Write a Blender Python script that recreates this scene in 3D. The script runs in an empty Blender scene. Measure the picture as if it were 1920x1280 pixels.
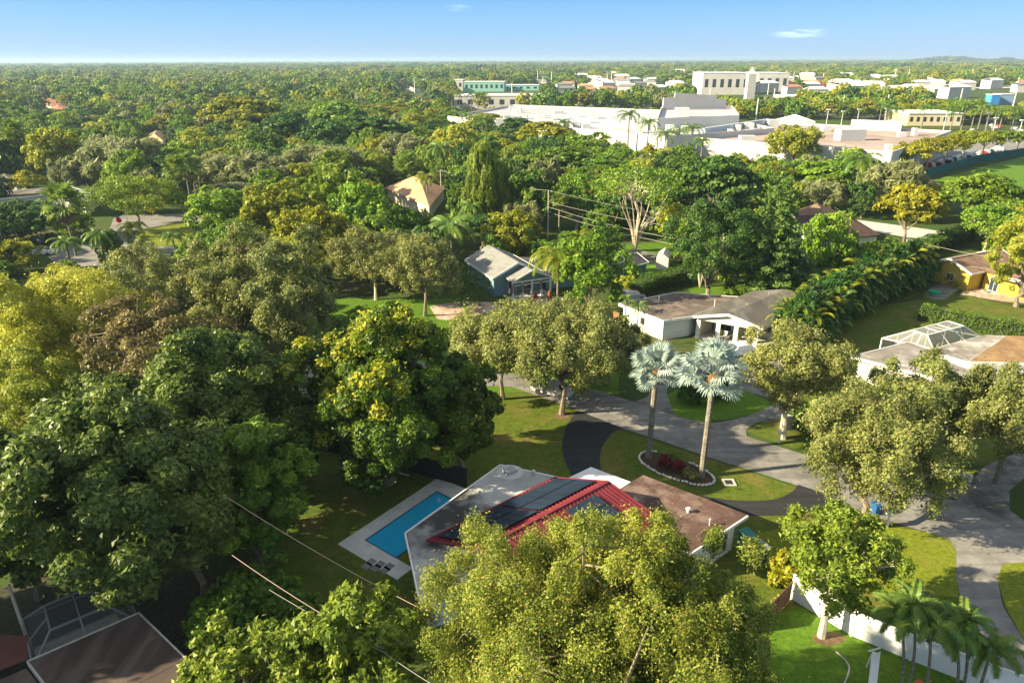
import bpy, math, random, time
import numpy as np
from mathutils import Vector, Matrix
T0 = time.time()
R = math.radians
scene = bpy.context.scene
col = scene.collection

# ---------------------------------------------------------------- camera, sky, sun
CAM_H, PITCH, ROLL, FPX = 33.0, R(22.4), R(0.21), 1280.0
cam_d = bpy.data.cameras.new('camera'); cam = bpy.data.objects.new('camera', cam_d); col.objects.link(cam)
cam_d.sensor_width = 36; cam_d.lens = 24; cam_d.clip_start = 0.5; cam_d.clip_end = 60000
cam.matrix_world = Matrix.Translation((0, 0, CAM_H)) @ Matrix.Rotation(R(90) - PITCH, 4, 'X') @ Matrix.Rotation(-ROLL, 4, 'Z')
scene.camera = cam
SUN_EL = R(26); SUN_DIR = Vector((0.985 * math.cos(SUN_EL), 0.174 * math.cos(SUN_EL), -math.sin(SUN_EL)))
world = bpy.data.worlds.new('World'); scene.world = world; world.use_nodes = True
wn = world.node_tree.nodes; wl = world.node_tree.links
wn.clear()
wo = wn.new('ShaderNodeOutputWorld'); bg = wn.new('ShaderNodeBackground'); sky = wn.new('ShaderNodeTexSky')
sky.sky_type = 'NISHITA'; sky.sun_disc = False; sky.sun_elevation = SUN_EL
sky.sun_rotation = math.atan2(-0.985, -0.174) % (2 * math.pi)
sky.altitude = 0; sky.air_density = 1.0; sky.dust_density = 0.2; sky.ozone_density = 3.0
bg.inputs['Strength'].default_value = 0.12
hs = wn.new('ShaderNodeHueSaturation'); hs.inputs['Saturation'].default_value = 1.15; hs.inputs['Value'].default_value = 1.0
wl.new(sky.outputs[0], hs.inputs['Color'])
# two small wisps of cloud
tc = wn.new('ShaderNodeTexCoord')
cn = wn.new('ShaderNodeTexNoise'); cn.inputs['Scale'].default_value = 60; cn.inputs['Detail'].default_value = 6
mp = wn.new('ShaderNodeMapping'); mp.inputs['Scale'].default_value = (0.5, 0.5, 3.0)
wl.new(tc.outputs['Generated'], mp.inputs[0]); wl.new(mp.outputs[0], cn.inputs['Vector'])
# elevation gradient: blue in view, overhead made pale and bright to fill shadows, blended with the physical sky
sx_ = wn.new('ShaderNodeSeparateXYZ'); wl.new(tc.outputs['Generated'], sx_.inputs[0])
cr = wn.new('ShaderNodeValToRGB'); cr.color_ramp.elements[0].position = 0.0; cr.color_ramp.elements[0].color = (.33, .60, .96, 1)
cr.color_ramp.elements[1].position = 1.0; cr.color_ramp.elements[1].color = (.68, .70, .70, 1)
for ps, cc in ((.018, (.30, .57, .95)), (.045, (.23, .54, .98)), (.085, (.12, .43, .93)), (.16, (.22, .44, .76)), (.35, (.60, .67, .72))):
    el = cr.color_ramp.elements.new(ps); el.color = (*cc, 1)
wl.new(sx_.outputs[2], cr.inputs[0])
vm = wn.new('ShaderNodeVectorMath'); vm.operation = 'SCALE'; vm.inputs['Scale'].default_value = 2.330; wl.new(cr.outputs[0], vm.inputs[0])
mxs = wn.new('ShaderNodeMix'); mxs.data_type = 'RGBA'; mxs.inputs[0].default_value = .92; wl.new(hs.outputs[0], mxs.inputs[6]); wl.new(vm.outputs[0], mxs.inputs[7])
prev = mxs.outputs[2]
def cloud(dirv, sx, sz, amount):
    global prev
    m = wn.new('ShaderNodeMapping'); m.inputs['Location'].default_value = [-c for c in dirv]
    v = wn.new('ShaderNodeVectorMath'); v.operation = 'SUBTRACT'; v.inputs[1].default_value = dirv
    wl.new(tc.outputs['Generated'], v.inputs[0])
    s = wn.new('ShaderNodeVectorMath'); s.operation = 'DIVIDE'; s.inputs[1].default_value = (sx, 10, sz)
    wl.new(v.outputs[0], s.inputs[0])
    l = wn.new('ShaderNodeVectorMath'); l.operation = 'LENGTH'; wl.new(s.outputs[0], l.inputs[0])
    mr = wn.new('ShaderNodeMapRange'); mr.inputs[1].default_value = 1.0; mr.inputs[2].default_value = 0.0; mr.inputs[3].default_value = 0; mr.inputs[4].default_value = 1
    wl.new(l.outputs['Value'], mr.inputs[0])
    nr = wn.new('ShaderNodeMapRange'); nr.inputs[1].default_value = 0.42; nr.inputs[2].default_value = 0.7; wl.new(cn.outputs[0], nr.inputs[0])
    mu = wn.new('ShaderNodeMath'); mu.operation = 'MULTIPLY'; wl.new(mr.outputs[0], mu.inputs[0]); wl.new(nr.outputs[0], mu.inputs[1])
    mu2 = wn.new('ShaderNodeMath'); mu2.operation = 'MULTIPLY'; mu2.inputs[1].default_value = amount; wl.new(mu.outputs[0], mu2.inputs[0])
    mx = wn.new('ShaderNodeMix'); mx.data_type = 'RGBA'; mx.inputs[7].default_value = (7.5, 8.2, 9.0, 1)
    wl.new(mu2.outputs[0], mx.inputs[0]); wl.new(prev, mx.inputs[6]); prev = mx.outputs[2]
def pix_dir(x, y):
    u = (x - 960) / FPX; v = -(y - 640) / FPX
    c, s = math.cos(ROLL), math.sin(ROLL); u, v = u * c + v * s, -u * s + v * c
    return Vector((u, math.cos(PITCH) + v * math.sin(PITCH), -math.sin(PITCH) + v * math.cos(PITCH)))
cloud(tuple(pix_dir(1497, 62).normalized()), 0.036, 0.0075, 0.42)
cloud(tuple(pix_dir(857, 15).normalized()), 0.022, 0.005, 0.2)
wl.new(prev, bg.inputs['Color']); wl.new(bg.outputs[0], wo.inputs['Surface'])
sun_d = bpy.data.lights.new('sun', 'SUN'); sun_d.energy = 4.6; sun_d.angle = R(0.55); sun_d.color = (1.0, 0.85, 0.55)
sun = bpy.data.objects.new('sun', sun_d); sun.rotation_euler = SUN_DIR.to_track_quat('-Z', 'Y').to_euler(); sun.location = (-60, -20, 60); col.objects.link(sun)
vs = scene.view_settings; vs.view_transform = 'Standard'; vs.look = 'None'; vs.exposure = 1.78; vs.gamma = 1.0
vs.use_curve_mapping = False
scene.cycles.max_bounces = 6; scene.cycles.diffuse_bounces = 3; scene.cycles.transparent_max_bounces = 8

# ---------------------------------------------------------------- pixel of the photo <-> point of the place
def at(x, y, z=0.0):
    d = pix_dir(x, y); t = (z - CAM_H) / d.z
    return Vector((d.x * t, d.y * t, z))
def project(p):
    q = cam.matrix_world.inverted() @ Vector(p)
    return (960 + FPX * q.x / -q.z, 640 - FPX * q.y / -q.z)
CAM_INV = cam.matrix_world.inverted()
def height_at(b, ytop):
    d = pix_dir(b.x / max(b.y, 1) * FPX * 0.9 + 960, ytop); k = b.y / d.y
    return CAM_H + d.z * k
def metres(b, w, z=4):
    return w / FPX * (b.y * math.cos(PITCH) + (CAM_H - z) * math.sin(PITCH))

# ---------------------------------------------------------------- materials
MATS = {}
def nodes_of(name):
    m = bpy.data.materials.new(name); m.use_nodes = True
    return m, m.node_tree.nodes, m.node_tree.links, m.node_tree.nodes['Principled BSDF']
def pm(name, c1, c2=None, scale=1.0, rough=0.7, bump=0.0, detail=4, metallic=0.0, spec=0.3, c3=None, scale3=0.15, stretch=None, world_co=True, contrast=(0.35, 0.65)):
    if name in MATS: return MATS[name]
    m, n, l, p = nodes_of(name)
    p.inputs['Roughness'].default_value = rough; p.inputs['Metallic'].default_value = metallic
    p.inputs['Specular IOR Level'].default_value = spec
    p.inputs['Base Color'].default_value = (*c1, 1)
    if c2 is not None:
        if world_co: g = n.new('ShaderNodeNewGeometry'); co = g.outputs['Position']
        else: g = n.new('ShaderNodeTexCoord'); co = g.outputs['Object']
        if stretch:
            mpp = n.new('ShaderNodeMapping'); mpp.inputs['Rotation'].default_value = (0, 0, stretch[0]); mpp.inputs['Scale'].default_value = stretch[1]
            l.new(co, mpp.inputs[0]); co = mpp.outputs[0]
        t = n.new('ShaderNodeTexNoise'); t.inputs['Scale'].default_value = scale; t.inputs['Detail'].default_value = detail; t.inputs['Roughness'].default_value = 0.6
        l.new(co, t.inputs['Vector'])
        mr = n.new('ShaderNodeMapRange'); mr.inputs[1].default_value = contrast[0]; mr.inputs[2].default_value = contrast[1]; l.new(t.outputs[0], mr.inputs[0])
        mx = n.new('ShaderNodeMix'); mx.data_type = 'RGBA'; mx.inputs[6].default_value = (*c1, 1); mx.inputs[7].default_value = (*c2, 1)
        l.new(mr.outputs[0], mx.inputs[0]); out = mx.outputs[2]
        if c3 is not None:
            t3 = n.new('ShaderNodeTexNoise'); t3.inputs['Scale'].default_value = scale3; t3.inputs['Detail'].default_value = 6; t3.inputs['Roughness'].default_value = 0.65
            l.new(co, t3.inputs['Vector'])
            m3 = n.new('ShaderNodeMapRange'); m3.inputs[1].default_value = 0.48; m3.inputs[2].default_value = 0.62; l.new(t3.outputs[0], m3.inputs[0])
            x3 = n.new('ShaderNodeMix'); x3.data_type = 'RGBA'; x3.inputs[7].default_value = (*c3, 1)
            l.new(m3.outputs[0], x3.inputs[0]); l.new(out, x3.inputs[6]); out = x3.outputs[2]
        l.new(out, p.inputs['Base Color'])
        if bump > 0:
            b = n.new('ShaderNodeBump'); b.inputs['Strength'].default_value = bump; b.inputs['Distance'].default_value = 0.05
            l.new(t.outputs[0], b.inputs['Height']); l.new(b.outputs[0], p.inputs['Normal'])
    MATS[name] = m; return m

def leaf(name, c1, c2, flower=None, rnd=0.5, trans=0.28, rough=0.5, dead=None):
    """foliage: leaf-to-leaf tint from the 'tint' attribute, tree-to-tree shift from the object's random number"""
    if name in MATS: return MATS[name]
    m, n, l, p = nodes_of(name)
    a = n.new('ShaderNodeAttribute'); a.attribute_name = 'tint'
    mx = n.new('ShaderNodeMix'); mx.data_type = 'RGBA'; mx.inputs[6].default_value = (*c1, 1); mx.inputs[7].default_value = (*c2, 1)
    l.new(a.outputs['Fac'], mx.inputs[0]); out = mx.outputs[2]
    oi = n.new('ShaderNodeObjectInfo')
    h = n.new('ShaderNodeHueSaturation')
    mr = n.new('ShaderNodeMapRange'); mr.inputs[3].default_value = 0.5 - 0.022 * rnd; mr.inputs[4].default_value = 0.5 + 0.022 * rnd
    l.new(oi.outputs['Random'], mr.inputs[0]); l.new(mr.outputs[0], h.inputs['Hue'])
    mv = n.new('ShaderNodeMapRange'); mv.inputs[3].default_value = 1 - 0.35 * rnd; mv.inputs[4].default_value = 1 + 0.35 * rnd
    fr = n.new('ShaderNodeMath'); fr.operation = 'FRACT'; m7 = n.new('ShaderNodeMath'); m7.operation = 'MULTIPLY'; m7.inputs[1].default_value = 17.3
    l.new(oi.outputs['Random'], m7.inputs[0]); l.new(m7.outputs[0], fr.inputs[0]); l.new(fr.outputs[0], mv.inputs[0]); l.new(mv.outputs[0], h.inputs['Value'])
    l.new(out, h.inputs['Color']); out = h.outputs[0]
    if flower:
        f = n.new('ShaderNodeAttribute'); f.attribute_name = 'flower'
        x = n.new('ShaderNodeMix'); x.data_type = 'RGBA'; x.inputs[7].default_value = (*flower, 1)
        l.new(f.outputs['Fac'], x.inputs[0]); l.new(out, x.inputs[6]); out = x.outputs[2]
    p.inputs['Roughness'].default_value = rough; p.inputs['Specular IOR Level'].default_value = 0.3
    l.new(out, p.inputs['Base Color'])
    tr = n.new('ShaderNodeBsdfTranslucent'); l.new(out, tr.inputs['Color'])
    ms = n.new('ShaderNodeMixShader'); ms.inputs[0].default_value = min(.5, trans + .08)
    l.new(p.outputs[0], ms.inputs[1]); l.new(tr.outputs[0], ms.inputs[2]); l.new(ms.outputs[0], n['Material Output'].inputs['Surface'])
    MATS[name] = m; return m

L_OAK = leaf('oak_leaves', (.105, .14, .035), (.38, .41, .12), flower=(.34, .25, .10), rnd=.35)
L_FORE = leaf('foreground_leaves', (.09, .14, .014), (.37, .41, .06), flower=(.50, .34, .10), rnd=.25, trans=.32)
L_MANGO = leaf('dark_glossy_leaves', (.034, .082, .014), (.24, .31, .055), rnd=.4, trans=.24, rough=.42)
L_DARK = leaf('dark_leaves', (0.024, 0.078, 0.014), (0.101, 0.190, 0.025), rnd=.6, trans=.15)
L_MID = leaf('green_leaves', (.06, .15, .014), (.25, .35, .03), rnd=.8)
L_BRIGHT = leaf('bright_leaves', (.09, .19, .014), (.29, .40, .035), rnd=.6, trans=.32)
L_YELLOW = leaf('yellow_green_leaves', (.22, .27, .016), (.50, .52, .07), rnd=.5, trans=.32)
L_GOLD = leaf('golden_leaves', (0.149, 0.176, 0.011), (0.381, 0.381, 0.022), rnd=.6, trans=.3)
L_GREY = leaf('grey_feathery_leaves', (.17, .20, .08), (.42, .45, .20), rnd=.3)
L_RAIN = leaf('golden_rain_leaves', (.016, .06, .008), (.17, .26, .018), flower=(.42, .42, .03), rnd=.2)
L_RUST = leaf('scruffy_leaves', (.10, .10, .03), (.34, .27, .10), rnd=.2)
L_PALM = leaf('palm_leaves', (.06, .14, .02), (.21, .31, .05), rnd=.7, trans=.3, rough=.42)
L_PALMY = leaf('yellow_palm_leaves', (.10, .16, .012), (.42, .42, .03), rnd=.5, trans=.32, rough=.42)
L_BIS = leaf('silver_palm_leaves', (.22, .30, .27), (.44, .53, .48), rnd=.3, trans=.12, rough=.5)
L_YOUNG = leaf('young_tree_leaves', (.09, .15, .012), (.32, .40, .05), rnd=.2, trans=.3)
L_PINE = leaf('pine_needles', (.04, .09, .02), (.17, .27, .05), rnd=.2, trans=.12)
L_PALMF = leaf('fan_palm_leaves', (.08, .15, .02), (.30, .38, .06), rnd=.5, trans=.3)
L_DEAD = leaf('dead_palm_leaves', (.17, .11, .05), (.33, .24, .12), rnd=.4, trans=.15)
L_HEDGE = leaf('hedge_leaves', (.04, .10, .012), (.15, .26, .02), rnd=.2)
L_RED = leaf('red_croton_leaves', (.14, .008, .01), (.30, .02, .02), rnd=.3)
BARK = pm('bark', (.14, .11, .08), (.26, .22, .16), 6, .9, .4, world_co=False)
BARKP = pm('pale_bark', (.42, .36, .27), (.62, .55, .42), 3, .85, .2, world_co=False)
BARKG = pm('palm_bark', (.12, .105, .09), (.27, .24, .20), 4, .9, .3, world_co=False)
SHAFT = pm('crownshaft_green', (.13, .22, .05), (.22, .30, .08), 3, .5, world_co=False)
BOOT = pm('palm_boots', (.13, .055, .02), (.22, .12, .05), 9, .9, .3, world_co=False)

# ---------------------------------------------------------------- meshes
TRIS = 0
class MB:
    def __init__(s): s.v = []; s.f = []
    def add(s, vs_, fs):
        o = len(s.v); s.v += [tuple(q) for q in vs_]; s.f += [tuple(i + o for i in f) for f in fs]; return s
    def box(s, c, size, rz=0.0):
        hx, hy, hz = (k / 2 for k in size); cs, sn = math.cos(rz), math.sin(rz); vs_ = []
        for z in (-hz, hz):
            for x, y in ((-hx, -hy), (hx, -hy), (hx, hy), (-hx, hy)):
                vs_.append((c[0] + x * cs - y * sn, c[1] + x * sn + y * cs, c[2] + z))
        return s.add(vs_, [(3, 2, 1, 0), (4, 5, 6, 7), (0, 1, 5, 4), (1, 2, 6, 5), (2, 3, 7, 6), (3, 0, 4, 7)])
    def prism(s, poly, z0, z1):
        n = len(poly); a = sum(poly[i][0] * poly[(i + 1) % n][1] - poly[(i + 1) % n][0] * poly[i][1] for i in range(n))
        if a < 0: poly = list(poly)[::-1]
        z0 = z0 if hasattr(z0, '__len__') else [z0] * n; z1 = z1 if hasattr(z1, '__len__') else [z1] * n
        vs_ = [(p[0], p[1], z0[i]) for i, p in enumerate(poly)] + [(p[0], p[1], z1[i]) for i, p in enumerate(poly)]
        return s.add(vs_, [tuple(range(n))[::-1], tuple(range(n, 2 * n))] + [(i, (i + 1) % n, n + (i + 1) % n, n + i) for i in range(n)])
    def slab(s, quad, t):      # sloping slab: 3D corner points, thickness t downwards
        n = len(quad); q = [Vector(k) for k in quad]
        nn = (q[1] - q[0]).cross(q[2] - q[0])
        if nn.z < 0: q = q[::-1]
        vs_ = [k - Vector((0, 0, t)) for k in q] + q
        return s.add(vs_, [tuple(range(n))[::-1], tuple(range(n, 2 * n))] + [(i, (i + 1) % n, n + (i + 1) % n, n + i) for i in range(n)])
    def beam(s, p, q, w, h=None):
        h = h or w; p = Vector(p); q = Vector(q); d = (q - p)
        if d.length < 1e-6: return s
        d.normalize(); up = Vector((0, 0, 1)) if abs(d.z) < .95 else Vector((0, 1, 0))
        a = d.cross(up).normalized() * w / 2; b = d.cross(a).normalized() * h / 2
        vs_ = [p - a - b, p + a - b, p + a + b, p - a + b, q - a - b, q + a - b, q + a + b, q - a + b]
        return s.add(vs_, [(0, 1, 2, 3), (7, 6, 5, 4), (0, 4, 5, 1), (1, 5, 6, 2), (2, 6, 7, 3), (3, 7, 4, 0)])
    def tube(s, pts, rad, n=6):
        pts = [Vector(p) for p in pts]; rings = []; o = len(s.v)
        for i, p in enumerate(pts):
            d = (pts[min(i + 1, len(pts) - 1)] - pts[max(i - 1, 0)])
            if d.length < 1e-6: d = Vector((0, 0, 1))
            d.normalize(); ref = Vector((1, 0, 0)) if abs(d.x) < .8 else Vector((0, 1, 0))
            a = d.cross(ref).normalized(); b = d.cross(a)
            for k in range(n):
                t = 2 * math.pi * k / n; q = p + (a * math.cos(t) + b * math.sin(t)) * rad[i]; s.v.append(tuple(q))
        for i in range(len(pts) - 1):
            for k in range(n):
                k2 = (k + 1) % n; s.f.append((o + i * n + k, o + i * n + k2, o + (i + 1) * n + k2, o + (i + 1) * n + k))
        s.f.append(tuple(o + k for k in range(n))[::-1]); s.f.append(tuple(o + (len(pts) - 1) * n + k for k in range(n)))
        return s
    def cyl(s, c, r, z0, z1, n=12, r2=None):
        return s.tube([(c[0], c[1], z0), (c[0], c[1], z1)], [r, r if r2 is None else r2], n)
    def mesh(s, name, mat, off=(0, 0, 0)):
        me = bpy.data.meshes.new(name)
        me.from_pydata([(a - off[0], b - off[1], c - off[2]) for a, b, c in s.v], [], s.f); me.update()
        if mat: me.materials.append(mat)
        return me
def wloc(o):
    v = Vector((0, 0, 0))
    while o is not None: v += o.location; o = o.parent
    return v
def tagp(o, label=None, cat=None, group=None, kind=None):
    if label: o['label'] = label
    if cat: o['category'] = cat
    if group: o['group'] = group
    if kind: o['kind'] = kind
    return o
def thing(name, label, cat, loc=(0, 0, 0), rz=0.0, group=None, kind=None):
    o = bpy.data.objects.new(name, None); o.empty_display_size = 0.3; o.location = loc; o.rotation_euler = (0, 0, rz); col.objects.link(o)
    return tagp(o, label, cat, group, kind)
def obj(name, me, parent=None, loc=(0, 0, 0), rot=(0, 0, 0), scale=(1, 1, 1)):
    o = bpy.data.objects.new(name, me); o.location = loc; o.rotation_euler = rot; o.scale = scale
    if parent is not None: o.parent = parent
    col.objects.link(o); return o
def part(name, mb, mat, parent, label=None):     # mb in world coordinates, parent unrotated
    off = wloc(parent); o = obj(name, mb.mesh(name, mat, off), parent)
    if label: o['label'] = label
    return o
def struct(name, mb, mat):
    return tagp(obj(name, mb.mesh(name, mat)), kind='structure')
def copy_thing(o, loc, rz=None, scale=None, label=None, group=None, parent=None):
    c = o.copy(); col.objects.link(c)
    if parent is not None: c.parent = parent
    else:
        c.location = loc
        if rz is not None: c.rotation_euler = (0, 0, rz)
        if scale is not None: c.scale = scale
        if label: c['label'] = label
        if group: c['group'] = group
    for ch in o.children: copy_thing(ch, None, parent=c)
    return c
def quads_mesh(name, P, mat, attrs=None, extra=None):
    """P: (n,4,3) quads; attrs: dict name -> (n,) floats; extra: MB joined in with tint 0"""
    n = len(P); co = P.reshape(-1, 3).astype(np.float32); K = P.shape[1]
    global TRIS
    TRIS += n * (K - 2); me = bpy.data.meshes.new(name)
    me.vertices.add(n * K); me.vertices.foreach_set('co', co.ravel())
    me.loops.add(n * K); me.loops.foreach_set('vertex_index', np.arange(n * K, dtype=np.int32))
    me.polygons.add(n); me.polygons.foreach_set('loop_start', np.arange(0, n * K, K, dtype=np.int32))
    me.update(calc_edges=True)
    for k, v in (attrs or {}).items():
        a = me.attributes.new(k, 'FLOAT', 'POINT'); a.data.foreach_set('value', np.repeat(v.astype(np.float32), K))
    me.materials.append(mat); return me

# ---------------------------------------------------------------- foliage generator
def unit(a): return a / np.maximum(np.linalg.norm(a, axis=-1, keepdims=True), 1e-9)
def crown_points(rng, Rr, H, cb, style):
    """returns lobe centres (n,3), radii (n,), vertical squash"""
    zc = H * (cb + 1) / 2; rz = H * (1 - cb) / 2; Ls = []
    if style in ('round', 'airy', 'lumpy', 'feather', 'shoots'):
        n = {'round': 15, 'airy': 64, 'shoots': 130, 'lumpy': 20, 'feather': 16}[style]; g = math.pi * (3 - 5 ** .5)
        ph = rng.uniform(0, 6)
        for i in range(n):
            z = 1 - (1.62 if cb > .15 else 1.92) * (i + .5) / n; r = math.sqrt(max(0, 1 - z * z)); t = g * i + ph
            k = rng.uniform(.50, .78) if style not in ('airy', 'shoots') else rng.uniform(.35, 1.0)
            lr = {'round': .42, 'airy': .17, 'shoots': .115, 'lumpy': .35, 'feather': .33}[style] * rng.uniform(.75, 1.2)
            Ls.append((r * math.cos(t) * k * Rr, r * math.sin(t) * k * Rr, zc + z * rz * (k if style != 'feather' else k * .9), lr * Rr))
        if style in ('round', 'lumpy'): Ls.append((0, 0, zc, .5 * Rr))
    elif style == 'umbrella':
        n = 26; g = math.pi * (3 - 5 ** .5)
        for i in range(n):
            r = math.sqrt((i + .5) / n) * .86; t = g * i; z = H * (cb + (1 - cb) * (.78 - .55 * r ** 2.2)) + rng.uniform(-.04, .04) * H
            Ls.append((r * math.cos(t) * Rr, r * math.sin(t) * Rr, z, rng.uniform(.2, .3) * Rr))
    elif style == 'conifer':
        for k in range(19):
            f = (k + .5) / 19; z = H * (.06 + .92 * f); rr = Rr * (1 - f) ** .85 * .9
            for j in range(max(2, int(9 * (1 - f)) + 1)):
                t = k * 1.3 + j * 6.283 / max(2, int(9 * (1 - f)) + 1); q = rng.uniform(.8, 1.15)
                Ls.append((math.cos(t) * rr * q, math.sin(t) * rr * q, z, Rr * (.17 * (1 - f) + .10)))
    return np.array(Ls)
def crown_mesh(name, seed, Rr, H, cb, style, nleaf, ls, mat, flower=0.0, subn=9, tb=0.0, trunk_lean=0.0):
    rng = np.random.default_rng(seed)
    L = crown_points(rng, Rr, H, cb, style); C = L[:, :3]; r = L[:, 3]
    if style != 'conifer': C[:, 0] += rng.normal(0, .05 * Rr, len(C)); C[:, 1] += rng.normal(0, .05 * Rr, len(C))
    if style in ('airy', 'lumpy', 'round', 'shoots'):
        keep = rng.random(len(C)) > (.14 if style in ('airy', 'shoots') else .06); C = C[keep]; r = r[keep]; L = L[keep]
    n = len(C); sq = {'shoots': 1.1, 'round': .85, 'airy': .8, 'lumpy': .8, 'feather': 1.15, 'umbrella': .45, 'conifer': .2}[style]
    sub_r = {'shoots': .55, 'round': .34, 'airy': .5, 'lumpy': .30, 'feather': .32, 'umbrella': .5, 'conifer': .6}[style]
    if style == 'conifer': subn = 3
    D = unit(rng.normal(size=(n, subn, 3)) + np.array([0, 0, .35]) + .5 * unit(C - np.array([0, 0, H * (cb + .3 * (1 - cb))]))[:, None, :])
    S = C[:, None, :] + D * r[:, None, None] * rng.uniform(.65, 1.05, (n, subn, 1)) * np.array([1, 1, sq])
    SR = (r[:, None] * sub_r * rng.uniform(.7, 1.35, (n, subn))).ravel(); S = S.reshape(-1, 3)
    ST = (rng.normal(0, .13, n)[:, None] + rng.normal(0, .12, (n, subn))).ravel()
    S[:, 2] = np.maximum(S[:, 2], .3)
    w = SR ** (1.0 if style == 'conifer' else 2); idx = rng.choice(len(S), nleaf, p=w / w.sum())
    cen = np.array([0, 0, H * (cb + 1) / 2])
    out = unit(S - cen); d = unit(rng.normal(size=(nleaf, 3)) * 1.0 + .55 * out[idx] + np.array([0, 0, .25]))
    st = np.array([1, 1, {'feather': 1.7, 'umbrella': .55, 'conifer': .45, 'airy': 1.25, 'shoots': 1.9}.get(style, .9)])
    rad = SR[idx][:, None] * (.45 + .65 * np.sqrt(rng.random((nleaf, 1))))
    P = S[idx] + d * rad * st
    # stray leaves soften the outline
    stray = rng.random(nleaf) < (.28 if style in ('airy', 'shoots') else .08); P[stray] += rng.normal(0, .09 * Rr * .6, (stray.sum(), 3))
    P[:, 2] = np.maximum(P[:, 2], .15)
    nr = unit(d + rng.normal(size=(nleaf, 3)) * .55 + np.array([0, 0, .25]))
    if style in ('feather', 'shoots'): ax = unit(rng.normal(size=(nleaf, 3)) * .5 + np.array([0, 0, 1.0]) + .5 * d)
    elif style == 'conifer': ax = unit(rng.normal(size=(nleaf, 3)) * .4 + out[idx] * [1, 1, .2])
    else: ax = unit(rng.normal(size=(nleaf, 3)))
    u = unit(np.cross(nr, ax)); v = np.cross(nr, u)
    s = ls * rng.uniform(.6, 1.4, (nleaf, 1)); a = .30 if style in ('feather',) else .42
    wv = u * s * a if style != 'x' else u
    lv = v * s * (1.5 if style == 'feather' else .62)
    fold = nr * s * .12
    Q = np.stack([P - lv, P + wv + fold, P + lv, P - wv + fold], 1)
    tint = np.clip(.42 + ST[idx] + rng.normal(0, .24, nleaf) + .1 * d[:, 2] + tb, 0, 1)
    at_ = {'tint': tint}
    if style in ('airy', 'shoots') and flower == 0: at_['flower'] = (rng.random(nleaf) < .05).astype(float) * .8
    if flower > 0:
        top = np.clip((S[:, 2] / H - .42) * 2.2 - S[:, 0] / Rr * .45, 0, 1)
        fs = rng.random(len(S)) < flower * top
        at_['flower'] = (fs[idx] * (rng.random(nleaf) < .62) * (d[:, 2] > -.2)).astype(float)
    if (style in ('airy', 'feather', 'shoots', 'conifer') and nleaf > 5000) or (style in ('lumpy', 'round') and nleaf >= 26000): Q = np.stack([P - lv * 1.1 - wv * .7, P + wv * 1.3 + fold, P + lv * 1.3], 1)
    me = quads_mesh(name, Q, mat, at_)
    return me, C, r, S
def trunk_mesh(name, seed, Rr, H, cb, C, S, tr, mat, nb=12, ns=30, fork=0.35, seg=7):
    rng = random.Random(seed); m = MB(); zf = H * max(cb, .12) * (1 + fork * .4)
    sway = [(rng.uniform(-1, 1) * .03 * H, rng.uniform(-1, 1) * .03 * H) for _ in range(3)]
    m.tube([(0, 0, -.1), (sway[0][0] * .4, sway[0][1] * .4, zf * .35), (sway[0][0], sway[0][1], zf * .75), (sway[1][0], sway[1][1], zf)],
           [tr * 1.35, tr * 1.0, tr * .9, tr * .82], seg)
    base = Vector((sway[1][0], sway[1][1], zf * .97)); idx = list(range(len(C))); rng.shuffle(idx); ends = []
    for i in idx[:nb]:
        e = Vector(C[i]); mid = base.lerp(e, .5) + Vector((0, 0, .08 * H if e.z < H * .8 else 0)) + Vector([rng.uniform(-1, 1) * .05 * Rr for _ in range(3)])
        q1 = base.lerp(mid, .5) + Vector([rng.uniform(-1, 1) * .03 * Rr for _ in range(3)])
        m.tube([base, q1, mid, e], [tr * .55, tr * .42, tr * .3, tr * .13], 5); ends.append((mid, e))
    if ns and ends:
        for k in range(ns):
            mid, e = rng.choice(ends); p = mid.lerp(e, rng.uniform(.2, 1)); t = min((Vector(S[j]) for j in rng.sample(range(len(S)), min(12, len(S)))), key=lambda q: (q - p).length)
            t = p + (t - p) * 1.08
            m.tube([p, p.lerp(t, .5) + Vector([rng.uniform(-1, 1) * .03 * Rr for _ in range(3)]), t], [tr * .16, tr * .1, tr * .04], 3)
    return m.mesh(name, mat)
TREE_NAME = {}
def make_tree(nm, label, cat, b, Rr, H, cb, style, nleaf, ls, mat, bark=None, seed=1, flower=0.0, tr=None, nb=12, ns=30, rz=0.0, tb=0.0, group=None, subn=9, hidden_trunk=False):
    me, C, r, S = crown_mesh('crown', seed, Rr, H, cb, style, nleaf, ls, mat, flower, subn, tb)
    tr = tr or max(.12, H * .022)
    tm = trunk_mesh('trunk', seed, Rr, H, cb, C, S, tr, bark or BARK, nb, ns)
    t = thing(nm, label, cat, b, rz, group)
    obj('crown', me, t); obj('trunk', tm, t)
    return t
SHARED = {}
PLACED = []     # (x, y, r) of every hand-placed tree
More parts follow.
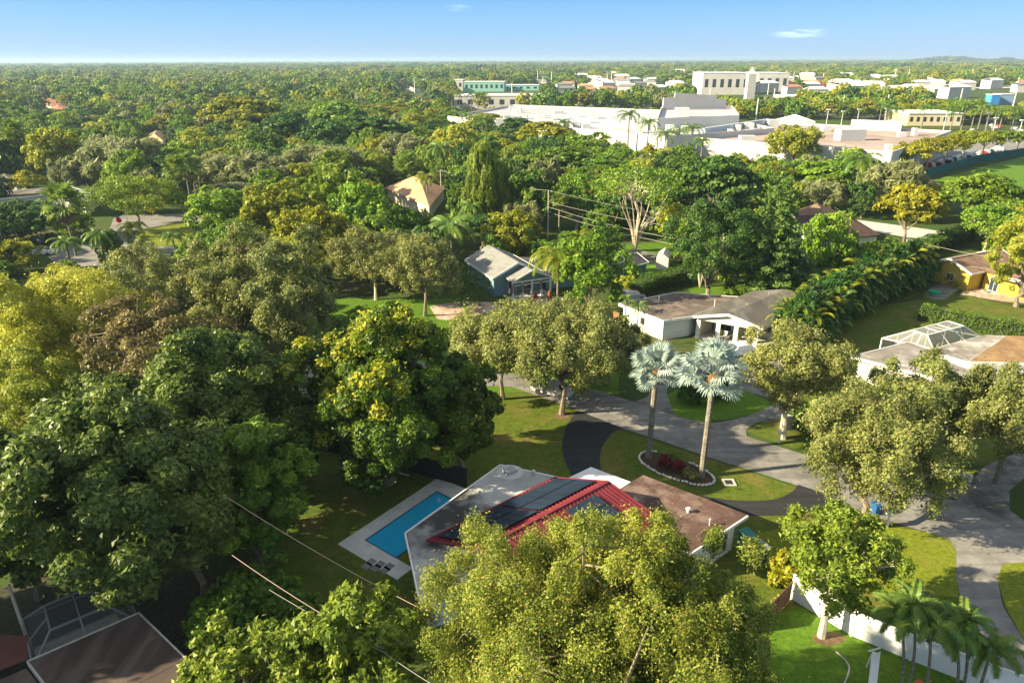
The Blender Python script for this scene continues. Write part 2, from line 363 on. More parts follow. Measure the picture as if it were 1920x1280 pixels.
def T(style, mat, bx, by, ytop, w, label, nm='broadleaf_tree', cat='tree', nleaf=9000, ls=.22, cb=.25, **k):
    b = at(bx, by); H = max(1.5, height_at(b, ytop)); Rr = metres(b, w, H * .6) / 2
    PLACED.append((b.x, b.y, Rr * .8))
    if b.y > 92 and nleaf < 12500 and not k.get('bark') and not k.get('flower'):
        key = (style, mat.name, round(cb, 1), int(bx + by) % 2)
        if key not in SHARED:
            me, C, r, S = crown_mesh('crown', 40 + len(SHARED), 4.6, 9.0, cb, style, 6200, .40, mat, 0, 10)
            SHARED[key] = (me, trunk_mesh('trunk', len(SHARED), 4.6, 9.0, max(cb, .15), C, S, .22, BARK, 8, 0, seg=6))
        t = thing(nm, label, cat, b, bx % 6.28, k.get('group')); t.scale = (Rr / 4.6, Rr / 4.6, H / 9.0)
        obj('crown', SHARED[key][0], t); obj('trunk', SHARED[key][1], t); return t
    if style in ('airy', 'shoots'): nleaf = int(nleaf * 1.9)
    if style in ('lumpy', 'round') and nleaf >= 13000: nleaf = int(nleaf * 2); ls *= .82
    return make_tree(nm, label, cat, b, Rr, H, cb, style, int(nleaf * 1.0), ls, mat, seed=int(bx * 7 + by), **k)

# ---------------------------------------------------------------- palms
def frond_quads(rng, Ln, arch, nl, lw, ll, droop, vshape=.5):
    """feather frond along +X from the origin, arching; returns quads"""
    Q = []
    def pt(s):
        a = arch[0] + (arch[1] - arch[0]) * s
        return None
    # integrate the rachis
    pts = [np.zeros(3)]; n = 14
    for i in range(n):
        a = arch[0] + (arch[1] - arch[0]) * ((i + .5) / n) ** 1.2
        pts.append(pts[-1] + np.array([math.cos(a), 0, math.sin(a)]) * Ln / n)
    pts = np.array(pts)
    def P(s):
        f = s * n; i = min(int(f), n - 1); return pts[i] + (pts[i + 1] - pts[i]) * (f - i)
    rw = .035 * Ln / 3
    for i in range(n - 1):
        w0 = rw * (1 - i / n); Q.append([pts[i] + [0, -w0, 0], pts[i] + [0, w0, 0], pts[i + 1] + [0, w0 * .9, 0], pts[i + 1] + [0, -w0 * .9, 0]])
    for k in range(nl):
        s = .14 + .85 * k / (nl - 1); p = P(s); prof = math.sin(math.pi * min(1, .18 + .78 * s)) ** .6
        tan = P(min(1, s + .02)) - P(max(0, s - .02)); tan /= np.linalg.norm(tan); upv = np.cross(tan, [0, 1, 0]); upv = upv * (1 if upv[2] > 0 else -1)
        for sd in (-1, 1):
            d = np.array([0, sd, 0]) * 1.0 + tan * (.45 + .5 * s) + upv * vshape * rng.uniform(.4, 1.2); d /= np.linalg.norm(d)
            l = ll * prof * rng.uniform(.85, 1.1); m = p + d * l * .5; e = p + d * l * .95 + np.array([0, 0, -droop * l * rng.uniform(.6, 1.2)])
            t = tan * lw / 2
            Q.append([p - t, p + t, m + t, m - t]); Q.append([m - t, m + t, e + t * .15, e - t * .15])
    return np.array(Q)
def fan_quads(rng, pet, rad, nseg, lw, droop, spread=2.35, cup=.35):
    """fan leaf: petiole along +X then radiating pleated segments"""
    Q = []; a0 = .0
    Q.append([np.array([0, -.03, 0]), np.array([0, .03, 0]), np.array([pet, .02, 0]), np.array([pet, -.02, 0])])
    o = np.array([pet, 0, 0])
    for k in range(nseg):
        t = -spread + 2 * spread * k / (nseg - 1); l = rad * (.80 + .2 * math.cos(t * .6)) * rng.uniform(.93, 1.05)
        d = np.array([math.cos(t), math.sin(t), 0]); up = np.array([0, 0, 1]); pr = np.array([-math.sin(t), math.cos(t), 0])
        z1 = cup * l * .5 * abs(math.sin(t)) * .5; ww = 2 * spread * rad * .6 / nseg * .62
        m = o + d * l * .62 + up * (z1 + (.05 if k % 2 else -.03) * rad); e = o + d * l + up * (z1 - droop * l * rng.uniform(.5, 1.3))
        Q.append([o - pr * .01, o + pr * .01, m + pr * ww, m - pr * ww]); Q.append([m - pr * ww, m + pr * ww, e + pr * ww * .12, e - pr * ww * .12])
    return np.array(Q)
FR = {}
def frond_mesh(key):
    if key in FR: return FR[key]
    kind, i = key; rng = np.random.default_rng(100 + i * 7 + len(kind)); mat = L_PALM
    if kind == 'royal': Q = frond_quads(rng, 3.4, (R(48), R(-62)), 16, .16, .75, .45)
    elif kind == 'coconut': Q = frond_quads(rng, 3.8, (R(42), R(-70)), 20, .15, .85, .55, .15)
    elif kind == 'yellow': Q = frond_quads(rng, 3.4, (R(60), R(-70)), 18, .15, .75, .5, .15); mat = L_PALMY
    elif kind == 'areca': Q = frond_quads(rng, 2.6, (R(68), R(-50)), 17, .13, .65, .35, .5); mat = L_PALMY if i % 3 else L_PALM
    elif kind == 'xmas': Q = frond_quads(rng, 2.2, (R(52), R(-62)), 30, .07, .55, .5, .6)
    elif kind == 'fan': Q = fan_quads(rng, 1.1, .95, 15, .1, .25); mat = L_PALMF
    elif kind == 'silver': Q = fan_quads(rng, 1.7, 1.35, 28, .1, .28, 2.1, .9); mat = L_BIS
    elif kind == 'dead': Q = fan_quads(rng, .8, .8, 11, .1, .5, 1.6); mat = L_DEAD
    elif kind == 'banana': Q = frond_quads(rng, 2.2, (R(80), R(20)), 9, .3, .4, .3, .2); mat = L_BRIGHT
    n = len(Q); tint = np.clip(.45 + rng.normal(0, .12, n) + (.15 if i % 2 else -.1), 0, 1)
    if kind in ('yellow', 'areca'): tint = np.clip(tint + rng.uniform(-.2, .25), 0, 1)
    me = quads_mesh('frond', Q, mat, {'tint': tint}); FR[key] = me; return me
def palm(kind, b, H, cr, label, rz=0.0, nf=None, lean=(0, 0), group=None, seed=0, nm=None, cat='palm tree', cshaft=True):
    """b base point, H height of the crown's centre, cr crown radius"""
    rng = random.Random(seed + int(b[0] * 31 + b[1] * 17)); PLACED.append((b[0], b[1], cr * .7))
    t = thing(nm or {'royal': 'royal_palm', 'coconut': 'coconut_palm', 'yellow': 'coconut_palm', 'xmas': 'christmas_palm', 'fan': 'fan_palm', 'silver': 'silver_palm'}[kind], label, cat, b, 0, group)
    base_len = {'royal': 3.4 * .82, 'coconut': 3.8 * .8, 'yellow': 3.4 * .8, 'xmas': 2.2 * .8, 'fan': 1.75, 'silver': 3.0}[kind]; sc = cr / base_len
    lx, ly = lean; m = MB(); tr = {'royal': .26, 'coconut': .17, 'yellow': .17, 'xmas': .075, 'fan': .18, 'silver': .24}[kind]
    if kind != 'xmas' and cr < 1.6: tr *= .7
    n = 12; pts = []; rad = []
    for i in range(n + 1):
        f = i / n; pts.append((lx * f * f, ly * f * f, -.1 + f * (H + .1)))
        bul = 1.0
        if kind == 'royal': bul = 1.15 - .35 * f + .15 * math.sin(f * 5)
        elif kind == 'coconut': bul = 1.5 if i == 0 else 1.1 - .25 * f
        else: bul = 1.45 if i == 0 else 1.08 - .15 * f
        rad.append(tr * bul * (1.04 if i % 2 else .98))
    m.tube(pts, rad, 8); obj('trunk', m.mesh('trunk', BARKG), t)
    if kind in ('royal', 'xmas') and cshaft:
        s = MB().tube([(lx, ly, H - .02), (lx, ly, H + .5 * sc), (lx, ly, H + 1.1 * sc)], [rad[-1] * 1.25, rad[-1] * 1.1, rad[-1] * .5], 7); obj('crownshaft', s.mesh('crownshaft', SHAFT), t); top = H + .9 * sc
    else:
        top = H
        if kind in ('silver', 'fan'):
            s = MB().tube([(lx, ly, H - (1.5 if kind == 'silver' else .9)), (lx, ly, H - .45), (lx, ly, H + .1)], [rad[-1] * 1.05, rad[-1] * (2.5 if kind == 'silver' else 1.5), rad[-1] * 1.4], 9); obj('leaf_bases', s.mesh('leaf_bases', BOOT), t)
    nf = nf or {'royal': 13, 'coconut': 17, 'yellow': 16, 'xmas': 11, 'fan': 26, 'silver': 22}[kind]
    for i in range(nf):
        f = i / nf; az = i * 2.399 + rz
        if kind in ('fan', 'silver'):
            pitch = R(80 - (108 if kind == 'silver' else 122) * f ** .9) + rng.uniform(-.1, .1)
            o = obj('frond', frond_mesh((kind, i % 3)), t, (lx, ly, top), (rng.uniform(-.45, .45), -pitch, az), (sc * rng.uniform(.9, 1.08),) * 3)
        else:
            pitch = R(22 - 55 * f) + rng.uniform(-.12, .12)
            o = obj('frond', frond_mesh((kind, i % 3)), t, (lx, ly, top), (rng.uniform(-.25, .25), -pitch, az), (sc * rng.uniform(.88, 1.08),) * 3)
    if kind == 'fan' and cr > 1.4:
        for i in range(9):
            obj('dead_frond', frond_mesh(('dead', i % 2)), t, (lx, ly, top - .25), (0, R(72), i * .7), (sc,) * 3)
    return t
def P(kind, bx, by, ytop, w, label, **k):
    b = at(bx, by); H = height_at(b, ytop); cr = metres(b, w, H) / 2
    return palm(kind, b, max(1.0, H - cr * (.55 if kind in ('royal', 'coconut', 'yellow', 'xmas') else .75)), cr, label, **k)

# ---------------------------------------------------------------- ground, lawns, roads
def ground_mat():
    m, n, l, p = nodes_of('ground_cover'); p.inputs['Roughness'].default_value = .95; p.inputs['Specular IOR Level'].default_value = .1
    g = n.new('ShaderNodeNewGeometry')
    def noise(sc, det=5, ro=.6):
        t = n.new('ShaderNodeTexNoise'); t.inputs['Scale'].default_value = sc; t.inputs['Detail'].default_value = det; t.inputs['Roughness'].default_value = ro
        l.new(g.outputs['Position'], t.inputs['Vector']); return t.outputs[0]
    def mix(f, a, b, lo, hi):
        r = n.new('ShaderNodeMapRange'); r.inputs[1].default_value = lo; r.inputs[2].default_value = hi; l.new(f, r.inputs[0])
        x = n.new('ShaderNodeMix'); x.data_type = 'RGBA'; l.new(r.outputs[0], x.inputs[0])
        for i, c in ((6, a), (7, b)):
            if isinstance(c, tuple): x.inputs[i].default_value = (*c, 1)
            else: l.new(c, x.inputs[i])
        return x.outputs[2]
    a = mix(noise(.9), (.035, .06, .015), (.075, .095, .025), .35, .65)
    b = mix(noise(.11), a, (.10, .085, .05), .5, .68)
    c = mix(noise(.02, 3), b, (.05, .09, .02), .45, .6)
    l.new(c, p.inputs['Base Color']); return m
GROUND = ground_mat()
G = 14000
struct('ground', MB().add([(-G, -60, 0), (G, -60, 0), (G, G, 0), (-G, G, 0)], [(0, 1, 2, 3)]), GROUND)
def lawn_mat(name, a, b, dry, dryamt=.6, sc=2.2):
    m, n, l, p = nodes_of(name); p.inputs['Roughness'].default_value = .85; p.inputs['Specular IOR Level'].default_value = .15
    g = n.new('ShaderNodeNewGeometry')
    def noise(s, det=6, ro=.65):
        t = n.new('ShaderNodeTexNoise'); t.inputs['Scale'].default_value = s; t.inputs['Detail'].default_value = det; t.inputs['Roughness'].default_value = ro
        l.new(g.outputs['Position'], t.inputs['Vector']); return t.outputs[0]
    def rng_(f, lo, hi):
        r = n.new('ShaderNodeMapRange'); r.inputs[1].default_value = lo; r.inputs[2].default_value = hi; l.new(f, r.inputs[0]); return r.outputs[0]
    x = n.new('ShaderNodeMix'); x.data_type = 'RGBA'; x.inputs[6].default_value = (*a, 1); x.inputs[7].default_value = (*b, 1); l.new(rng_(noise(sc), .32, .68), x.inputs[0])
    y = n.new('ShaderNodeMix'); y.data_type = 'RGBA'; y.inputs[7].default_value = (*dry, 1); l.new(rng_(noise(.28), .5, .5 + .3 / max(dryamt, .1)), y.inputs[0]); l.new(x.outputs[2], y.inputs[6])
    z = n.new('ShaderNodeHueSaturation'); l.new(y.outputs[2], z.inputs['Color'])
    fr = n.new('ShaderNodeMapRange'); fr.inputs[1].default_value = .3; fr.inputs[2].default_value = .7; fr.inputs[3].default_value = .62; fr.inputs[4].default_value = 1.35; nf = noise(14, 3); nf2 = noise(3.4, 4, .7); av = n.new('ShaderNodeMath'); av.operation = 'ADD'; l.new(nf, av.inputs[0]); l.new(nf2, av.inputs[1]); fr.inputs[1].default_value = .7; fr.inputs[2].default_value = 1.3; fr.inputs[3].default_value = .55; fr.inputs[4].default_value = 1.45; l.new(av.outputs[0], fr.inputs[0]); l.new(fr.outputs[0], z.inputs['Value'])
    l.new(z.outputs[0], p.inputs['Base Color'])
    bm = n.new('ShaderNodeBump'); bm.inputs['Strength'].default_value = .8; bm.inputs['Distance'].default_value = .08; l.new(nf, bm.inputs['Height']); l.new(bm.outputs[0], p.inputs['Normal'])
    return m
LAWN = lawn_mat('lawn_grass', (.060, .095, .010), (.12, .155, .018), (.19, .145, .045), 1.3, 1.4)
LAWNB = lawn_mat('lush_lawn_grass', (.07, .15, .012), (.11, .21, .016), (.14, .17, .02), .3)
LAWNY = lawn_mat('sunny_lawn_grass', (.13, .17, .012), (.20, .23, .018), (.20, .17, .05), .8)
LAWND = lawn_mat('patchy_lawn_grass', (.055, .10, .012), (.12, .14, .02), (.18, .13, .05), 1.2, .7)
ASPH = pm('worn_asphalt', (.19, .182, .178), (.25, .24, .232), 1.3, .9, .15, c3=(.155, .15, .146), scale3=.25)
ASPHD = pm('fresh_black_asphalt', (.022, .023, .026), (.032, .033, .037), 2.5, .75, .1)
ASPHG = pm('grey_driveway', (.17, .165, .157), (.23, .22, .21), 1.5, .9, .15, c3=(.09, .085, .08), scale3=.3)
def wear(m, crack_scale, amt, rot):
    n = m.node_tree.nodes; l = m.node_tree.links; p = n['Principled BSDF']; src = p.inputs['Base Color'].links[0].from_socket
    g = n.new('ShaderNodeNewGeometry'); wv = n.new('ShaderNodeTexNoise'); wv.inputs['Scale'].default_value = 1.2; l.new(g.outputs['Position'], wv.inputs[0])
    va = n.new('ShaderNodeVectorMath'); va.operation = 'MULTIPLY_ADD'; va.inputs[1].default_value = (1.2, 1.2, 0); l.new(wv.outputs['Color'], va.inputs[0]); l.new(g.outputs['Position'], va.inputs[2])
    vo = n.new('ShaderNodeTexVoronoi'); vo.feature = 'DISTANCE_TO_EDGE'; vo.inputs['Scale'].default_value = crack_scale; l.new(va.outputs[0], vo.inputs['Vector'])
    r1 = n.new('ShaderNodeMapRange'); r1.inputs[1].default_value = 0; r1.inputs[2].default_value = .012; r1.inputs[3].default_value = 1 - amt; r1.inputs[4].default_value = 1; l.new(vo.outputs['Distance'], r1.inputs[0])
    mp_ = n.new('ShaderNodeMapping'); mp_.inputs['Rotation'].default_value = (0, 0, rot); mp_.inputs['Scale'].default_value = (.06, 1.3, 1); l.new(g.outputs['Position'], mp_.inputs[0])
    st = n.new('ShaderNodeTexNoise'); st.inputs['Scale'].default_value = 1.0; st.inputs['Detail'].default_value = 4; l.new(mp_.outputs[0], st.inputs[0])
    r2 = n.new('ShaderNodeMapRange'); r2.inputs[1].default_value = .35; r2.inputs[2].default_value = .65; r2.inputs[3].default_value = .80; r2.inputs[4].default_value = 1.15; l.new(st.outputs[0], r2.inputs[0])
    mu = n.new('ShaderNodeMath'); mu.operation = 'MULTIPLY'; l.new(r1.outputs[0], mu.inputs[0]); l.new(r2.outputs[0], mu.inputs[1])
    hv = n.new('ShaderNodeHueSaturation'); l.new(src, hv.inputs['Color']); l.new(mu.outputs[0], hv.inputs['Value']); l.new(hv.outputs[0], p.inputs['Base Color'])
wear(ASPH, .22, .16, .62); wear(ASPHG, .4, .15, .9); wear(ASPHD, .1, .0, .3)
CONC = pm('concrete', (.42, .40, .37), (.54, .52, .48), 2, .85, .1)
WHITEC = pm('pale_pool_deck', (.54, .54, .53), (.64, .64, .63), 1.2, .7, .05)
MULCH = pm('mulch', (.045, .028, .018), (.09, .06, .035), 7, .95, .5)
DIRT = pm('bare_soil', (.10, .065, .04), (.18, .12, .07), 3, .95, .4)
def crom(pts, k=7, closed=False):
    out = []; n = len(pts)
    for i in range(n if closed else n - 1):
        p0, p1, p2, p3 = (pts[(i + j - 1) % n] if closed else pts[min(max(i + j - 1, 0), n - 1)] for j in range(4))
        for t in range(k):
            u = t / k
            out.append(tuple(.5 * ((2 * b) + (-a + c) * u + (2 * a - 5 * b + 4 * c - d) * u * u + (-a + 3 * b - 3 * c + d) * u ** 3) for a, b, c, d in zip(p0, p1, p2, p3)))
    if not closed: out.append(tuple(pts[-1]))
    return out
def tri_poly(poly, z):
    from mathutils.geometry import tessellate_polygon
    v = [Vector((p[0], p[1], z)) for p in poly]; f = []
    for t in tessellate_polygon([v]):
        a, b, c = (v[i] for i in t)
        f.append(t if (b - a).cross(c - a).z > 0 else t[::-1])
    return v, f
def sheet(name, pix, z, mat, smooth=False, ragged=0.0):
    w = [at(*p)[:2] for p in pix]
    if smooth: w = crom(w, 7, True)
    if ragged:
        rg = random.Random(len(pix)); w = [(x + rg.uniform(-1, 1) * ragged, y + rg.uniform(-1, 1) * ragged) for x, y in w]
    v, f = tri_poly(w, z); m = MB(); m.add(v, f); return struct(name, m, mat)
Z1, Z2, Z3, Z4, Z5 = .004, .008, .012, .016, .020
# lawns
sheet('lawn', [(560, 850), (700, 800), (850, 745), (960, 735), (1090, 745), (1120, 790), (1300, 850), (1500, 915), (1560, 960), (1700, 990), (1790, 1020), (1800, 1090), (1830, 1180), (1900, 1290), (1700, 1330), (1300, 1280), (1000, 1200), (760, 1240), (560, 1240), (500, 1100), (520, 960)], Z1, LAWN, ragged=.08)
sheet('back_lawn', [(545, 880), (600, 850), (700, 870), (810, 895), (640, 1010), (760, 1065), (780, 1110), (770, 1260), (600, 1280), (540, 1190), (520, 1020)], Z2, LAWND, ragged=.15)
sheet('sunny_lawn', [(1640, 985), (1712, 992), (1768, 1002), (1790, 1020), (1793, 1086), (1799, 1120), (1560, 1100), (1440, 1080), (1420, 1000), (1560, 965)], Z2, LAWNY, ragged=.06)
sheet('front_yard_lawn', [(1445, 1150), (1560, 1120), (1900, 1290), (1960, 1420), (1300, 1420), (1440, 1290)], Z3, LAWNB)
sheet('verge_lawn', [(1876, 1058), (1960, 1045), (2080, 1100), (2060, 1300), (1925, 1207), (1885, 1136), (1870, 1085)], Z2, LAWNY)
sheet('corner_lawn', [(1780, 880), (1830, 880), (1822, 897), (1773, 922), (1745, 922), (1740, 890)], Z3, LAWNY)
sheet('right_lawn', [(1500, 600), (1590, 580), (1740, 560), (1990, 640), (2000, 860), (1850, 870), (1760, 880), (1640, 850), (1560, 780), (1450, 760), (1430, 700)], Z1, LAWN)
sheet('pool_side_lawn', [(1735, 545), (1800, 550), (2000, 600), (2000, 650), (1730, 590)], Z2, LAWND)
sheet('cul_lawn', [(1250, 740), (1290, 720), (1380, 725), (1450, 755), (1440, 770), (1370, 785), (1300, 790), (1262, 775)], Z2, LAWNB)
sheet('oak_verge', [(1400, 808), (1440, 785), (1520, 770), (1620, 800), (1640, 850), (1600, 868), (1500, 845)], Z2, LAWN)
sheet('neighbour_lawn', [(560, 640), (700, 590), (850, 600), (1000, 570), (1110, 575), (1160, 640), (1160, 740), (960, 735), (850, 745), (560, 700)], Z1, LAWNB)
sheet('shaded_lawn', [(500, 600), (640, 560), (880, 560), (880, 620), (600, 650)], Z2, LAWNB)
sheet('gap_lawn', [(1185, 505), (1250, 480), (1275, 500), (1215, 530)], Z2, LAWNB)
sheet('yard_lawn', [(1150, 460), (1290, 450), (1290, 478), (1170, 478)], Z2, LAWNB)
sheet('far_lawn', [(255, 438), (345, 415), (370, 420), (355, 462), (260, 462)], Z1, LAWNY)
sheet('playing_field', [(1750, 338), (1925, 292), (2200, 300), (2200, 380), (1930, 370), (1830, 350)], Z1, LAWNB)
sheet('garden_ground', [(1290, 540), (1480, 530), (1460, 555), (1300, 560)], Z2, LAWNB)
# roads
sheet('road', [(560, 690), (700, 665), (850, 690), (960, 700), (1060, 715), (1126, 734), (1201, 757), (1274, 781), (1397, 817), (1496, 848), (1773, 933), (1800, 940), (1920, 985), (2100, 1040), (2100, 1100), (1920, 1053), (1880, 1056), (1870, 1083), (1880, 1136), (1925, 1207), (1990, 1290), (1925, 1300), (1873, 1243), (1800, 1120), (1793, 1086), (1792, 1030), (1780, 1010), (1713, 990), (1640, 968), (1483, 906), (1326, 856), (1238, 825), (1170, 804), (1082, 768), (960, 725), (850, 720), (700, 700), (560, 740)], Z3, ASPH, ragged=.03)
sheet('side_road', [(1773, 923), (1827, 896), (1847, 873), (1930, 840), (1960, 860), (1893, 920), (1893, 956), (1920, 975), (1990, 1010), (1920, 986), (1800, 941)], Z4, ASPHG)
da = [(1082, 769), (1062, 800), (1054, 840), (1066, 880), (1086, 915)]; db = [(1134, 915), (1126, 875), (1128, 840), (1148, 812), (1170, 804)]
sheet('black_driveway', crom(da) + crom(db), Z4, ASPHD)
dc = [(1312, 928), (1380, 938), (1450, 936), (1484, 922), (1496, 908)]; dd = [(1556, 928), (1540, 950), (1490, 964), (1400, 967), (1340, 965)]
sheet('black_driveway', crom(dc) + crom(dd), Z4, ASPHD)
sheet('driveway', crom([(1190, 752), (1215, 742), (1225, 715), (1240, 690)]) + crom([(1290, 700), (1255, 722), (1252, 745), (1268, 778), (1300, 792)]), Z4, ASPHG)
sheet('driveway', crom([(1290, 786), (1340, 792), (1400, 780), (1440, 764), (1470, 750)]) + crom([(1490, 768), (1450, 788), (1420, 792), (1400, 805), (1400, 818)]), Z4, ASPHG)
sheet('parking_apron', [(1300, 660), (1400, 668), (1480, 680), (1440, 745), (1290, 705), (1240, 690)], Z3, ASPHG)
BRICKP = pm('pink_brick_paving', (.34, .22, .17), (.50, .36, .29), 1.6, .85, .1, c3=(.56, .46, .38), scale3=.5)
sheet('brick_driveway', crom([(805, 575), (860, 566), (940, 566), (1030, 556), (1070, 558)]) + crom([(1080, 565), (1020, 572), (940, 582), (890, 592), (845, 600), (820, 598)]), Z4, BRICKP)
sheet('street', [(80, 470), (140, 455), (190, 470), (190, 500), (120, 500), (100, 492)], Z2, ASPH)
sheet('street', [(215, 405), (345, 400), (420, 405), (420, 412), (330, 418), (235, 435), (240, 460), (330, 462), (335, 474), (240, 475), (205, 430)], Z3, ASPH)
sheet('street', [(250, 478), (310, 462), (330, 472), (280, 490)], Z2, ASPHG)
sheet('pale_path', [(1480, 395), (1740, 430), (1800, 440), (1790, 452), (1700, 445), (1560, 420), (1480, 410)], Z3, CONC)
sheet('service_path', [(1150, 470), (1200, 468), (1240, 480), (1235, 500), (1200, 480)], Z3, ASPHG)
sheet('parking_lot', [(1750, 322), (1830, 300), (1990, 280), (2000, 240), (1800, 250), (1690, 300)], Z2, ASPH)
sheet('avenue', [(760, 215), (1200, 195), (2100, 205), (2100, 225), (1750, 225), (1450, 215), (1100, 212), (700, 232)], Z2, ASPH)
sheet('avenue', [(1500, 165), (2100, 158), (2100, 163), (1500, 170)], Z2, CONC)

# planting bed with stone edging, crotons
bed = crom([at(*p)[:2] for p in [(1203, 851), (1232, 848), (1275, 862), (1318, 880), (1338, 897), (1335, 908), (1310, 911), (1285, 905), (1245, 893), (1212, 875), (1199, 862)]], 8, True)
v, f = tri_poly(bed, Z3); struct('planting_bed', MB().add(v, f), MULCH)
STONE = pm('white_stone', (.62, .60, .55), (.78, .76, .72), 8, .8, .3, world_co=False)
def stone_ring(name, label, poly, size, gapf=None):
    t = thing(name, label, 'stone edging', (poly[0][0], poly[0][1], 0)); rg = random.Random(4); acc = 0
    shapes = []
    for k in range(5):
        m = MB(); m.tube([(-size * .5, 0, 0), (-size * .42, 0, .07), (size * .40, 0, .075), (size * .5, 0, .01)], [.02, size * .34, size * .36, .03], 6); shapes.append(m.mesh('edging_stone', STONE))
    n = len(poly)
    for i in range(n):
        a = Vector(poly[i]); b = Vector(poly[(i + 1) % n]); L = (b - a).length; s = size - acc if False else 0
        while acc < L:
            p = a.lerp(b, acc / L)
            if not (gapf and gapf(p)):
                o = obj('edging_stone', shapes[rg.randrange(5)], t, (p.x - poly[0][0] + rg.uniform(-.02, .02), p.y - poly[0][1] + rg.uniform(-.02, .02), .05), (0, rg.uniform(-.15, .15), math.atan2(b.y - a.y, b.x - a.x) + rg.uniform(-.3, .3)), (rg.uniform(.75, 1.0), rg.uniform(.7, 1.2), rg.uniform(.7, 1.3)))
            acc += size * 1.12
        acc -= L
    return t
stone_ring('stone_edging', 'ring of white stones edging the oval planting bed under the two silver palms', bed, .3, lambda p: project((p.x, p.y, 0))[1] < 868 and project((p.x, p.y, 0))[0] > 1232)
def bush(label, b, r, h, mat, nm='shrub', n=900, ls=.13, style='round', group=None, cat='shrub', seed=None):
    PLACED.append((b[0], b[1], r))
    return make_tree(nm, label, cat, b, r, h, .02, style, n, ls, mat, seed=seed or int(b[0] * 13 + b[1] * 7) % 9999, nb=6, ns=0, tr=.05, group=group)
bush('dark red croton bush nearer the left silver palm in the oval bed', at(1245, 876), .55, 1.2, L_RED, 'croton_bush', 260, .2)
bush('dark red croton bush, right-hand one of the pair in the oval bed', at(1268, 884), .6, 1.3, L_RED, 'croton_bush', 300, .2)
bush('low green plant behind the red crotons in the oval bed', at(1262, 866), .7, .6, L_MID, 'bedding_plant', 300, .15)
bush('low leafy bedding plant between crotons and right silver palm', at(1293, 893), .8, .5, L_OAK, 'bedding_plant', 400, .12)
# palms of the bed
palm('silver', at(1216, 857), height_at(at(1216, 857), 697), 2.6, 'left silver palm with its grey trunk rising from the stone-edged bed', lean=(.1, .2), seed=3)
palm('silver', at(1315, 893), height_at(at(1315, 893), 708), 3.1, 'right silver palm, the larger crown, with trunk at the bed tip', lean=(.15, .4), seed=8, rz=1.2)
# drain cover
b = at(1367, 905); t = thing('drain_cover', 'square white-framed drain in the lawn beside the silver palm bed', 'drain', (b.x, b.y, 0), 0)
WHITE = pm('white_paint', (.80, .80, .78), (.72, .72, .70), 1.2, .6, 0, world_co=False)
WALLW = pm('white_wall', (.68, .67, .64), (.60, .59, .565), .7, .8, .05)
DARKM = pm('dark_metal', (.03, .032, .035), None, rough=.5)
BLACK = pm('black_slats', (.012, .013, .016), (.02, .021, .025), 3, .6)
GLASS = pm('window_glass', (.03, .045, .06), None, rough=.08, spec=.6)
TEAL = pm('teal_plastic', (.02, .20, .19), None, rough=.45)
for dx, dy, sx, sy in ((0, .42, 1.0, .16), (0, -.42, 1.0, .16), (.42, 0, .16, .68), (-.42, 0, .16, .68)):
    obj('frame_bar', MB().box((dx, dy, .05), (sx, sy, .1), 0).mesh('frame_bar', CONC), t)
obj('grate', MB().box((0, 0, .03), (.66, .66, .04), 0).mesh('grate', DARKM), t)

# ---------------------------------------------------------------- building helpers
def V2(p): return Vector((p[0], p[1]))
def rect3(A, B, C, z=0):
    """world rectangle from edge A-B and a point C on the side adjacent to B (2D)"""
    A, B, C = V2(A), V2(B), V2(C); e = (B - A).normalized(); nrm = Vector((-e.y, e.x)); d = (C - B).dot(nrm)
    return [A, B, B + nrm * d, A + nrm * d]
def inset(poly, d):
    n = len(poly); c = sum((V2(p) for p in poly), Vector((0, 0))) / n; out = []
    a = sum(poly[i][0] * poly[(i + 1) % n][1] - poly[(i + 1) % n][0] * poly[i][1] for i in range(n)); sg = 1 if a > 0 else -1
    for i in range(n):
        p0, p1, p2 = V2(poly[i - 1]), V2(poly[i]), V2(poly[(i + 1) % n]); e1 = (p1 - p0).normalized(); e2 = (p2 - p1).normalized()
        n1 = Vector((-e1.y, e1.x)) * sg; n2 = Vector((-e2.y, e2.x)) * sg; bis = n1 + n2; k = d / max(.3, (1 + n1.dot(n2)))
        out.append(p1 + bis * k)
    return out
def house(name, label, poly, group=None, cat='house'):
    c = sum((V2(p) for p in poly), Vector((0, 0))) / len(poly)
    for i in range(len(poly)):   # keep trees out
        a, b2 = V2(poly[i]), V2(poly[(i + 1) % len(poly)])
        for k in range(6):
            for w in (.4, .8, 1.0): q = c.lerp(a.lerp(b2, k / 6), w); PLACED.append((q.x, q.y, 2.5))
    return thing(name, label, cat, (c.x, c.y, 0), 0, group)
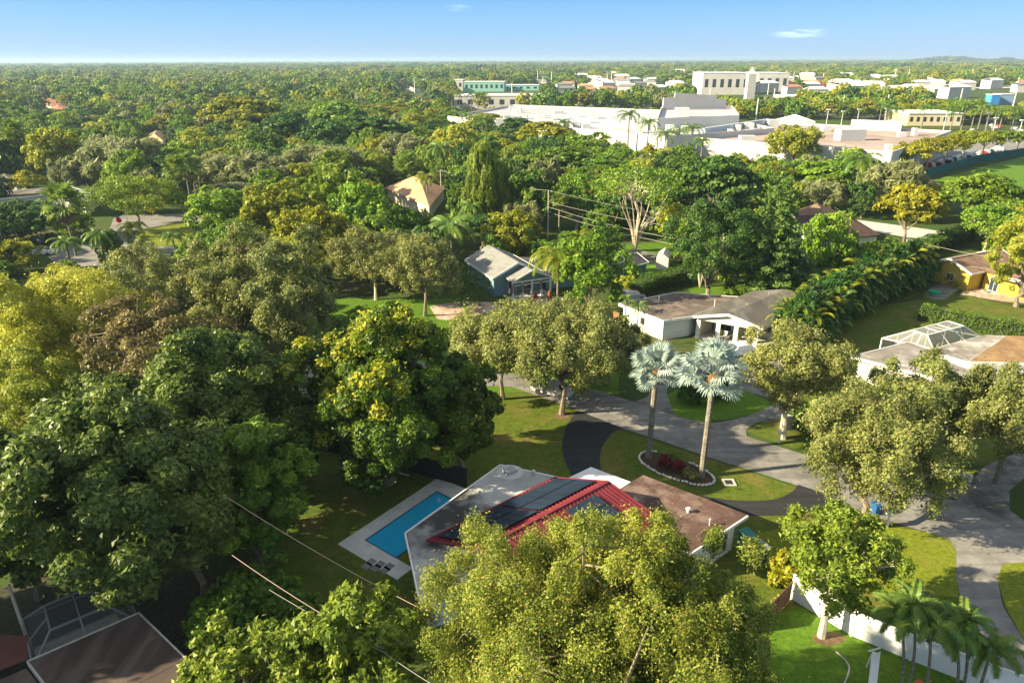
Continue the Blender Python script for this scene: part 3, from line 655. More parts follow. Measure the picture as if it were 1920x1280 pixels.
def window(h, A, B, s, w, z0, hh, mat=None, frame=None, nm='window', depth=.06, mull=True, label=None):
    """window on wall line A->B at distance s from A; outward side is chosen away from the house centre"""
    A, B = V2(A), V2(B); e = (B - A).normalized(); nn = Vector((-e.y, e.x)); c = V2(wloc(h))
    if ((A + B) / 2 - c).dot(nn) < 0: nn = -nn
    p = A + e * s; q = p + e * w; o = nn * depth; m = MB(); t = .07
    for a_, b_ in (((p, z0), (q, z0)), ((p, z0 + hh), (q, z0 + hh)), ((p, z0), (p, z0 + hh)), ((q, z0), (q, z0 + hh))):
        m.beam((a_[0].x + o.x * .5, a_[0].y + o.y * .5, a_[1]), (b_[0].x + o.x * .5, b_[0].y + o.y * .5, b_[1]), t, t)
    if mull and w > 1.1: x = (p + q) / 2; m.beam((x.x + o.x * .5, x.y + o.y * .5, z0), (x.x + o.x * .5, x.y + o.y * .5, z0 + hh), t * .7, t * .7)
    f = part(nm, m, frame or WHITE, h, label)
    g = MB(); o2 = nn * .015
    g.add([(p.x + o2.x, p.y + o2.y, z0), (q.x + o2.x, q.y + o2.y, z0), (q.x + o2.x, q.y + o2.y, z0 + hh), (p.x + o2.x, p.y + o2.y, z0 + hh)], [(0, 1, 2, 3)])
    part('pane', g, mat or GLASS, f); return f
def gable(h, E1, E2, F1, F2, ze, zr, mat, wallmat, th=.16, fascia=None, over=.35):
    """gable roof: eave line E1-E2, opposite eave F1-F2, ridge midway; E1/F1 one gable end"""
    E1, E2, F1, F2 = map(V2, (E1, E2, F1, F2)); R1 = (E1 + F1) / 2; R2 = (E2 + F2) / 2
    def v(p, z): return (p.x, p.y, z)
    sl = (zr - ze)
    part('roof_slope', MB().slab([v(E1, ze), v(E2, ze), v(R2, zr), v(R1, zr)], th), mat, h)
    part('roof_slope', MB().slab([v(F1, ze), v(F2, ze), v(R2, zr), v(R1, zr)], th), mat, h)
    part('ridge_cap', MB().beam(v(R1, zr + .03), v(R2, zr + .03), .25, .08), mat, h)
    if fascia:
        for a, b_ in ((E1, E2), (F1, F2)): part('fascia', MB().beam(v(a, ze - th / 2), v(b_, ze - th / 2), .07, th + .12), fascia, h)
        for a, r_, b_ in ((E1, R1, F1), (E2, R2, F2)):
            part('bargeboard', MB().beam(v(a, ze - th / 2), v(r_, zr - th / 2), .08, th + .14).beam(v(r_, zr - th / 2), v(b_, ze - th / 2), .08, th + .14), fascia, h)
    e = (E2 - E1).normalized() * over; f_ = (F1 - E1).normalized() * over
    base = [E1 + e + f_, E2 - e + f_, F2 - e - f_, F1 + e - f_]
    m = MB(); k = over / max(.1, ((F1 - E1).length / 2)); zz = ze + sl * k - th - .01
    m.prism(base, 0, zz); part('wall', m, wallmat, h)
    for a, r_, b_, off in ((E1, R1, F1, e), (E2, R2, F2, -e)):
        A_, B_, R_ = a + off + f_, b_ + off - f_, r_ + off; m = MB(); th2 = (off.normalized()) * .12
        vv = [v(A_, zz), v(B_, zz), v(R_, zr - th - .01), v(A_ + th2, zz), v(B_ + th2, zz), v(R_ + th2, zr - th - .01)]
        m.add(vv, [(0, 1, 2), (5, 4, 3), (0, 3, 4, 1), (1, 4, 5, 2), (2, 5, 3, 0)]); part('gable_wall', m, wallmat, h)
    return base
def flat(h, poly, z, mat, wallmat, th=.25, ins=.5, fascia=None, walls=True, edge=True):
    part('roof', MB().prism(poly, z - th, z), mat, h)
    n = len(poly)
    if edge:
        ro = inset(poly, -.012)
        for i in range(n):
            a, b_ = ro[i], ro[(i + 1) % n]
            part('fascia', MB().beam((a.x, a.y, z - th * .45), (b_.x, b_.y, z - th * .45), .09, th + .1), fascia or WHITE, h)
    if walls: part('wall', MB().prism(inset(poly, ins), 0, z - th - .005), wallmat, h)

# ---------------------------------------------------------------- the house with the red metal roof, pool and deck
MEMB = pm('weathered_white_roofing', (.32, .32, .315), (.44, .44, .43), .5, .85, .04, c3=(.05, .048, .045), scale3=.16)
RUSTR = pm('rusty_brown_roofing', (.065, .038, .033), (.115, .066, .056), .5, .9, .05, c3=(.19, .135, .115), scale3=.45)
REDM = pm('red_metal_roofing', (.15, .015, .024), (.20, .024, .034), .6, .5, 0, spec=.5)
PALEWALL = pm('pale_blue_white_wall', (.66, .70, .72), (.60, .64, .66), .8, .8, .03)
SOLAR = pm('solar_panel_glass', (.010, .02, .045), (.018, .035, .07), .35, .3, 0, spec=.7)
SOLARB = pm('solar_panel_frame', (.01, .01, .012), None, rough=.4)
CARG_ = pm('galvanised_pipe', (.45, .46, .47), None, rough=.4)
L0 = at(760, 1000, 3); T0_ = at(938, 872, 3); Rr0 = at(1043, 895, 3)
red_e = rect3(at(1040, 896, 3.3), at(800, 1013, 3.3), at(1010, 1105, 3.3))   # left eave and width
E1 = V2(at(1040, 896, 3.3)); E2 = V2(at(800, 1013, 3.3)); F1 = V2(at(1248, 981, 3.3))
ax = (E2 - E1).normalized(); F2 = F1 + ax * (E2 - E1).length
fl = [V2(L0), V2(T0_), V2(Rr0) + (V2(Rr0) - V2(T0_)) * .25, V2(L0) + (V2(Rr0) - V2(T0_)) * 1.25]
fl[2] = V2(T0_) + (V2(L0) - V2(T0_)).orthogonal().normalized() * 0 + (V2(Rr0) - V2(T0_)) * 1.12
fl[3] = V2(at(830, 1150, 3))
fl[3] = V2(at(786, 1122, 3))
h = house('ranch_house', 'house with red metal roof, solar panels and flat grey wings beside the pool', [E1, E2, F2, F1])
flat_poly = [V2(L0), V2(T0_), V2(Rr0) + (V2(Rr0) - V2(T0_)) * .45, V2(at(960, 1000, 3)), V2(at(900, 1090, 3)), V2(at(786, 1122, 3))]
part('flat_roof', MB().prism(flat_poly, 2.78, 3.0), MEMB, h, 'weathered grey-white flat roof with black stains')
ro = inset(flat_poly, -.012)
for i in (0, 1, 4, 5):
    a, b_ = ro[i], ro[(i + 1) % 6]; part('fascia', MB().beam((a.x, a.y, 2.93), (b_.x, b_.y, 2.93), .1, .3), WHITE, h)
part('wall', MB().prism(inset(flat_poly, .45), 0, 2.77), PALEWALL, h)
base = gable(h, E1, E2, F1, F2, 3.35, 4.85, REDM, WALLW, th=.06, fascia=REDM, over=.5)
R1 = (E1 + F1) / 2; R2 = (E2 + F2) / 2
def slope_pt(Ea, Eb, Ra, Rb, s, u, dz=0.0, ze=3.35, zr=4.85):      # s along ridge 0-1, u from eave 0 to ridge 1
    e = Ea.lerp(Eb, s); r_ = Ra.lerp(Rb, s); p = e.lerp(r_, u); return Vector((p.x, p.y, ze + (zr - ze) * u + dz))
ns_ = 34
for i in range(1, ns_):
    s_ = i / ns_
    part('standing_seam', MB().beam(slope_pt(E1, E2, R1, R2, s_, .01, .03), slope_pt(E1, E2, R1, R2, s_, .985, .03), .05, .06), REDM, h)
    part('standing_seam', MB().beam(slope_pt(F1, F2, R1, R2, s_, .01, .03), slope_pt(F1, F2, R1, R2, s_, .985, .03), .05, .06), REDM, h)
def panels(Ea, Eb, s0, s1, u0, u1, ns, nu):
    for i in range(ns):
        for j in range(nu):
            a0 = s0 + (s1 - s0) * i / ns; a1 = s0 + (s1 - s0) * (i + .975) / ns; b0 = u0 + (u1 - u0) * j / nu; b1 = u0 + (u1 - u0) * (j + .96) / nu
            q = [slope_pt(Ea, Eb, R1, R2, a0, b0, .16), slope_pt(Ea, Eb, R1, R2, a1, b0, .16), slope_pt(Ea, Eb, R1, R2, a1, b1, .16), slope_pt(Ea, Eb, R1, R2, a0, b1, .16)]
            f = part('solar_panel', MB().slab(q, .045), SOLARB, h); c = sum(q, Vector((0, 0, 0))) / 4
            part('glass', MB().slab([c + (k - c) * .965 + Vector((0, 0, .004)) for k in q], .003), SOLAR, f)
panels(E1, E2, .03, .50, .10, .86, 6, 2); panels(E1, E2, .515, .96, .10, .86, 6, 2)
panels(F1, F2, .17, .42, .45, .9, 3, 2)
# white canopy, rust-brown carport wing
cp = rect3(at(1108, 875, 3.05), at(1183, 903, 3.05), at(1150, 925, 3.05)); cp = [V2(at(1108, 875, 3.05)), V2(at(1183, 903, 3.05)), V2(at(1140, 930, 3.05)), V2(at(1064, 896, 3.05))]
part('canopy_roof', MB().prism(cp, 2.9, 3.05), pm('white_roofing', (.66, .67, .66), (.74, .75, .74), 1, .7), h, 'plain white flat canopy roof')
part('canopy_wall', MB().prism(inset(cp, .4), 0, 2.89), PALEWALL, h)
A = V2(at(1205, 891, 3)); B = V2(at(1402, 966, 3)); C = V2(at(1310, 1027, 3)); dirn = (C - B)
wing = [A, B, B + dirn * 1.15, A + dirn * 1.15 + (A - B) * 0]
part('carport_roof', MB().prism(wing, 2.8, 3.0), RUSTR, h, 'rusty brown flat roof with pale patches')
ro = inset(wing, -.012)
for i in range(3): a, b_ = ro[i], ro[i + 1]; part('fascia', MB().beam((a.x, a.y, 2.90), (b_.x, b_.y, 2.90), .1, .24), WHITE if i else RUSTR, h)
wi = inset(wing, .5); part('wall', MB().prism(wi, 0, 2.79), WALLW, h)
for s_ in (.9, 1.9): window(h, wi[1], wi[2], s_, .5, .5, 1.9, mull=False, frame=pm('blue_trim', (.08, .16, .26), None), nm='window')
for k, w_ in ((.33, 0), (.66, 0)): part('roof_seam', MB().beam((A.lerp(B, k).x, A.lerp(B, k).y, 3.006), ((A.lerp(B, k) + dirn * 1.15).x, (A.lerp(B, k) + dirn * 1.15).y, 3.006), .06, .02), RUSTR, h)
# roof hatch / vent
c = at(956, 885, 3); part('roof_hatch', MB().box((c.x, c.y, 3.14), (.9, .8, .28), .6), pm('grey_metal', (.34, .35, .36), None, rough=.5), h); part('hatch_curb', MB().cyl((c.x, c.y), 1.05, 3.0, 3.03, 20), pm('pale_sealant', (.5, .5, .49), None), h)
# pool deck and pool
dk = [V2(at(640, 1018)), V2(at(816, 899)), V2(at(878, 916)) , V2(at(900, 1000)), V2(at(770, 1062))]
pw = rect3(at(687, 1013), at(819, 923), at(862, 935)); pwd = [V2(p) for p in pw]
e_ = (pwd[1] - pwd[0]).normalized(); n_ = (pwd[2] - pwd[1]).normalized(); wd = (V2(at(853, 932)) - pwd[1]).length
wd = 3.15; pwd[2] = pwd[1] + n_ * wd; pwd[3] = pwd[0] + n_ * wd
t = thing('swimming_pool', 'rectangular swimming pool with deep blue water in a pale deck', 'swimming pool', (pwd[0].x, pwd[0].y, 0))
def waterm(name, c1, c2):
    m, n, l, p = nodes_of(name); p.inputs['Base Color'].default_value = (*c1, 1); p.inputs['Roughness'].default_value = .06; p.inputs['Specular IOR Level'].default_value = .5
    g = n.new('ShaderNodeNewGeometry'); ns = n.new('ShaderNodeTexNoise'); ns.inputs['Scale'].default_value = 1.6; ns.inputs['Detail'].default_value = 3; l.new(g.outputs['Position'], ns.inputs[0])
    bm = n.new('ShaderNodeBump'); bm.inputs['Strength'].default_value = .12; bm.inputs['Distance'].default_value = .05; l.new(ns.outputs[0], bm.inputs['Height']); l.new(bm.outputs[0], p.inputs['Normal'])
    sp = n.new('ShaderNodeTexNoise'); sp.inputs['Scale'].default_value = .25; l.new(g.outputs['Position'], sp.inputs[0])
    x = n.new('ShaderNodeMix'); x.data_type = 'RGBA'; x.inputs[6].default_value = (*c1, 1); x.inputs[7].default_value = (*c2, 1); l.new(sp.outputs[0], x.inputs[0]); l.new(x.outputs[2], p.inputs['Base Color']); return m
WATER = waterm('pool_water', (.01, .27, .60), (.03, .50, .72)); WATER2 = waterm('far_pool_water', (.02, .15, .2), (.03, .22, .26))
tile = pm('blue_pool_tile', (.04, .16, .25), None, rough=.3)
part('water', MB().prism(pwd, -.1, .02), WATER, t)
ring = inset(pwd, -.04)
m = MB()
for i in range(4): m.beam((ring[i].x, ring[i].y, .045), (ring[(i + 1) % 4].x, ring[(i + 1) % 4].y, .045), .1, .09)
part('coping', m, tile, t)
# deck slabs around the water
t = thing('pool_deck', 'pale concrete deck of large slabs framing the blue pool', 'pool deck', (dk[0].x, dk[0].y, 0))
o_ = pwd[0]; Lp = (pwd[1] - pwd[0]).length
def P2(a, b_): q = o_ + e_ * a + n_ * b_; return q
sl_me = {}
def slab_obj(a0, a1, b0, b1):
    a1 -= .012; b1 -= .012; q = [P2(a0, b0), P2(a1, b0), P2(a1, b1), P2(a0, b1)]; part('deck_slab', MB().prism(q, 0, .055), WHITEC, t)
lo_a, hi_a, lo_b, hi_b = -1.55, Lp + 1.75, -1.35, wd
na = 10
for i in range(na):
    a0 = lo_a + (hi_a - lo_a) * i / na; a1 = lo_a + (hi_a - lo_a) * (i + 1) / na; slab_obj(a0, a1, lo_b, -.06)
for i in range(3):
    b0 = -.06 + (wd + 1.8) * i / 3; b1 = -.06 + (wd + 1.8) * (i + 1) / 3; slab_obj(lo_a, -.06, b0, b1); slab_obj(Lp + .06, hi_a, b0, b1)
t = thing('stepping_slabs', 'small patch of grey paving slabs in the grass below the deck', 'paving')
for i in range(3):
    for j in range(2):
        q = [at(674 + 20 * i + 13 * j, 1058 - 3 * 0 + 4 * i - 9 * j), ]; c = at(688 + 17 * i + 8 * j, 1060 + 4.2 * i - 7 * j + 1); part('paver', MB().box((c.x, c.y, .03), (.62, .6, .06), math.atan2(e_.y, e_.x)), ASPH, t)
# black fence behind the pool
def fence(name, label, pts, hgt, mat, postmat, step, pw_=.1, cat='fence', gapz=.05, pname='panel', cap=False, th=.05, slats=0):
    t = thing(name, label, cat, (pts[0][0], pts[0][1], 0))
    for i in range(len(pts) - 1):
        a, b_ = V2(pts[i]), V2(pts[i + 1]); L = (b_ - a).length; k = max(1, round(L / step))
        for j in range(k):
            p, q = a.lerp(b_, j / k), a.lerp(b_, (j + 1) / k); d = (q - p).normalized() * pw_ * .55
            if slats:
                for s_ in range(slats):
                    u, w = p.lerp(q, s_ / slats), p.lerp(q, (s_ + .93) / slats); rg = random.Random(i * 99 + j * 9 + s_)
                    part('plank', MB().beam((u.x, u.y, (hgt + gapz) / 2), (w.x, w.y, (hgt + gapz) / 2), th, hgt - gapz + rg.uniform(-.04, .04)), mat, t)
            else: part(pname, MB().beam((p.x + d.x, p.y + d.y, (hgt + gapz) / 2), (q.x - d.x, q.y - d.y, (hgt + gapz) / 2), th, hgt - gapz), mat, t)
            m = MB().box((p.x, p.y, (hgt + .1) / 2), (pw_, pw_, hgt + .1), math.atan2(d.y, d.x))
            if cap: m.box((p.x, p.y, hgt + .14), (pw_ * 1.35, pw_ * 1.35, .06), math.atan2(d.y, d.x))
            part('post', m, postmat, t)
            for s_ in (.3, 1): pass
        part('top_rail', MB().beam((a.x, a.y, hgt + .02), (b_.x, b_.y, hgt + .02), th * 1.3, .06), postmat, t)
    return t
fence('privacy_fence', 'black privacy fence running behind the pool deck', [at(590, 842), at(700, 866), at(877, 914)], 1.8, BLACK, BLACK, 1.9)
m = MB().beam((*at(697, 875)[:2], .06), (*at(767, 892)[:2], .06), .12, .1); tagp(obj('edging_kerb', m.mesh('edging_kerb', CONC)), 'thin pale kerb lying in the grass by the black fence', 'kerb')

for (vx, vy, vz, hgt_, r_) in ((1130, 925, 4.2, .5, .06), (1190, 945, 3.0, .45, .07), (1290, 960, 3.0, .3, .12), (1330, 985, 3.0, .5, .05), (900, 930, 3.0, .4, .06), (1000, 890, 3.0, .35, .1)):
    q = at(vx, vy, vz); part('vent_pipe', MB().tube([(q.x, q.y, vz - .1), (q.x, q.y, vz + hgt_)], [r_, r_], 8).tube([(q.x, q.y, vz + hgt_), (q.x, q.y, vz + hgt_ + .08)], [r_ * 1.8, r_ * 1.4], 8), CARG_, h)
# ---------------------------------------------------------------- blue house
BLUEW = pm('blue_grey_siding', (.13, .24, .30), (.16, .28, .34), .6, .7, .03)
SHING = pm('grey_shingles', (.16, .165, .165), (.23, .23, .225), 1.5, .9, .1, c3=(.22, .22, .22), scale3=.4)
SHINGD = pm('dark_shingles', (.05, .05, .055), (.08, .08, .085), 1.2, .9, .1)
E1 = V2(at(923, 523, 3.0)); E2 = V2(at(871, 488, 3.0)); F1 = V2(at(1024, 512, 3.0)); r4 = rect3(E2, E1, F1)
h = house('blue_house', 'blue-grey house with white trim and grey gable roof behind the brick drive', r4)
E2, E1, F1, F2 = r4
bb = gable(h, E1, E2, F1, F2, 3.0, 5.0, SHING, BLUEW, fascia=WHITE, over=.45)
fx = (E1 - E2).normalized(); fy = (F1 - E1).normalized()     # fx towards camera, fy to the right
# porch gable in front
p1 = E1 + fy * 2.1 + fx * 2.6; p2 = E1 + fy * 2.1 - fx * .3; W_ = (F1 - E1).length - 2.1 + .1
q1 = p1 + fy * W_; q2 = p2 + fy * W_; rp = (p1 + q1) / 2; rpb = (p2 + q2) / 2
part('porch_roof_slope', MB().slab([(*p1, 2.95), (*p2, 2.95), (*rpb, 4.35), (*rp, 4.35)], .14), SHING, h)
part('porch_roof_slope', MB().slab([(*q1, 2.95), (*q2, 2.95), (*rpb, 4.35), (*rp, 4.35)], .14), SHING, h)
part('porch_bargeboard', MB().beam((*p1, 2.9), (*rp, 4.3), .1, .26).beam((*rp, 4.3), (*q1, 2.9), .1, .26), WHITE, h)
gi = -fx * .25; part('porch_gable_wall', MB().add([(*(p1 + gi + fy * .2), 2.95), (*(q1 + gi - fy * .2), 2.95), (*(rp + gi), 4.2)], [(0, 1, 2)]), BLUEW, h)
part('porch_beam', MB().beam((*(p1 + gi), 2.75), (*(q1 + gi), 2.75), .2, .22), WHITE, h)
part('porch_beam', MB().beam((*(p1 + gi), 2.25), (*(q1 + gi), 2.25), .12, .12), WHITE, h)
BLKS = pm('black_stripe', (.02, .02, .02), None)
for i in range(5):
    c = (p1 + gi).lerp(q1 + gi, (.03, .27, .5, .74, .97)[i]); o = part('porch_column', MB().box((c.x, c.y, 1.32), (.24, .24, 2.64), math.atan2(fx.y, fx.x)), WHITE, h)
    if i in (0, 1, 3):
        for k in range(4): part('garland', MB().beam((c.x - .16, c.y - .16, 1.2 + k * .36), (c.x + .16, c.y - .16, 1.42 + k * .36), .12, .13), BLKS, o)
part('porch_floor', MB().prism([p1 + gi * .2, q1 + gi * .2, q2, p2], 0, .12), CONC, h)
for s_, w_ in ((.7, 1.2), (3.0, 1.6)): window(h, E1 + fx * -.45 + fy * 2.1, F1 - fx * .45, s_, w_, .5 if s_ > 2 else .15, 1.7 if s_ > 2 else 2.0, frame=WHITE)
window(h, E1 + fy * .45 - fx * .5, E2 + fy * .45 + fx * .5, 1.2, .9, 1.0, 1.3)
for k, (bx, by, mm, lab, hh) in enumerate([(1004, 558, (.5, .02, .02), 'red planter box on the porch floor of the blue house', .7), (1030, 562, (.30, .10, .04), 'rust coloured tall ornament standing at the right end of the porch', 1.5), (957, 556, (.03, .04, .05), 'dark figure-like ornament between the left porch columns', 1.3)]):
    c = at(bx, by); mt = pm('ornament_%d' % k, mm, None); m = MB(); m.tube([(0, 0, 0), (0, 0, hh * .35), (0, 0, hh * .7), (0, 0, hh)], [.32, .38, .25, .12], 9)
    tagp(obj('porch_ornament', m.mesh('porch_ornament', mt), None, c), lab, 'ornament')
# rear right wing
A = V2(at(1010, 492, 2.8)); B = V2(at(1170, 512, 2.8)); C = V2(at(1217, 491, 2.8))
hp = [V2(at(1160, 506, 2.7)), V2(at(1217, 492, 2.7)), V2(at(1195, 474, 2.7)), V2(at(1140, 484, 2.7))]; c = sum(hp, Vector((0, 0))) / 4
h2 = house('blue_annex', 'small teal-walled annex with dark hipped roof behind the blue house', hp)
for i in range(4): a, b_ = hp[i], hp[(i + 1) % 4]; part('roof_slope', MB().slab([(*a, 2.7), (*b_, 2.7), (*c, 3.9)], .1), SHINGD, h2)
ro = hp
for i in range(4): part('fascia', MB().beam((*ro[i], 2.66), (*ro[(i + 1) % 4], 2.66), .08, .2), WHITE, h2)
wi = inset(hp, .35); part('wall', MB().prism(wi, 0, 2.65), BLUEW, h2); window(h2, wi[0], wi[1], 1.6, .9, 1, 1.2); window(h2, wi[0], wi[1], 2.8, .9, 1, 1.2)
lk = [F1 + fy * .2, V2(at(1090, 506, 2.6)), V2(at(1085, 486, 2.6)), F2 + fy * .2]; part('wing_roof', MB().prism(lk, 2.4, 2.6), SHINGD, h); part('wing_wall', MB().prism(inset(lk, .35), 0, 2.39), BLUEW, h)
sh = rect3(at(1228, 500), at(1252, 508), at(1262, 500)); t = thing('garden_shed', 'small white gabled shed beyond the teal annex', 'shed', (*sh[0], 0))
sh = [V2(at(1229, 505)), V2(at(1252, 506)), V2(at(1257, 494)), V2(at(1235, 492))]
part('wall', MB().prism(sh, 0, 2.0), WHITE, t); ra, rb = (sh[0] + sh[1]) / 2, (sh[2] + sh[3]) / 2
part('roof_slope', MB().slab([(*sh[0], 2.0), (*sh[3], 2.0), (*rb, 2.8), (*ra, 2.8)], .08), WHITE, t); part('roof_slope', MB().slab([(*sh[1], 2.0), (*sh[2], 2.0), (*rb, 2.8), (*ra, 2.8)], .08), WHITE, t)
part('gable_wall', MB().add([(*sh[0], 2), (*sh[1], 2), (*ra, 2.75)], [(0, 1, 2)]), WHITE, t)
# plank fence by the white house
WOODF = pm('weathered_wood', (.20, .10, .045), (.30, .16, .075), 4, .85, .2)
fence('wooden_fence', 'brown wooden plank fence at the left end of the white house', [at(1108, 588), at(1160, 610)], 1.7, WOODF, WOODF, 2.4, slats=14)
# dark van / covered car by hedge
def car(label, b, rz, body, nm='parked_car', van=False, glass=GLASS, L=4.4, W=1.8):
    t = thing(nm, label, 'van' if van else 'car', (b[0], b[1], 0), rz); PLACED.append((b[0], b[1], 3))
    hh = 1.9 if van else 1.42; m = MB()
    prof = [(-L / 2, .3), (-L / 2, .75), (-L / 2 + .15, .9), (-L * .30, .95), (-L * .18, hh), (L * .20, hh), (L * .33, .95), (L / 2 - .15, .8), (L / 2, .6), (L / 2, .3)] if not van else [(-L / 2, .3), (-L / 2, 1.7), (-L / 2 + .1, hh), (L * .25, hh), (L * .36, 1.1), (L / 2, .95), (L / 2, .3)]
    n = len(prof); vs_ = []
    for y, k in ((-W / 2, 1), (W / 2, 1)):
        for x, z in prof: yy = y * (1 if z < 1.0 else .80); vs_.append((x, yy, z))
    m.add(vs_, [tuple(range(n)), tuple(range(n, 2 * n))[::-1]] + [(i, n + i, n + (i + 1) % n, (i + 1) % n) for i in range(n)][::1]); obj('body', m.mesh('body', body), t)
    g = MB()
    if not van:
        for y in (-1, 1): g.add([(-L * .27, y * (W / 2 * .83 + .07), 1.0), (L * .29, y * (W / 2 * .83 + .07), 1.0), (L * .19, y * (W / 2 * .80 + .012), hh - .06), (-L * .17, y * (W / 2 * .80 + .012), hh - .06)], [(0, 1, 2, 3)])
        g.add([(L * .335, -W * .40, .97), (L * .335, W * .40, .97), (L * .212, W * .36, hh - .03), (L * .212, -W * .36, hh - .03)], [(0, 1, 2, 3)]); g.add([(-L * .31, -W * .40, .97), (-L * .31, W * .40, .97), (-L * .192, W * .36, hh - .03), (-L * .192, -W * .36, hh - .03)], [(0, 1, 2, 3)])
    else: g.add([(L * .365, -W * .40, 1.12), (L * .365, W * .40, 1.12), (L * .262, W * .36, hh - .05), (L * .262, -W * .36, hh - .05)], [(0, 1, 2, 3)])
    obj('windows', g.mesh('windows', glass), t)
    for x in (-L * .3, L * .31):
        for y in (-1, 1): obj('wheel', MB().tube([(x, y * W * .42, .32), (x, y * W * .51, .32)], [.32, .32], 12).mesh('wheel', DARKM), t)
    return t
CARW = pm('white_car_paint', (.75, .75, .74), None, rough=.25, spec=.6); CARD = pm('dark_car_paint', (.03, .035, .045), None, rough=.25, spec=.6); CARG = pm('silver_car_paint', (.42, .43, .45), None, rough=.3, spec=.6); CARR = pm('red_car_paint', (.4, .03, .03), None, rough=.3)
car('white car parked at the carport of the white house', at(1386, 664), R(20), CARW)
car('grey car half hidden by the oak at the left end of the road', at(1036, 738), R(-30), CARG)
car('grey covered car parked beside the hedge above the brown flat roof', at(1182, 562), R(10), CARG)
# ---------------------------------------------------------------- white house with carport
BROWNFL = pm('brown_flat_roofing', (.085, .065, .058), (.14, .11, .095), .35, .9, .05, c3=(.20, .165, .14), scale3=.5)
GREYRF = pm('grey_rolled_roofing', (.075, .07, .065), (.13, .12, .11), .3, .9, .05, c3=(.18, .17, .155), scale3=.25, stretch=(.9, (1, .25, 1)))
E1 = V2(at(1300, 592, 2.95)); F1 = V2(at(1431, 615, 2.95)); E2 = V2(at(1409, 546, 2.95)); F2 = F1 + (E2 - E1)
h = house('carport_house', 'white ranch house with grey gabled carport roof and brown flat wing', [E1, E2, F2, F1])
fx = (E1 - E2).normalized(); fy = (F1 - E1).normalized(); Wd = (F1 - E1).length; zr = 3.95
R1 = (E1 + F1) / 2; R2 = (E2 + F2) / 2
for a, b_ in ((E1, E2), (F1, F2)):
    part('roof_slope', MB().slab([(*a, 3.0), (*b_, 3.0), (*R2, zr), (*R1, zr)], .16), GREYRF, h)
part('bargeboard', MB().beam((*E1, 2.8), (*R1, zr - .1), .1, .32).beam((*R1, zr - .1), (*F1, 2.8), .1, .32), WHITE, h)
part('fascia', MB().beam((*F1, 2.8), (*F2, 2.8), .1, .25), WHITE, h)
part('gable_wall', MB().add([(*(E1 - fx * .5 + fy * .3), 2.4), (*(F1 - fx * .5 - fy * .3), 2.4), (*(F1 - fx * .5 - fy * .3), 2.8), (*(R1 - fx * .5), zr - .2), (*(E1 - fx * .5 + fy * .3), 2.8)], [(0, 1, 2, 3, 4)]), WALLW, h)
for k in (.02, .34, .62, .93):
    c = (E1 - fx * .5 + fy * .35).lerp(F1 - fx * .5 - fy * .35, k); part('column', MB().box((c.x, c.y, 1.2), (.5, .35, 2.4), math.atan2(fy.y, fy.x)), WHITE, h)
CREAM = pm('cream_wall', (.62, .58, .48), (.68, .64, .54), .6, .8)
part('back_wall', MB().prism([E1 - fx * 4.5 + fy * .4, F1 - fx * 4.5 - fy * .4, F2 + fx * .4 - fy * .4, E2 + fx * .4 + fy * .4], 0, 2.72), CREAM, h)
part('carport_side_wall', MB().prism([E1 - fx * .8 + fy * .05, E1 - fx * .8 + fy * .25, E1 - fx * 4.4 + fy * .25, E1 - fx * 4.4 + fy * .05], 0, 2.7), CREAM, h)
part('carport_floor', MB().prism([E1 - fx * .2, F1 - fx * .2, F1 - fx * 4.4, E1 - fx * 4.4], 0, .05), CONC, h)
for s_ in (.7, 3.2, 5.6): window(h, E1 - fx * 4.5 + fy * .4, F1 - fx * 4.5 - fy * .4, s_, 1.6, .1 if s_ < 3 else .8, 2.1 if s_ < 3 else 1.3, frame=WHITE, depth=.1)
# brown flat wing
wA = V2(at(1160, 569, 2.85)); wB = V2(at(1244, 601, 2.85)); wing = [wA, wB, E1 + fx * .0 + fy * .0, E1 - fx * 7.5, wA + (E1 - fx * 7.5 - wA) * .62]
wing = [wA, wB, V2(at(1299, 593, 2.8)), V2(at(1385, 557, 2.8)), V2(at(1266, 549, 2.8))]; dW = (wing[2] - wing[1]).normalized()
flat(h, wing, 2.83, BROWNFL, WALLW, ins=.45)
wi = inset(wing, .45); window(h, wi[0], wi[1], 3.2, .8, 1.0, 1.0); window(h, wi[1], wi[2], 1.6, .9, 1.1, .9)
back = 0 and [wing[3] + dW * .05, wing[2] + dW * .05 - (wB - wA).normalized() * 3.5, E1 - fx * 11, V2(at(1262, 552, 2.7))]
def plant_pot(label, b, mat, hh=.9):
    t = thing('potted_plant', label, 'potted plant', b); obj('pot', MB().tube([(0, 0, 0), (0, 0, .4)], [.2, .28], 10).mesh('pot', pm('clay', (.30, .14, .08), None)), t)
    me, C, r_, S = crown_mesh('foliage', int(b[0] * 10), .45, hh, .3, 'round', 160, .22, mat, 0, 6); obj('foliage', me, t)
c = E1 - fx * 1.5 + fy * 2.6; plant_pot('yellow-leaved pot plant between the first two carport columns', (c.x, c.y, .05), L_YELLOW, 1.3)
c = E1 - fx * 1.5 + fy * 5.0; plant_pot('green pot plant between the right carport columns', (c.x, c.y, .05), L_BRIGHT, 1.2)
def chair(label, b, rz, mat, group=None, nm='patio_chair'):
    t = thing(nm, label, 'chair', b, rz, group); obj('seat', MB().box((0, 0, .42), (.55, .5, .06)).mesh('seat', mat), t); obj('backrest', MB().beam((0, -.25, .45), (0, -.38, 1.0), .5, .05).mesh('backrest', mat), t)
    for x in (-.23, .23):
        for y in (-.2, .22): obj('leg', MB().beam((x, y, 0), (x, y, .42), .045).mesh('leg', mat), t)
    return t
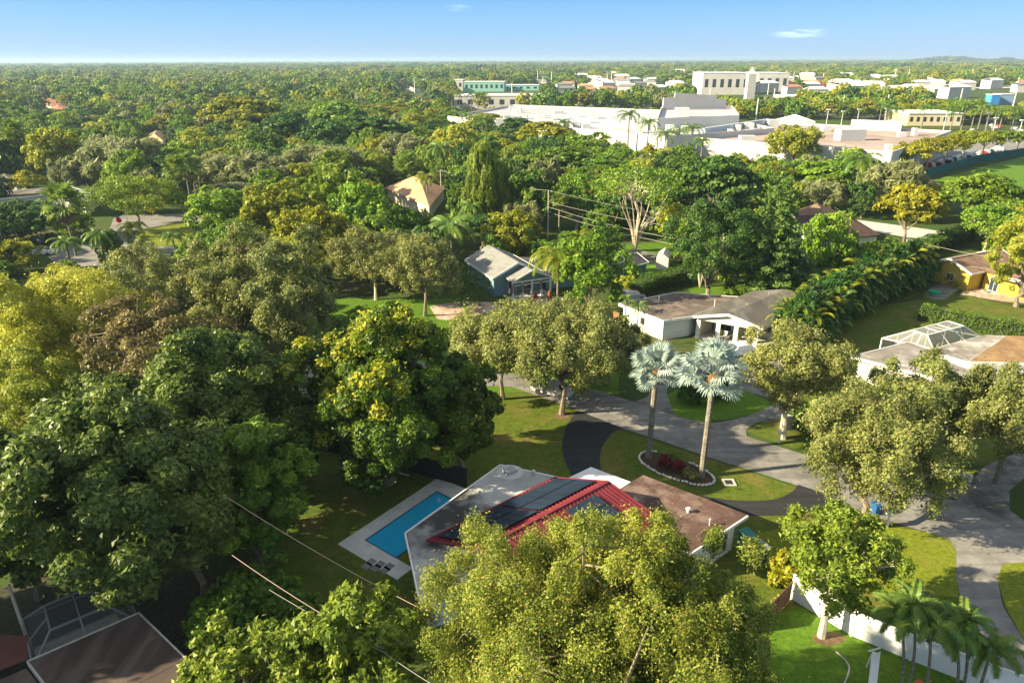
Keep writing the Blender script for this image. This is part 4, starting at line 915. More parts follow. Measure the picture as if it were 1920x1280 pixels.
c = E1 - fx * 1.4 + fy * 3.5; chair('white patio chair under the carport roof, left one', (c.x, c.y, .05), 2.6, WHITE, 'chairs under the carport'); c = E1 - fx * 1.2 + fy * 6.3; chair('white patio chair under the carport roof, right one', (c.x, c.y, .05), 2.2, WHITE, 'chairs under the carport')

for (vx, vy) in ((1200, 575), (1235, 566), (1340, 572), (1400, 580), (1440, 560)):
    q = at(vx, vy, 3.1); part('vent_pipe', MB().tube([(q.x, q.y, 2.7), (q.x, q.y, 3.9)], [.08, .08], 8), CARG_, h)
# ---------------------------------------------------------------- right white house with pool cage
GREYBR = pm('grey_brown_roofing', (.16, .145, .135), (.24, .22, .20), .5, .9, .05, c3=(.45, .43, .41), scale3=.22)
TANR = pm('tan_brown_roofing', (.24, .15, .075), (.32, .21, .11), .6, .9, .05, c3=(.20, .12, .065), scale3=.5)
wing = [V2(at(1597, 668, 2.8)), V2(at(1812, 698, 2.8)), V2(at(1838, 684, 2.8)), V2(at(1700, 640, 2.8))]
wing = [V2(at(1597, 668, 2.8)), V2(at(1802, 722, 2.8))]; e2 = (V2(at(1704, 641, 2.8)) - wing[0]); wing = wing + [wing[1] + e2 * .62, wing[0] + e2]
wing[2] = V2(at(1841, 688, 2.8))
h = house('pool_cage_house', 'white house at right with grey and tan roof beside a screened pool cage', wing)
flat(h, wing, 2.8, GREYBR, WALLW, ins=.45, th=.22)
wi = inset(wing, .45); window(h, wi[0], wi[1], 1.6, .45, .9, 1.3, mull=False); window(h, wi[0], wi[1], 2.5, .45, .9, 1.3, mull=False); window(h, wi[0], wi[1], 6.5, 1.1, .9, 1.2)
a0 = V2(at(1822, 684, 3.1)); r0 = V2(at(1890, 630, 3.9)); tl = V2(at(1748, 652, 3.0)); 
part('tan_roof_slope', MB().slab([at(1816, 679, 3.0), at(2050, 684, 3.0), at(2050, 634, 3.9), at(1890, 629, 3.9)], .15), TANR, h, 'tan brown roof slope')
part('grey_roof_slope', MB().slab([at(1816, 679, 3.02), at(1889, 629, 3.9), at(1850, 627, 3.1), at(1742, 656, 3.02)], .15), GREYBR, h, 'grey stained roof slope')
part('fascia', MB().beam(at(1816, 680, 2.95), at(2050, 686, 2.95), .1, .3), WHITE, h)
part('wall', MB().prism([V2(at(1850, 684, 2.8)), V2(at(2050, 688, 2.8)), V2(at(2050, 640, 2.8)), V2(at(1850, 640, 2.8))], 0, 2.78), WALLW, h)
part('white_roof_strip', MB().slab([at(1762, 660, 3.03), at(1818, 680, 3.03), at(1838, 690, 2.83), at(1820, 693, 2.83), at(1752, 668, 2.83)], .04), pm('white_coating', (.68, .67, .65), None), h)
def screenm(name, col_, alpha):
    m, n, l, p = nodes_of(name); p.inputs['Base Color'].default_value = (*col_, 1); p.inputs['Roughness'].default_value = .8
    tb = n.new('ShaderNodeBsdfTransparent'); ms = n.new('ShaderNodeMixShader'); ms.inputs[0].default_value = alpha; l.new(tb.outputs[0], ms.inputs[1]); l.new(p.outputs[0], ms.inputs[2]); l.new(ms.outputs[0], n['Material Output'].inputs['Surface']); return m
SCR = screenm('insect_screen', (.30, .30, .29), .5); SCRD = screenm('dark_insect_screen', (.05, .055, .06), .45)
def cage(label, bot, top, zb, zt, group=None, frame=WHITE, scr=SCR, divs=3, w=.11):
    """mansard cage: bot, top: 4 ground-plan corners; frame beams and screen panes"""
    c = sum(bot, Vector((0, 0))) / 4; t = thing('pool_cage', label, 'pool cage', (*c, 0)); PLACED.append((*c, 5))
    def b3(p, z): return Vector((p.x, p.y, z))
    for i in range(4):
        j = (i + 1) % 4
        part('frame_beam', MB().beam(b3(bot[i], zb), b3(bot[j], zb), w, w), frame, t); part('frame_beam', MB().beam(b3(top[i], zt), b3(top[j], zt), w, w), frame, t)
        part('corner_post', MB().beam(b3(bot[i], 0), b3(bot[i], zb), w, w), frame, t); part('hip_beam', MB().beam(b3(bot[i], zb), b3(top[i], zt), w, w), frame, t)
        for k in range(divs):
            u0, u1 = k / divs, (k + 1) / divs
            if k: part('rafter', MB().beam(b3(bot[i].lerp(bot[j], u0), zb), b3(top[i].lerp(top[j], u0), zt), w * .8, w * .8), frame, t); part('post', MB().beam(b3(bot[i].lerp(bot[j], u0), 0), b3(bot[i].lerp(bot[j], u0), zb), w * .8, w * .8), frame, t)
            part('screen_pane', MB().add([b3(bot[i].lerp(bot[j], u0), zb), b3(bot[i].lerp(bot[j], u1), zb), b3(top[i].lerp(top[j], u1), zt), b3(top[i].lerp(top[j], u0), zt)], [(0, 1, 2, 3)]), scr, t)
            part('screen_pane', MB().add([b3(bot[i].lerp(bot[j], u0), .02), b3(bot[i].lerp(bot[j], u1), .02), b3(bot[i].lerp(bot[j], u1), zb), b3(bot[i].lerp(bot[j], u0), zb)], [(0, 1, 2, 3)]), SCRD, t)
    for k in range(1, divs): part('cross_beam', MB().beam(b3(top[0].lerp(top[1], k / divs), zt), b3(top[3].lerp(top[2], k / divs), zt), w * .8, w * .8), frame, t)
    for k in range(divs): part('screen_pane', MB().add([b3(top[0].lerp(top[1], k / divs), zt - .01), b3(top[0].lerp(top[1], (k + 1) / divs), zt - .01), b3(top[3].lerp(top[2], (k + 1) / divs), zt - .01), b3(top[3].lerp(top[2], k / divs), zt - .01)], [(0, 1, 2, 3)]), scr, t)
    return t
bot = [V2(at(1750, 654, 2.7)), V2(at(1838, 630, 2.7)), V2(at(1798, 606, 2.7)), V2(at(1654, 634, 2.7))]; top = [V2(at(1739, 628, 4.1)), V2(at(1807, 611, 4.1)), V2(at(1778, 602, 4.1)), V2(at(1711, 619, 4.1))]
bot[2] = bot[1] + (bot[3] - bot[0])
cage('white framed screened pool cage with hipped top beside the right white house', bot, top, 2.7, 4.1)

# ---------------------------------------------------------------- yellow house, its pool and patio
YEL = pm('yellow_wall', (.48, .35, .05), (.54, .40, .065), .8, .8); SHB = pm('brown_shingles', (.20, .12, .08), (.28, .18, .12), 1, .9, .1, c3=(.16, .10, .07), scale3=.4)
yA, yB, yC = V2(at(1737, 492, 2.8)), V2(at(1822, 514, 2.8)), V2(at(1868, 498, 2.8)); rr = rect3(yA, yB, yC)
h = house('yellow_house', 'yellow walled house with brown gable roof by a kidney pool', rr)
dep = (rr[2] - rr[1]).normalized(); e1, f1 = rr[0], rr[1]; e2_, f2_ = e1 + dep * 13, f1 + dep * 13
bb = gable(h, e1, e2_, f1, f2_, 2.8, 4.3, SHB, YEL, fascia=WHITE, over=.4); window(h, bb[0], bb[3], 3.0, 1.2, .9, 1.1)
sd = (f1 - e1).normalized(); part('side_wing_roof', MB().slab([(*(f1 + dep * 3), 2.95), (*(f1 + dep * 3 + sd * 9), 2.95), (*(f1 + dep * 12 + sd * 9), 3.9), (*(f1 + dep * 12), 3.9)], .14), SHB, h)
part('side_wing_wall', MB().prism([f1 + dep * 3.5, f1 + dep * 3.5 + sd * 8.6, f1 + dep * 11.5 + sd * 8.6, f1 + dep * 11.5], 0, 2.78), YEL, h)
window(h, f1 + dep * 3.45 - sd * .0, f1 + dep * 3.45 + sd * 8, 1.0, 1.3, .1, 2.1, nm='door'); part('white_awning', MB().slab([(*(f1 + dep * 2 + sd * 2), 2.75), (*(f1 + dep * 2 + sd * 6), 2.75), (*(f1 + dep * 4 + sd * 6), 3.05), (*(f1 + dep * 4 + sd * 2), 3.05)], .06), WHITE, h)
sheet('patio', [(1800, 552), (1822, 530), (1990, 545), (1990, 575), (1880, 565)], Z3, BRICKP)
sheet('grey_patio', [(1738, 550), (1752, 531), (1802, 540), (1770, 562), (1745, 560)], Z3, ASPHG)
pts = crom([at(*p)[:2] for p in [(1842, 543), (1860, 540), (1890, 545), (1925, 549), (1950, 553), (1935, 559), (1900, 556), (1868, 551), (1848, 549)]], 6, True)
t = thing('kidney_pool', 'kidney shaped teal pool with stone rim behind the yellow house patio', 'swimming pool', (*pts[0], 0)); part('water', MB().prism(pts, 0, .05), WATER2, t)
m = MB()
for i in range(len(pts)): a, b_ = pts[i], pts[(i + 1) % len(pts)]; m.beam((*a, .06), (*b_, .06), .3, .06)
part('rim', m, BRICKP, t)
t = obj('paddling_pool', MB().cyl((0, 0), .9, .0, .3, 16).mesh('paddling_pool', pm('green_plastic', (.02, .35, .2), None)), None, at(1752, 549)); tagp(t, 'round green paddling pool on the grey patio by the yellow house', 'paddling pool')

# ---------------------------------------------------------------- bottom-left house with screened enclosure
DKR = pm('dark_brown_roofing', (.06, .043, .037), (.10, .073, .062), .5, .9, .06, c3=(.15, .115, .10), scale3=.35, stretch=(-.7, (1, .2, 1)))
a, b_, c = V2(at(52, 1240, 3.1)), V2(at(260, 1149, 3.1)), V2(at(376, 1262, 3.1)); rr = [a, b_, b_ + (c - b_) * 1.35, a + (c - b_) * 1.35]
h = house('flat_roof_house', 'house with dark brown flat roof and white edge in the bottom left corner', rr); flat(h, rr, 3.1, DKR, WALLW, fascia=pm('worn_white_trim', (.55, .53, .50), (.40, .36, .32), 3, .8))
for k in (.3, .58, .8):
    p, q = rr[0].lerp(rr[3], k), rr[1].lerp(rr[2], k); part('roof_seam', MB().beam((*p, 3.105), (*q, 3.105), .07, .02), DKR, h)
rr2 = [V2(at(-60, 1290, 3.0)), V2(at(50, 1247, 3.0)), V2(at(60, 1330, 3.0)), V2(at(-60, 1400, 3.0))]
rr2 = [a + (a - b_).normalized() * .15, a + (c - b_) * 1.3 + (a - b_).normalized() * .15, a + (c - b_) * 1.3 + (a - b_).normalized() * 6, a + (a - b_).normalized() * 6]
part('side_roof', MB().prism(rr2, 2.5, 2.75), DKR, h); part('side_wall', MB().prism(inset(rr2, .4), 0, 2.49), WALLW, h)
nn = (b_ - a).orthogonal().normalized(); nn = nn if nn.y > 0 else -nn; e = (b_ - a).normalized(); o = a + nn * .15
bot = [o + e * 0.1, o + e * 5.4, o + e * 5.4 + nn * 4.6, o + e * .1 + nn * 4.6]; top = [o + e * 1.3 + nn * 1.0, o + e * 4.2 + nn * 1.0, o + e * 4.2 + nn * 3.4, o + e * 1.3 + nn * 3.4]
BRZ = pm('pale_grey_aluminium', (.20, .21, .225), None, rough=.5)
cage('grey framed screen enclosure attached to the dark flat-roofed house', bot, top, 2.4, 3.6, frame=BRZ, scr=screenm('faint_screen', (.12, .13, .14), .25), divs=2, w=.1)
p = o + e * 3.0 + nn * 1.6; t = thing('patio_table', 'round blue patio table inside the grey screen enclosure', 'table', (*p, 0)); BLU = pm('blue_plastic', (.08, .25, .38), None)
obj('tabletop', MB().cyl((0, 0), .8, .70, .76, 20).mesh('tabletop', BLU), t); obj('pedestal', MB().tube([(0, 0, 0), (0, 0, .1), (0, 0, .7)], [.35, .08, .07], 10).mesh('pedestal', BLU), t)
q = [bot[0] - e * .1, bot[1] + e * .2, bot[2] + e * .2 + nn * .2, bot[3] - e * .1 + nn * .2]; v, f = tri_poly(q, Z3); struct('patio_floor', MB().add(v, f), CONC)
br = [at(-80, 1210, .3), at(45, 1235, .3), at(40, 1170, .3), at(-80, 1140, .3)]
t = obj('brown_awning', MB().slab([at(-90, 1290, 2.2), at(52, 1235, 2.2), at(52, 1190, 2.6), at(-90, 1190, 2.6)], .06).mesh('brown_awning', pm('brown_canvas', (.12, .05, .04), (.16, .07, .055), 1, .9))); tagp(t, 'reddish brown sloping awning left of the leaning wooden pole', 'awning')
sheet('shaded_soil', [(0, 1100), (120, 1060), (420, 1080), (470, 1200), (400, 1290), (0, 1290)], Z2, pm('shade_darkened_soil', (.03, .032, .018), (.075, .07, .045), 3, .95, .4))  # soil colour darkened to carry the tree shade

# ---------------------------------------------------------------- poles and wires
POLE = pm('grey_pole', (.42, .38, .32), (.52, .48, .42), 2, .85, world_co=False); POLEW = pm('concrete_pole', (.60, .57, .50), (.68, .65, .58), 2, .85, world_co=False)
def pole(label, b, H, r=.15, arms=0, mat=None, transf=False, rz=0, group=None, lean=(0, 0), nm='utility_pole'):
    t = thing(nm, label, 'utility pole', b, rz, group); obj('post', MB().tube([(0, 0, 0), (lean[0], lean[1], H)], [r, r * .65], 8).mesh('post', mat or POLE), t)
    for k in range(arms): obj('crossarm', MB().beam((lean[0] - 1.1, lean[1], H - .4 - k * .8), (lean[0] + 1.1, lean[1], H - .4 - k * .8), .1, .12).mesh('crossarm', mat or POLE), t)
    if transf: obj('transformer', MB().cyl((.38, 0), .26, H - 2.6, H - 1.6, 12).mesh('transformer', CARG), t)
    return t
def wire(pts, sag, r, label, mat=None, nm='power_line', n=24):
    out = []
    for (a, b_) in zip(pts[:-1], pts[1:]):
        for i in range(n + 1):
            f = i / n; q = Vector(a).lerp(Vector(b_), f); q.z -= sag * 4 * f * (1 - f); out.append(q)
    o = obj(nm, MB().tube(out, [r] * len(out), 4).mesh(nm, mat or WIRE)); tagp(o, label, 'cable'); return o
WIRE = pm('grey_cable', (.30, .28, .25), None, rough=.6); WIREB = pm('tan_cable', (.50, .38, .25), None, rough=.6)
pb = at(898, 412); pc = at(1027, 447); pd = at(1690, 500); pa = at(828, 372)
HP = [height_at(pb, 340), height_at(pc, 357), height_at(pd, 448), height_at(pa, 318)]
pole('slim grey power pole with transformer above the banana plants', pb, HP[0], .14, 0, transf=True)
pole('slim brown power pole left of the dead-skirted palm behind the blue house', pc, HP[1], .14)
pole('short pole standing above the palm hedge near the yellow house', pd, HP[2], .14)
pole('grey power pole beside the coconut palm at the tan-roofed house', pa, HP[3], .14, 1)
pe = at(1400, 520); pf = at(2050, 560)
HA = Vector((pa.x, pa.y, HP[3])); HB = Vector((pb.x, pb.y, HP[0])); HC = Vector((pc.x, pc.y, HP[1])); HD = Vector((pd.x, pd.y, HP[2]))
wire([HA, HB, HC], .25, .035, 'power line running between the three slim poles behind the tan-roofed house')
wire([HC, at(1260, 404, 7.5)], .3, .03, 'upper cable from the brown pole across to the dark tree')
for k, (z, dz) in enumerate(((6.5, 0), (5.6, .2), (4.8, .1))):
    wire([HC - Vector((0, 0, 2.2 + k)), (at(1290, (428, 452, 463)[k], z))], .5, .035, ['highest of the three cables crossing in front of the bare-limbed tree', 'middle one of the three cables crossing in front of the bare-limbed tree', 'lowest of the three cables crossing in front of the bare-limbed tree'][k])
wire([at(1562, 446, 7), HD, at(1960, 498, 7.2)], .4, .03, 'cable over the palm hedge towards the yellow house')
wire([HD - Vector((0, 0, 2.6)), at(1960, 518, 5)], .3, .03, 'lower cable passing across the yellow house gable')
wire([at(385, 905, 9.5), at(800, 1146, 4.2)], .35, .022, 'tan cable sloping across the back lawn to the pool house', WIREB)
wire([at(435, 1040, 10), at(640, 1172, 9.2), at(720, 1215, 9)], .12, .02, 'thick twisted service cable over the dark shrubs', pm('pinkish_cable', (.30, .22, .20), None))
wire([at(505, 1105, 9.6), at(720, 1222, 9), at(860, 1310, 8.8)], .12, .014, 'thin cable just below the twisted service cable')
b = at(64, 1232); pole('leaning wooden pole standing between the awning and the screen enclosure', b, 5.0, .13, lean=(-.45, .5))
pole('silver-topped lamp post beside the umbrella-shaped tree', at(243, 432), 4.5, .07, mat=CARG, nm='lamp_post')
pole('tall grey pole with a pointed top behind the umbrella-shaped tree', at(236, 368), 11.5, .2, mat=CARG)
# stop sign
b = at(229, 440); t = thing('stop_sign', 'red octagonal road sign on a thin post by the left street', 'road sign', b)
obj('post', MB().tube([(0, 0, 0), (0, 0, 3.2)], [.05, .05], 6).mesh('post', CARG), t); obj('sign_plate', MB().tube([(0, -.06, 3.0), (0, -.02, 3.0)], [.6, .6], 8).mesh('sign_plate', pm('sign_red', (.5, .01, .02), None)), t)

# ---------------------------------------------------------------- bottom right: white fence, garden, bins
fpts = [at(1482, 1122), at(1595, 1191), at(1705, 1237), at(1925, 1322), at(2030, 1362)]
PVC = pm('white_vinyl', (.80, .80, .80), (.76, .76, .76), .8, .45)
fence('vinyl_fence', 'long white vinyl fence between the garden and the street', fpts, 1.85, PVC, PVC, 2.35, pw_=.13, cap=True)
BRF = pm('dark_brown_wood', (.10, .05, .03), (.16, .085, .05), 4, .85)
fence('brown_fence', 'short brown wooden fence behind the white vinyl fence end', [at(1425, 1185), at(1480, 1125)], 1.6, BRF, BRF, 2, slats=10)
def bin_(label, b, rz, mat, lid, s=1.0):
    t = thing('wheelie_bin', label, 'bin', b, rz); m = MB(); m.add([(-.26 * s, -.3 * s, .08), (.26 * s, -.3 * s, .08), (.26 * s, .3 * s, .08), (-.26 * s, .3 * s, .08), (-.33 * s, -.38 * s, 1.0 * s), (.33 * s, -.38 * s, 1.0 * s), (.33 * s, .38 * s, 1.0 * s), (-.33 * s, .38 * s, 1.0 * s)], [(3, 2, 1, 0), (4, 5, 6, 7), (0, 1, 5, 4), (1, 2, 6, 5), (2, 3, 7, 6), (3, 0, 4, 7)]); obj('body', m.mesh('body', mat), t)
    obj('lid', MB().slab([(-.36 * s, -.42 * s, 1.05 * s), (.36 * s, -.42 * s, 1.05 * s), (.36 * s, .4 * s, 1.12 * s), (-.36 * s, .4 * s, 1.12 * s)], .06).mesh('lid', lid), t)
    for x in (-.25, .25): obj('wheel', MB().tube([(x * s - .03, .3 * s, .12), (x * s + .03, .3 * s, .12)], [.12, .12], 10).mesh('wheel', DARKM), t)
NAVY = pm('navy_plastic', (.015, .025, .07), None, rough=.45); BLU2 = pm('bright_blue_plastic', (.02, .10, .28), None, rough=.45)
bin_('teal wheelie bin against the white wall end of the rusty-roofed wing', at(1397, 1028), .5, TEAL, TEAL, 1.3); bin_('navy wheelie bin with grey-blue lid in front of the teal bin', at(1421, 1052), .5, NAVY, pm('grey_blue_lid', (.2, .24, .30), None), 1.35)
bin_('bright blue bin standing under the roadside oak', at(1640, 962), .3, BLU2, BLU2, .85)
def post_box(label, b, mat=PVC):
    t = thing('mailbox', label, 'mailbox', b, .4); obj('post', MB().box((0, 0, .5), (.14, .14, 1.0)).mesh('post', mat), t); m = MB().box((0, 0, 1.12), (.24, .5, .2)); m.tube([(0, -.25, 1.2), (0, .25, 1.2)], [.12, .12], 10); obj('box', m.mesh('box', mat), t)
post_box('white mailbox on a post at the road edge under the oak', at(1663, 986)); post_box('white mailbox at the kerb right of the silver palms', at(1460, 830))
UT = pm('grey_beige_cabinet', (.42, .42, .40), None, rough=.6); b = at(1473, 803); t = thing('utility_cabinet', 'grey utility cabinet behind the small oak trunk', 'cabinet', b, .3); obj('cabinet_body', MB().box((0, 0, .75), (.9, .6, 1.5)).mesh('cabinet_body', UT), t); obj('door', MB().box((0, -.31, .75), (.8, .03, 1.35)).mesh('door', UT), t); obj('mast', MB().tube([(.3, 0, 1.5), (.3, 0, 2.6)], [.04, .04], 6).mesh('mast', UT), t)
b = at(1782, 896); t = thing('entry_pillar', 'low white curved entrance wall on the sunny corner lawn', 'low wall', b, -.4)
for k in range(7): a_ = -.6 + k * .2; obj('block', MB().box((k * .42 - 1.2, .25 * math.sin(k * .5), .32 + (.25 if k == 0 else 0)), (.40, .32, .64 + (.5 if k == 0 else 0)), -.08 * k).mesh('block', WHITE), t)
# garden pieces
b = at(1632, 1290); t = thing('garden_slide', 'white narrow slide-like board standing on the bottom lawn', 'play slide', b, 0)
s1, s2 = at(1634, 1300, .3), at(1640, 1232, 1.0); s1 = Vector((s1.x - b.x, s1.y - b.y, .25)); s2 = Vector((s2.x - b.x, s2.y - b.y, 1.4))
obj('board', MB().beam(s1, s2, .42, .06).mesh('board', WHITE), t); obj('side_rail', MB().beam(s1 + Vector((-.22, 0, .05)), s2 + Vector((-.22, 0, .05)), .04, .12).mesh('side_rail', WHITE), t); obj('side_rail', MB().beam(s1 + Vector((.22, 0, .05)), s2 + Vector((.22, 0, .05)), .04, .12).mesh('side_rail', WHITE), t)
for x in (-.2, .2): obj('leg', MB().beam(s2 + Vector((x, 0, 0)), (s2.x + x, s2.y + .2, 0), .06).mesh('leg', WHITE), t)
obj('handle', MB().beam(s2 + Vector((-.45, 0, .1)), s2 + Vector((.25, .1, .25)), .07).mesh('handle', WHITE), t)
ORG = pm('orange_plastic', (.45, .12, .03), None, rough=.5)
chair('orange garden chair between the palm trunks, left one', at(1722, 1292), .5, ORG, 'orange chairs on the lawn', 'garden_chair'); chair('orange garden chair cut by the bottom edge of the picture', at(1772, 1300), .3, ORG, 'orange chairs on the lawn', 'garden_chair')
cpts = crom([at(*p)[:2] for p in [(1568, 1222), (1585, 1238), (1592, 1252), (1588, 1270), (1578, 1290)]], 5); m = MB()
m.tube([(x, y, .03) for x, y in cpts], [.05] * len(cpts), 6); tagp(obj('lawn_edging', m.mesh('lawn_edging', CONC)), 'curved pale edging strip laid in the bright lawn', 'edging')
pts = crom([at(*p)[:2] for p in [(1525, 1190), (1548, 1183), (1580, 1190), (1585, 1200), (1560, 1210), (1530, 1205)]], 5, True); v, f = tri_poly(pts, Z4); struct('mulch_circle', MB().add(v, f), DIRT)
pts = crom([at(*p)[:2] for p in [(1040, 778), (1053, 770), (1072, 776), (1060, 786), (1045, 785)]], 5, True); v, f = tri_poly(pts, Z3); struct('mulch_circle', MB().add(v, f), DIRT)
# trampoline / white table at bottom-right
t = thing('white_table', 'white garden table in the bottom right corner by the fence', 'table', at(1885, 1302), -.6); obj('tabletop', MB().box((0, 0, .75), (1.9, 1.0, .05)).mesh('tabletop', WHITE), t)
for x in (-.85, .85):
    for y in (-.4, .4): obj('leg', MB().beam((x, y, 0), (x, y, .73), .05).mesh('leg', WHITE), t)
# paved slabs at left (x 540-600, y 645-700)
t = thing('slab_driveway', 'driveway of square pale concrete slabs left of the yellow-flowered tree', 'driveway'); o = V2(at(545, 700)); ex = V2(at(600, 712)) - o; ex.normalize(); ey = Vector((-ex.y, ex.x)); PAV = pm('beige_slabs', (.30, .27, .22), (.38, .35, .28), 1.5, .85)
for i in range(-2, 3):
    for j in range(6):
        c = o + ex * (i * 1.9 + .9) + ey * (j * 1.9 + .9); part('slab', MB().box((c.x, c.y, .03), (1.75, 1.75, .06), math.atan2(ex.y, ex.x)), PAV, t)

# ---------------------------------------------------------------- hedges and shrubs
def hedge(label, pts, w, hgt, dens=60, mat=None, ls=.16, cat='hedge', seed=1, tall_var=.12):
    rng = np.random.default_rng(seed); Qs = []; tints = []; pts = [V2(p) for p in pts]
    for a, b_ in zip(pts[:-1], pts[1:]):
        L = (b_ - a).length; e = (b_ - a) / L; n_ = Vector((-e.y, e.x)); N = int(L * (2 * hgt + w) * dens)
        s = rng.uniform(0, L, N); u = rng.uniform(0, 2 * hgt + w, N)
        bump = 1 + tall_var * np.sin(s * 1.3 + 1) * np.sin(s * .47) + .05 * rng.normal(size=N)
        side = np.where(u < hgt, -1, np.where(u < hgt + w, 0, 1)); z = np.where(side == 0, hgt, np.where(side < 0, u, 2 * hgt + w - u)) * bump
        off = np.where(side == 0, u - hgt - w / 2, side * w / 2) * (1 + .08 * rng.normal(size=N))
        P_ = np.stack([a.x + e.x * s + n_.x * off, a.y + e.y * s + n_.y * off, np.maximum(z, .03)], 1) + rng.normal(0, .07, (N, 3))
        nr = np.stack([n_.x * side, n_.y * side, (side == 0) * 1.0], 1) + rng.normal(0, .55, (N, 3)); nr = unit(nr)
        u_ = unit(np.cross(nr, rng.normal(size=(N, 3)))); v_ = np.cross(nr, u_); sz = ls * rng.uniform(.6, 1.4, (N, 1))
        Qs.append(np.stack([P_ - v_ * sz * .6, P_ + u_ * sz * .42, P_ + v_ * sz * .6, P_ - u_ * sz * .42], 1)); tints.append(np.clip(.45 + rng.normal(0, .2, N) + .15 * np.sin(s * 2.1), 0, 1))
        for k in range(int(L / 2) + 1): q = a + e * k * 2; PLACED.append((q.x, q.y, 1.5))
    off = np.array([pts[0].x, pts[0].y, 0]); t = thing('hedge', label, cat, (pts[0].x, pts[0].y, 0))
    obj('foliage', quads_mesh('foliage', np.concatenate(Qs) - off, mat or L_HEDGE, {'tint': np.concatenate(tints)}), t)
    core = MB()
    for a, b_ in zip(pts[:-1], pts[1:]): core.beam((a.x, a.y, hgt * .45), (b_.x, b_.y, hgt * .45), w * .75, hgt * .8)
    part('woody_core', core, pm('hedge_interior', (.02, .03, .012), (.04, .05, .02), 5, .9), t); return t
hedge('long clipped hedge running right from the blue annex', [at(1190, 562), at(1215, 545), at(1290, 528)], 2.2, 2.4, 45, seed=2)
hedge('straight clipped hedge across the lawn below the kidney pool', [at(1722, 597), at(1800, 614), at(1940, 640), at(2050, 668)], 1.6, 2.0, 55, seed=3)
hedge('rounded clipped hedge rising behind the palm hedge toward the brick path', [at(1700, 492), at(1745, 470), at(1815, 448)], 3.0, 2.6, 30, seed=4, ls=.22)

# ---------------------------------------------------------------- the palm hedge
def areca(label, b, H, r, n=26, group=None, seed=0, yellow=True):
    rng = random.Random(seed); t = thing('areca_palm', label, 'palm clump', b, 0, group); PLACED.append((b[0], b[1], r)); sc = H / 5.2
    m = MB()
    for i in range(7):
        a = i * .9; q = r * .4; m.tube([(math.cos(a) * q * .4, math.sin(a) * q * .4, 0), (math.cos(a) * q, math.sin(a) * q, H * .62)], [.05, .04], 5)
    obj('stems', m.mesh('stems', BARKG), t)
    if 'A' not in FR: FR['A'] = crown_mesh('dense_foliage', 3, 2.3, 4.6, .02, 'feather', 5200, .42, L_DARK, 0, 9)[0]
    obj('dense_foliage', FR['A'], t, (0, 0, 0), (0, 0, seed), (1.15, 1.15, H / 5.2))
    for i in range(n):
        f = (i + .5) / n; az = i * 2.399; q = r * .62 * math.sqrt(rng.random()); z = H * (.10 + .66 * f); a2 = az + rng.uniform(-.5, .5)
        o = obj('frond', frond_mesh(('areca', rng.randrange(3) if f > (.35 if seed < 5 else .58) else 3 * (rng.randrange(2)))), t, (math.cos(a2) * q, math.sin(a2) * q, z), (rng.uniform(-.5, .5), -R(-14 + 30 * f) + rng.uniform(-.35, .35), az + rng.uniform(-.6, .6)), (rng.uniform(.65, 1.0),) * 3)
line = [at(1492, 655), at(1545, 612), at(1610, 575), at(1665, 548), at(1712, 528)]
li = crom([V2(p)[:] for p in line], 5); tot = [0]
for i in range(1, len(li)): tot.append(tot[-1] + (V2(li[i]) - V2(li[i - 1])).length)
na = 15
ords = ['nearest to the carport, brightest yellow', 'second from the carport end', 'third from the carport end', 'fourth from the carport end', 'fifth from the carport end', 'sixth from the carport end', 'seventh from the carport end', 'at the middle of the row', 'seventh from the far end', 'sixth from the far end', 'fifth from the far end', 'fourth from the far end', 'third from the far end', 'second from the far end', 'last one at the far end by the grey patio']
for k in range(na):
    d = tot[-1] * k / (na - 1); i = max(j for j in range(len(tot)) if tot[j] <= d + 1e-6); i = min(i, len(li) - 2); p = V2(li[i]).lerp(V2(li[i + 1]), (d - tot[i]) / max(1e-6, tot[i + 1] - tot[i]))
    areca('areca clump in the palm hedge, ' + ords[k], (p.x, p.y, 0), 7.0 + .5 * math.sin(k * 1.7), 3.4, 78, 'areca palms of the tall palm hedge', k)
    if k % 1 == 0:
        q = p + (V2(li[min(i + 1, len(li) - 1)]) - V2(li[i])).orthogonal().normalized() * 1.8
# ---------------------------------------------------------------- hand-placed trees, near to far
Q = 1.6   # leaf count factor
# foreground oaks (bottom centre)
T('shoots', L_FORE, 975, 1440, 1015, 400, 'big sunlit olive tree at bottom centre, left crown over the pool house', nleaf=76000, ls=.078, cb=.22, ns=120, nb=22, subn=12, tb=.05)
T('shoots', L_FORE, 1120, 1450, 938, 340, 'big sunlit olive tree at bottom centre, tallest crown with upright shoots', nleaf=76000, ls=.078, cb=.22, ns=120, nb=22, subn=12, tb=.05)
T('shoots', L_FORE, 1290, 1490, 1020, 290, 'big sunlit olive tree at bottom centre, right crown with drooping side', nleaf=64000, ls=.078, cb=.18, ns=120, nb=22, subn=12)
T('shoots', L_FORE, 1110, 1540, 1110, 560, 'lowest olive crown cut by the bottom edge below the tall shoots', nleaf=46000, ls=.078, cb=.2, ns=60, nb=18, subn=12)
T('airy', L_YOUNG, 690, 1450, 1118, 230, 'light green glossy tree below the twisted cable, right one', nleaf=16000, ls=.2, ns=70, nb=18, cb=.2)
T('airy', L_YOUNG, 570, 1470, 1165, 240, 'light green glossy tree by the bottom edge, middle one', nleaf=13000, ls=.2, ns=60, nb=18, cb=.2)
T('airy', L_YOUNG, 440, 1440, 1205, 200, 'small yellow-green bushy treetop beside the dark flat roof corner', nleaf=8000, ls=.19, ns=40, nb=12, cb=.2)
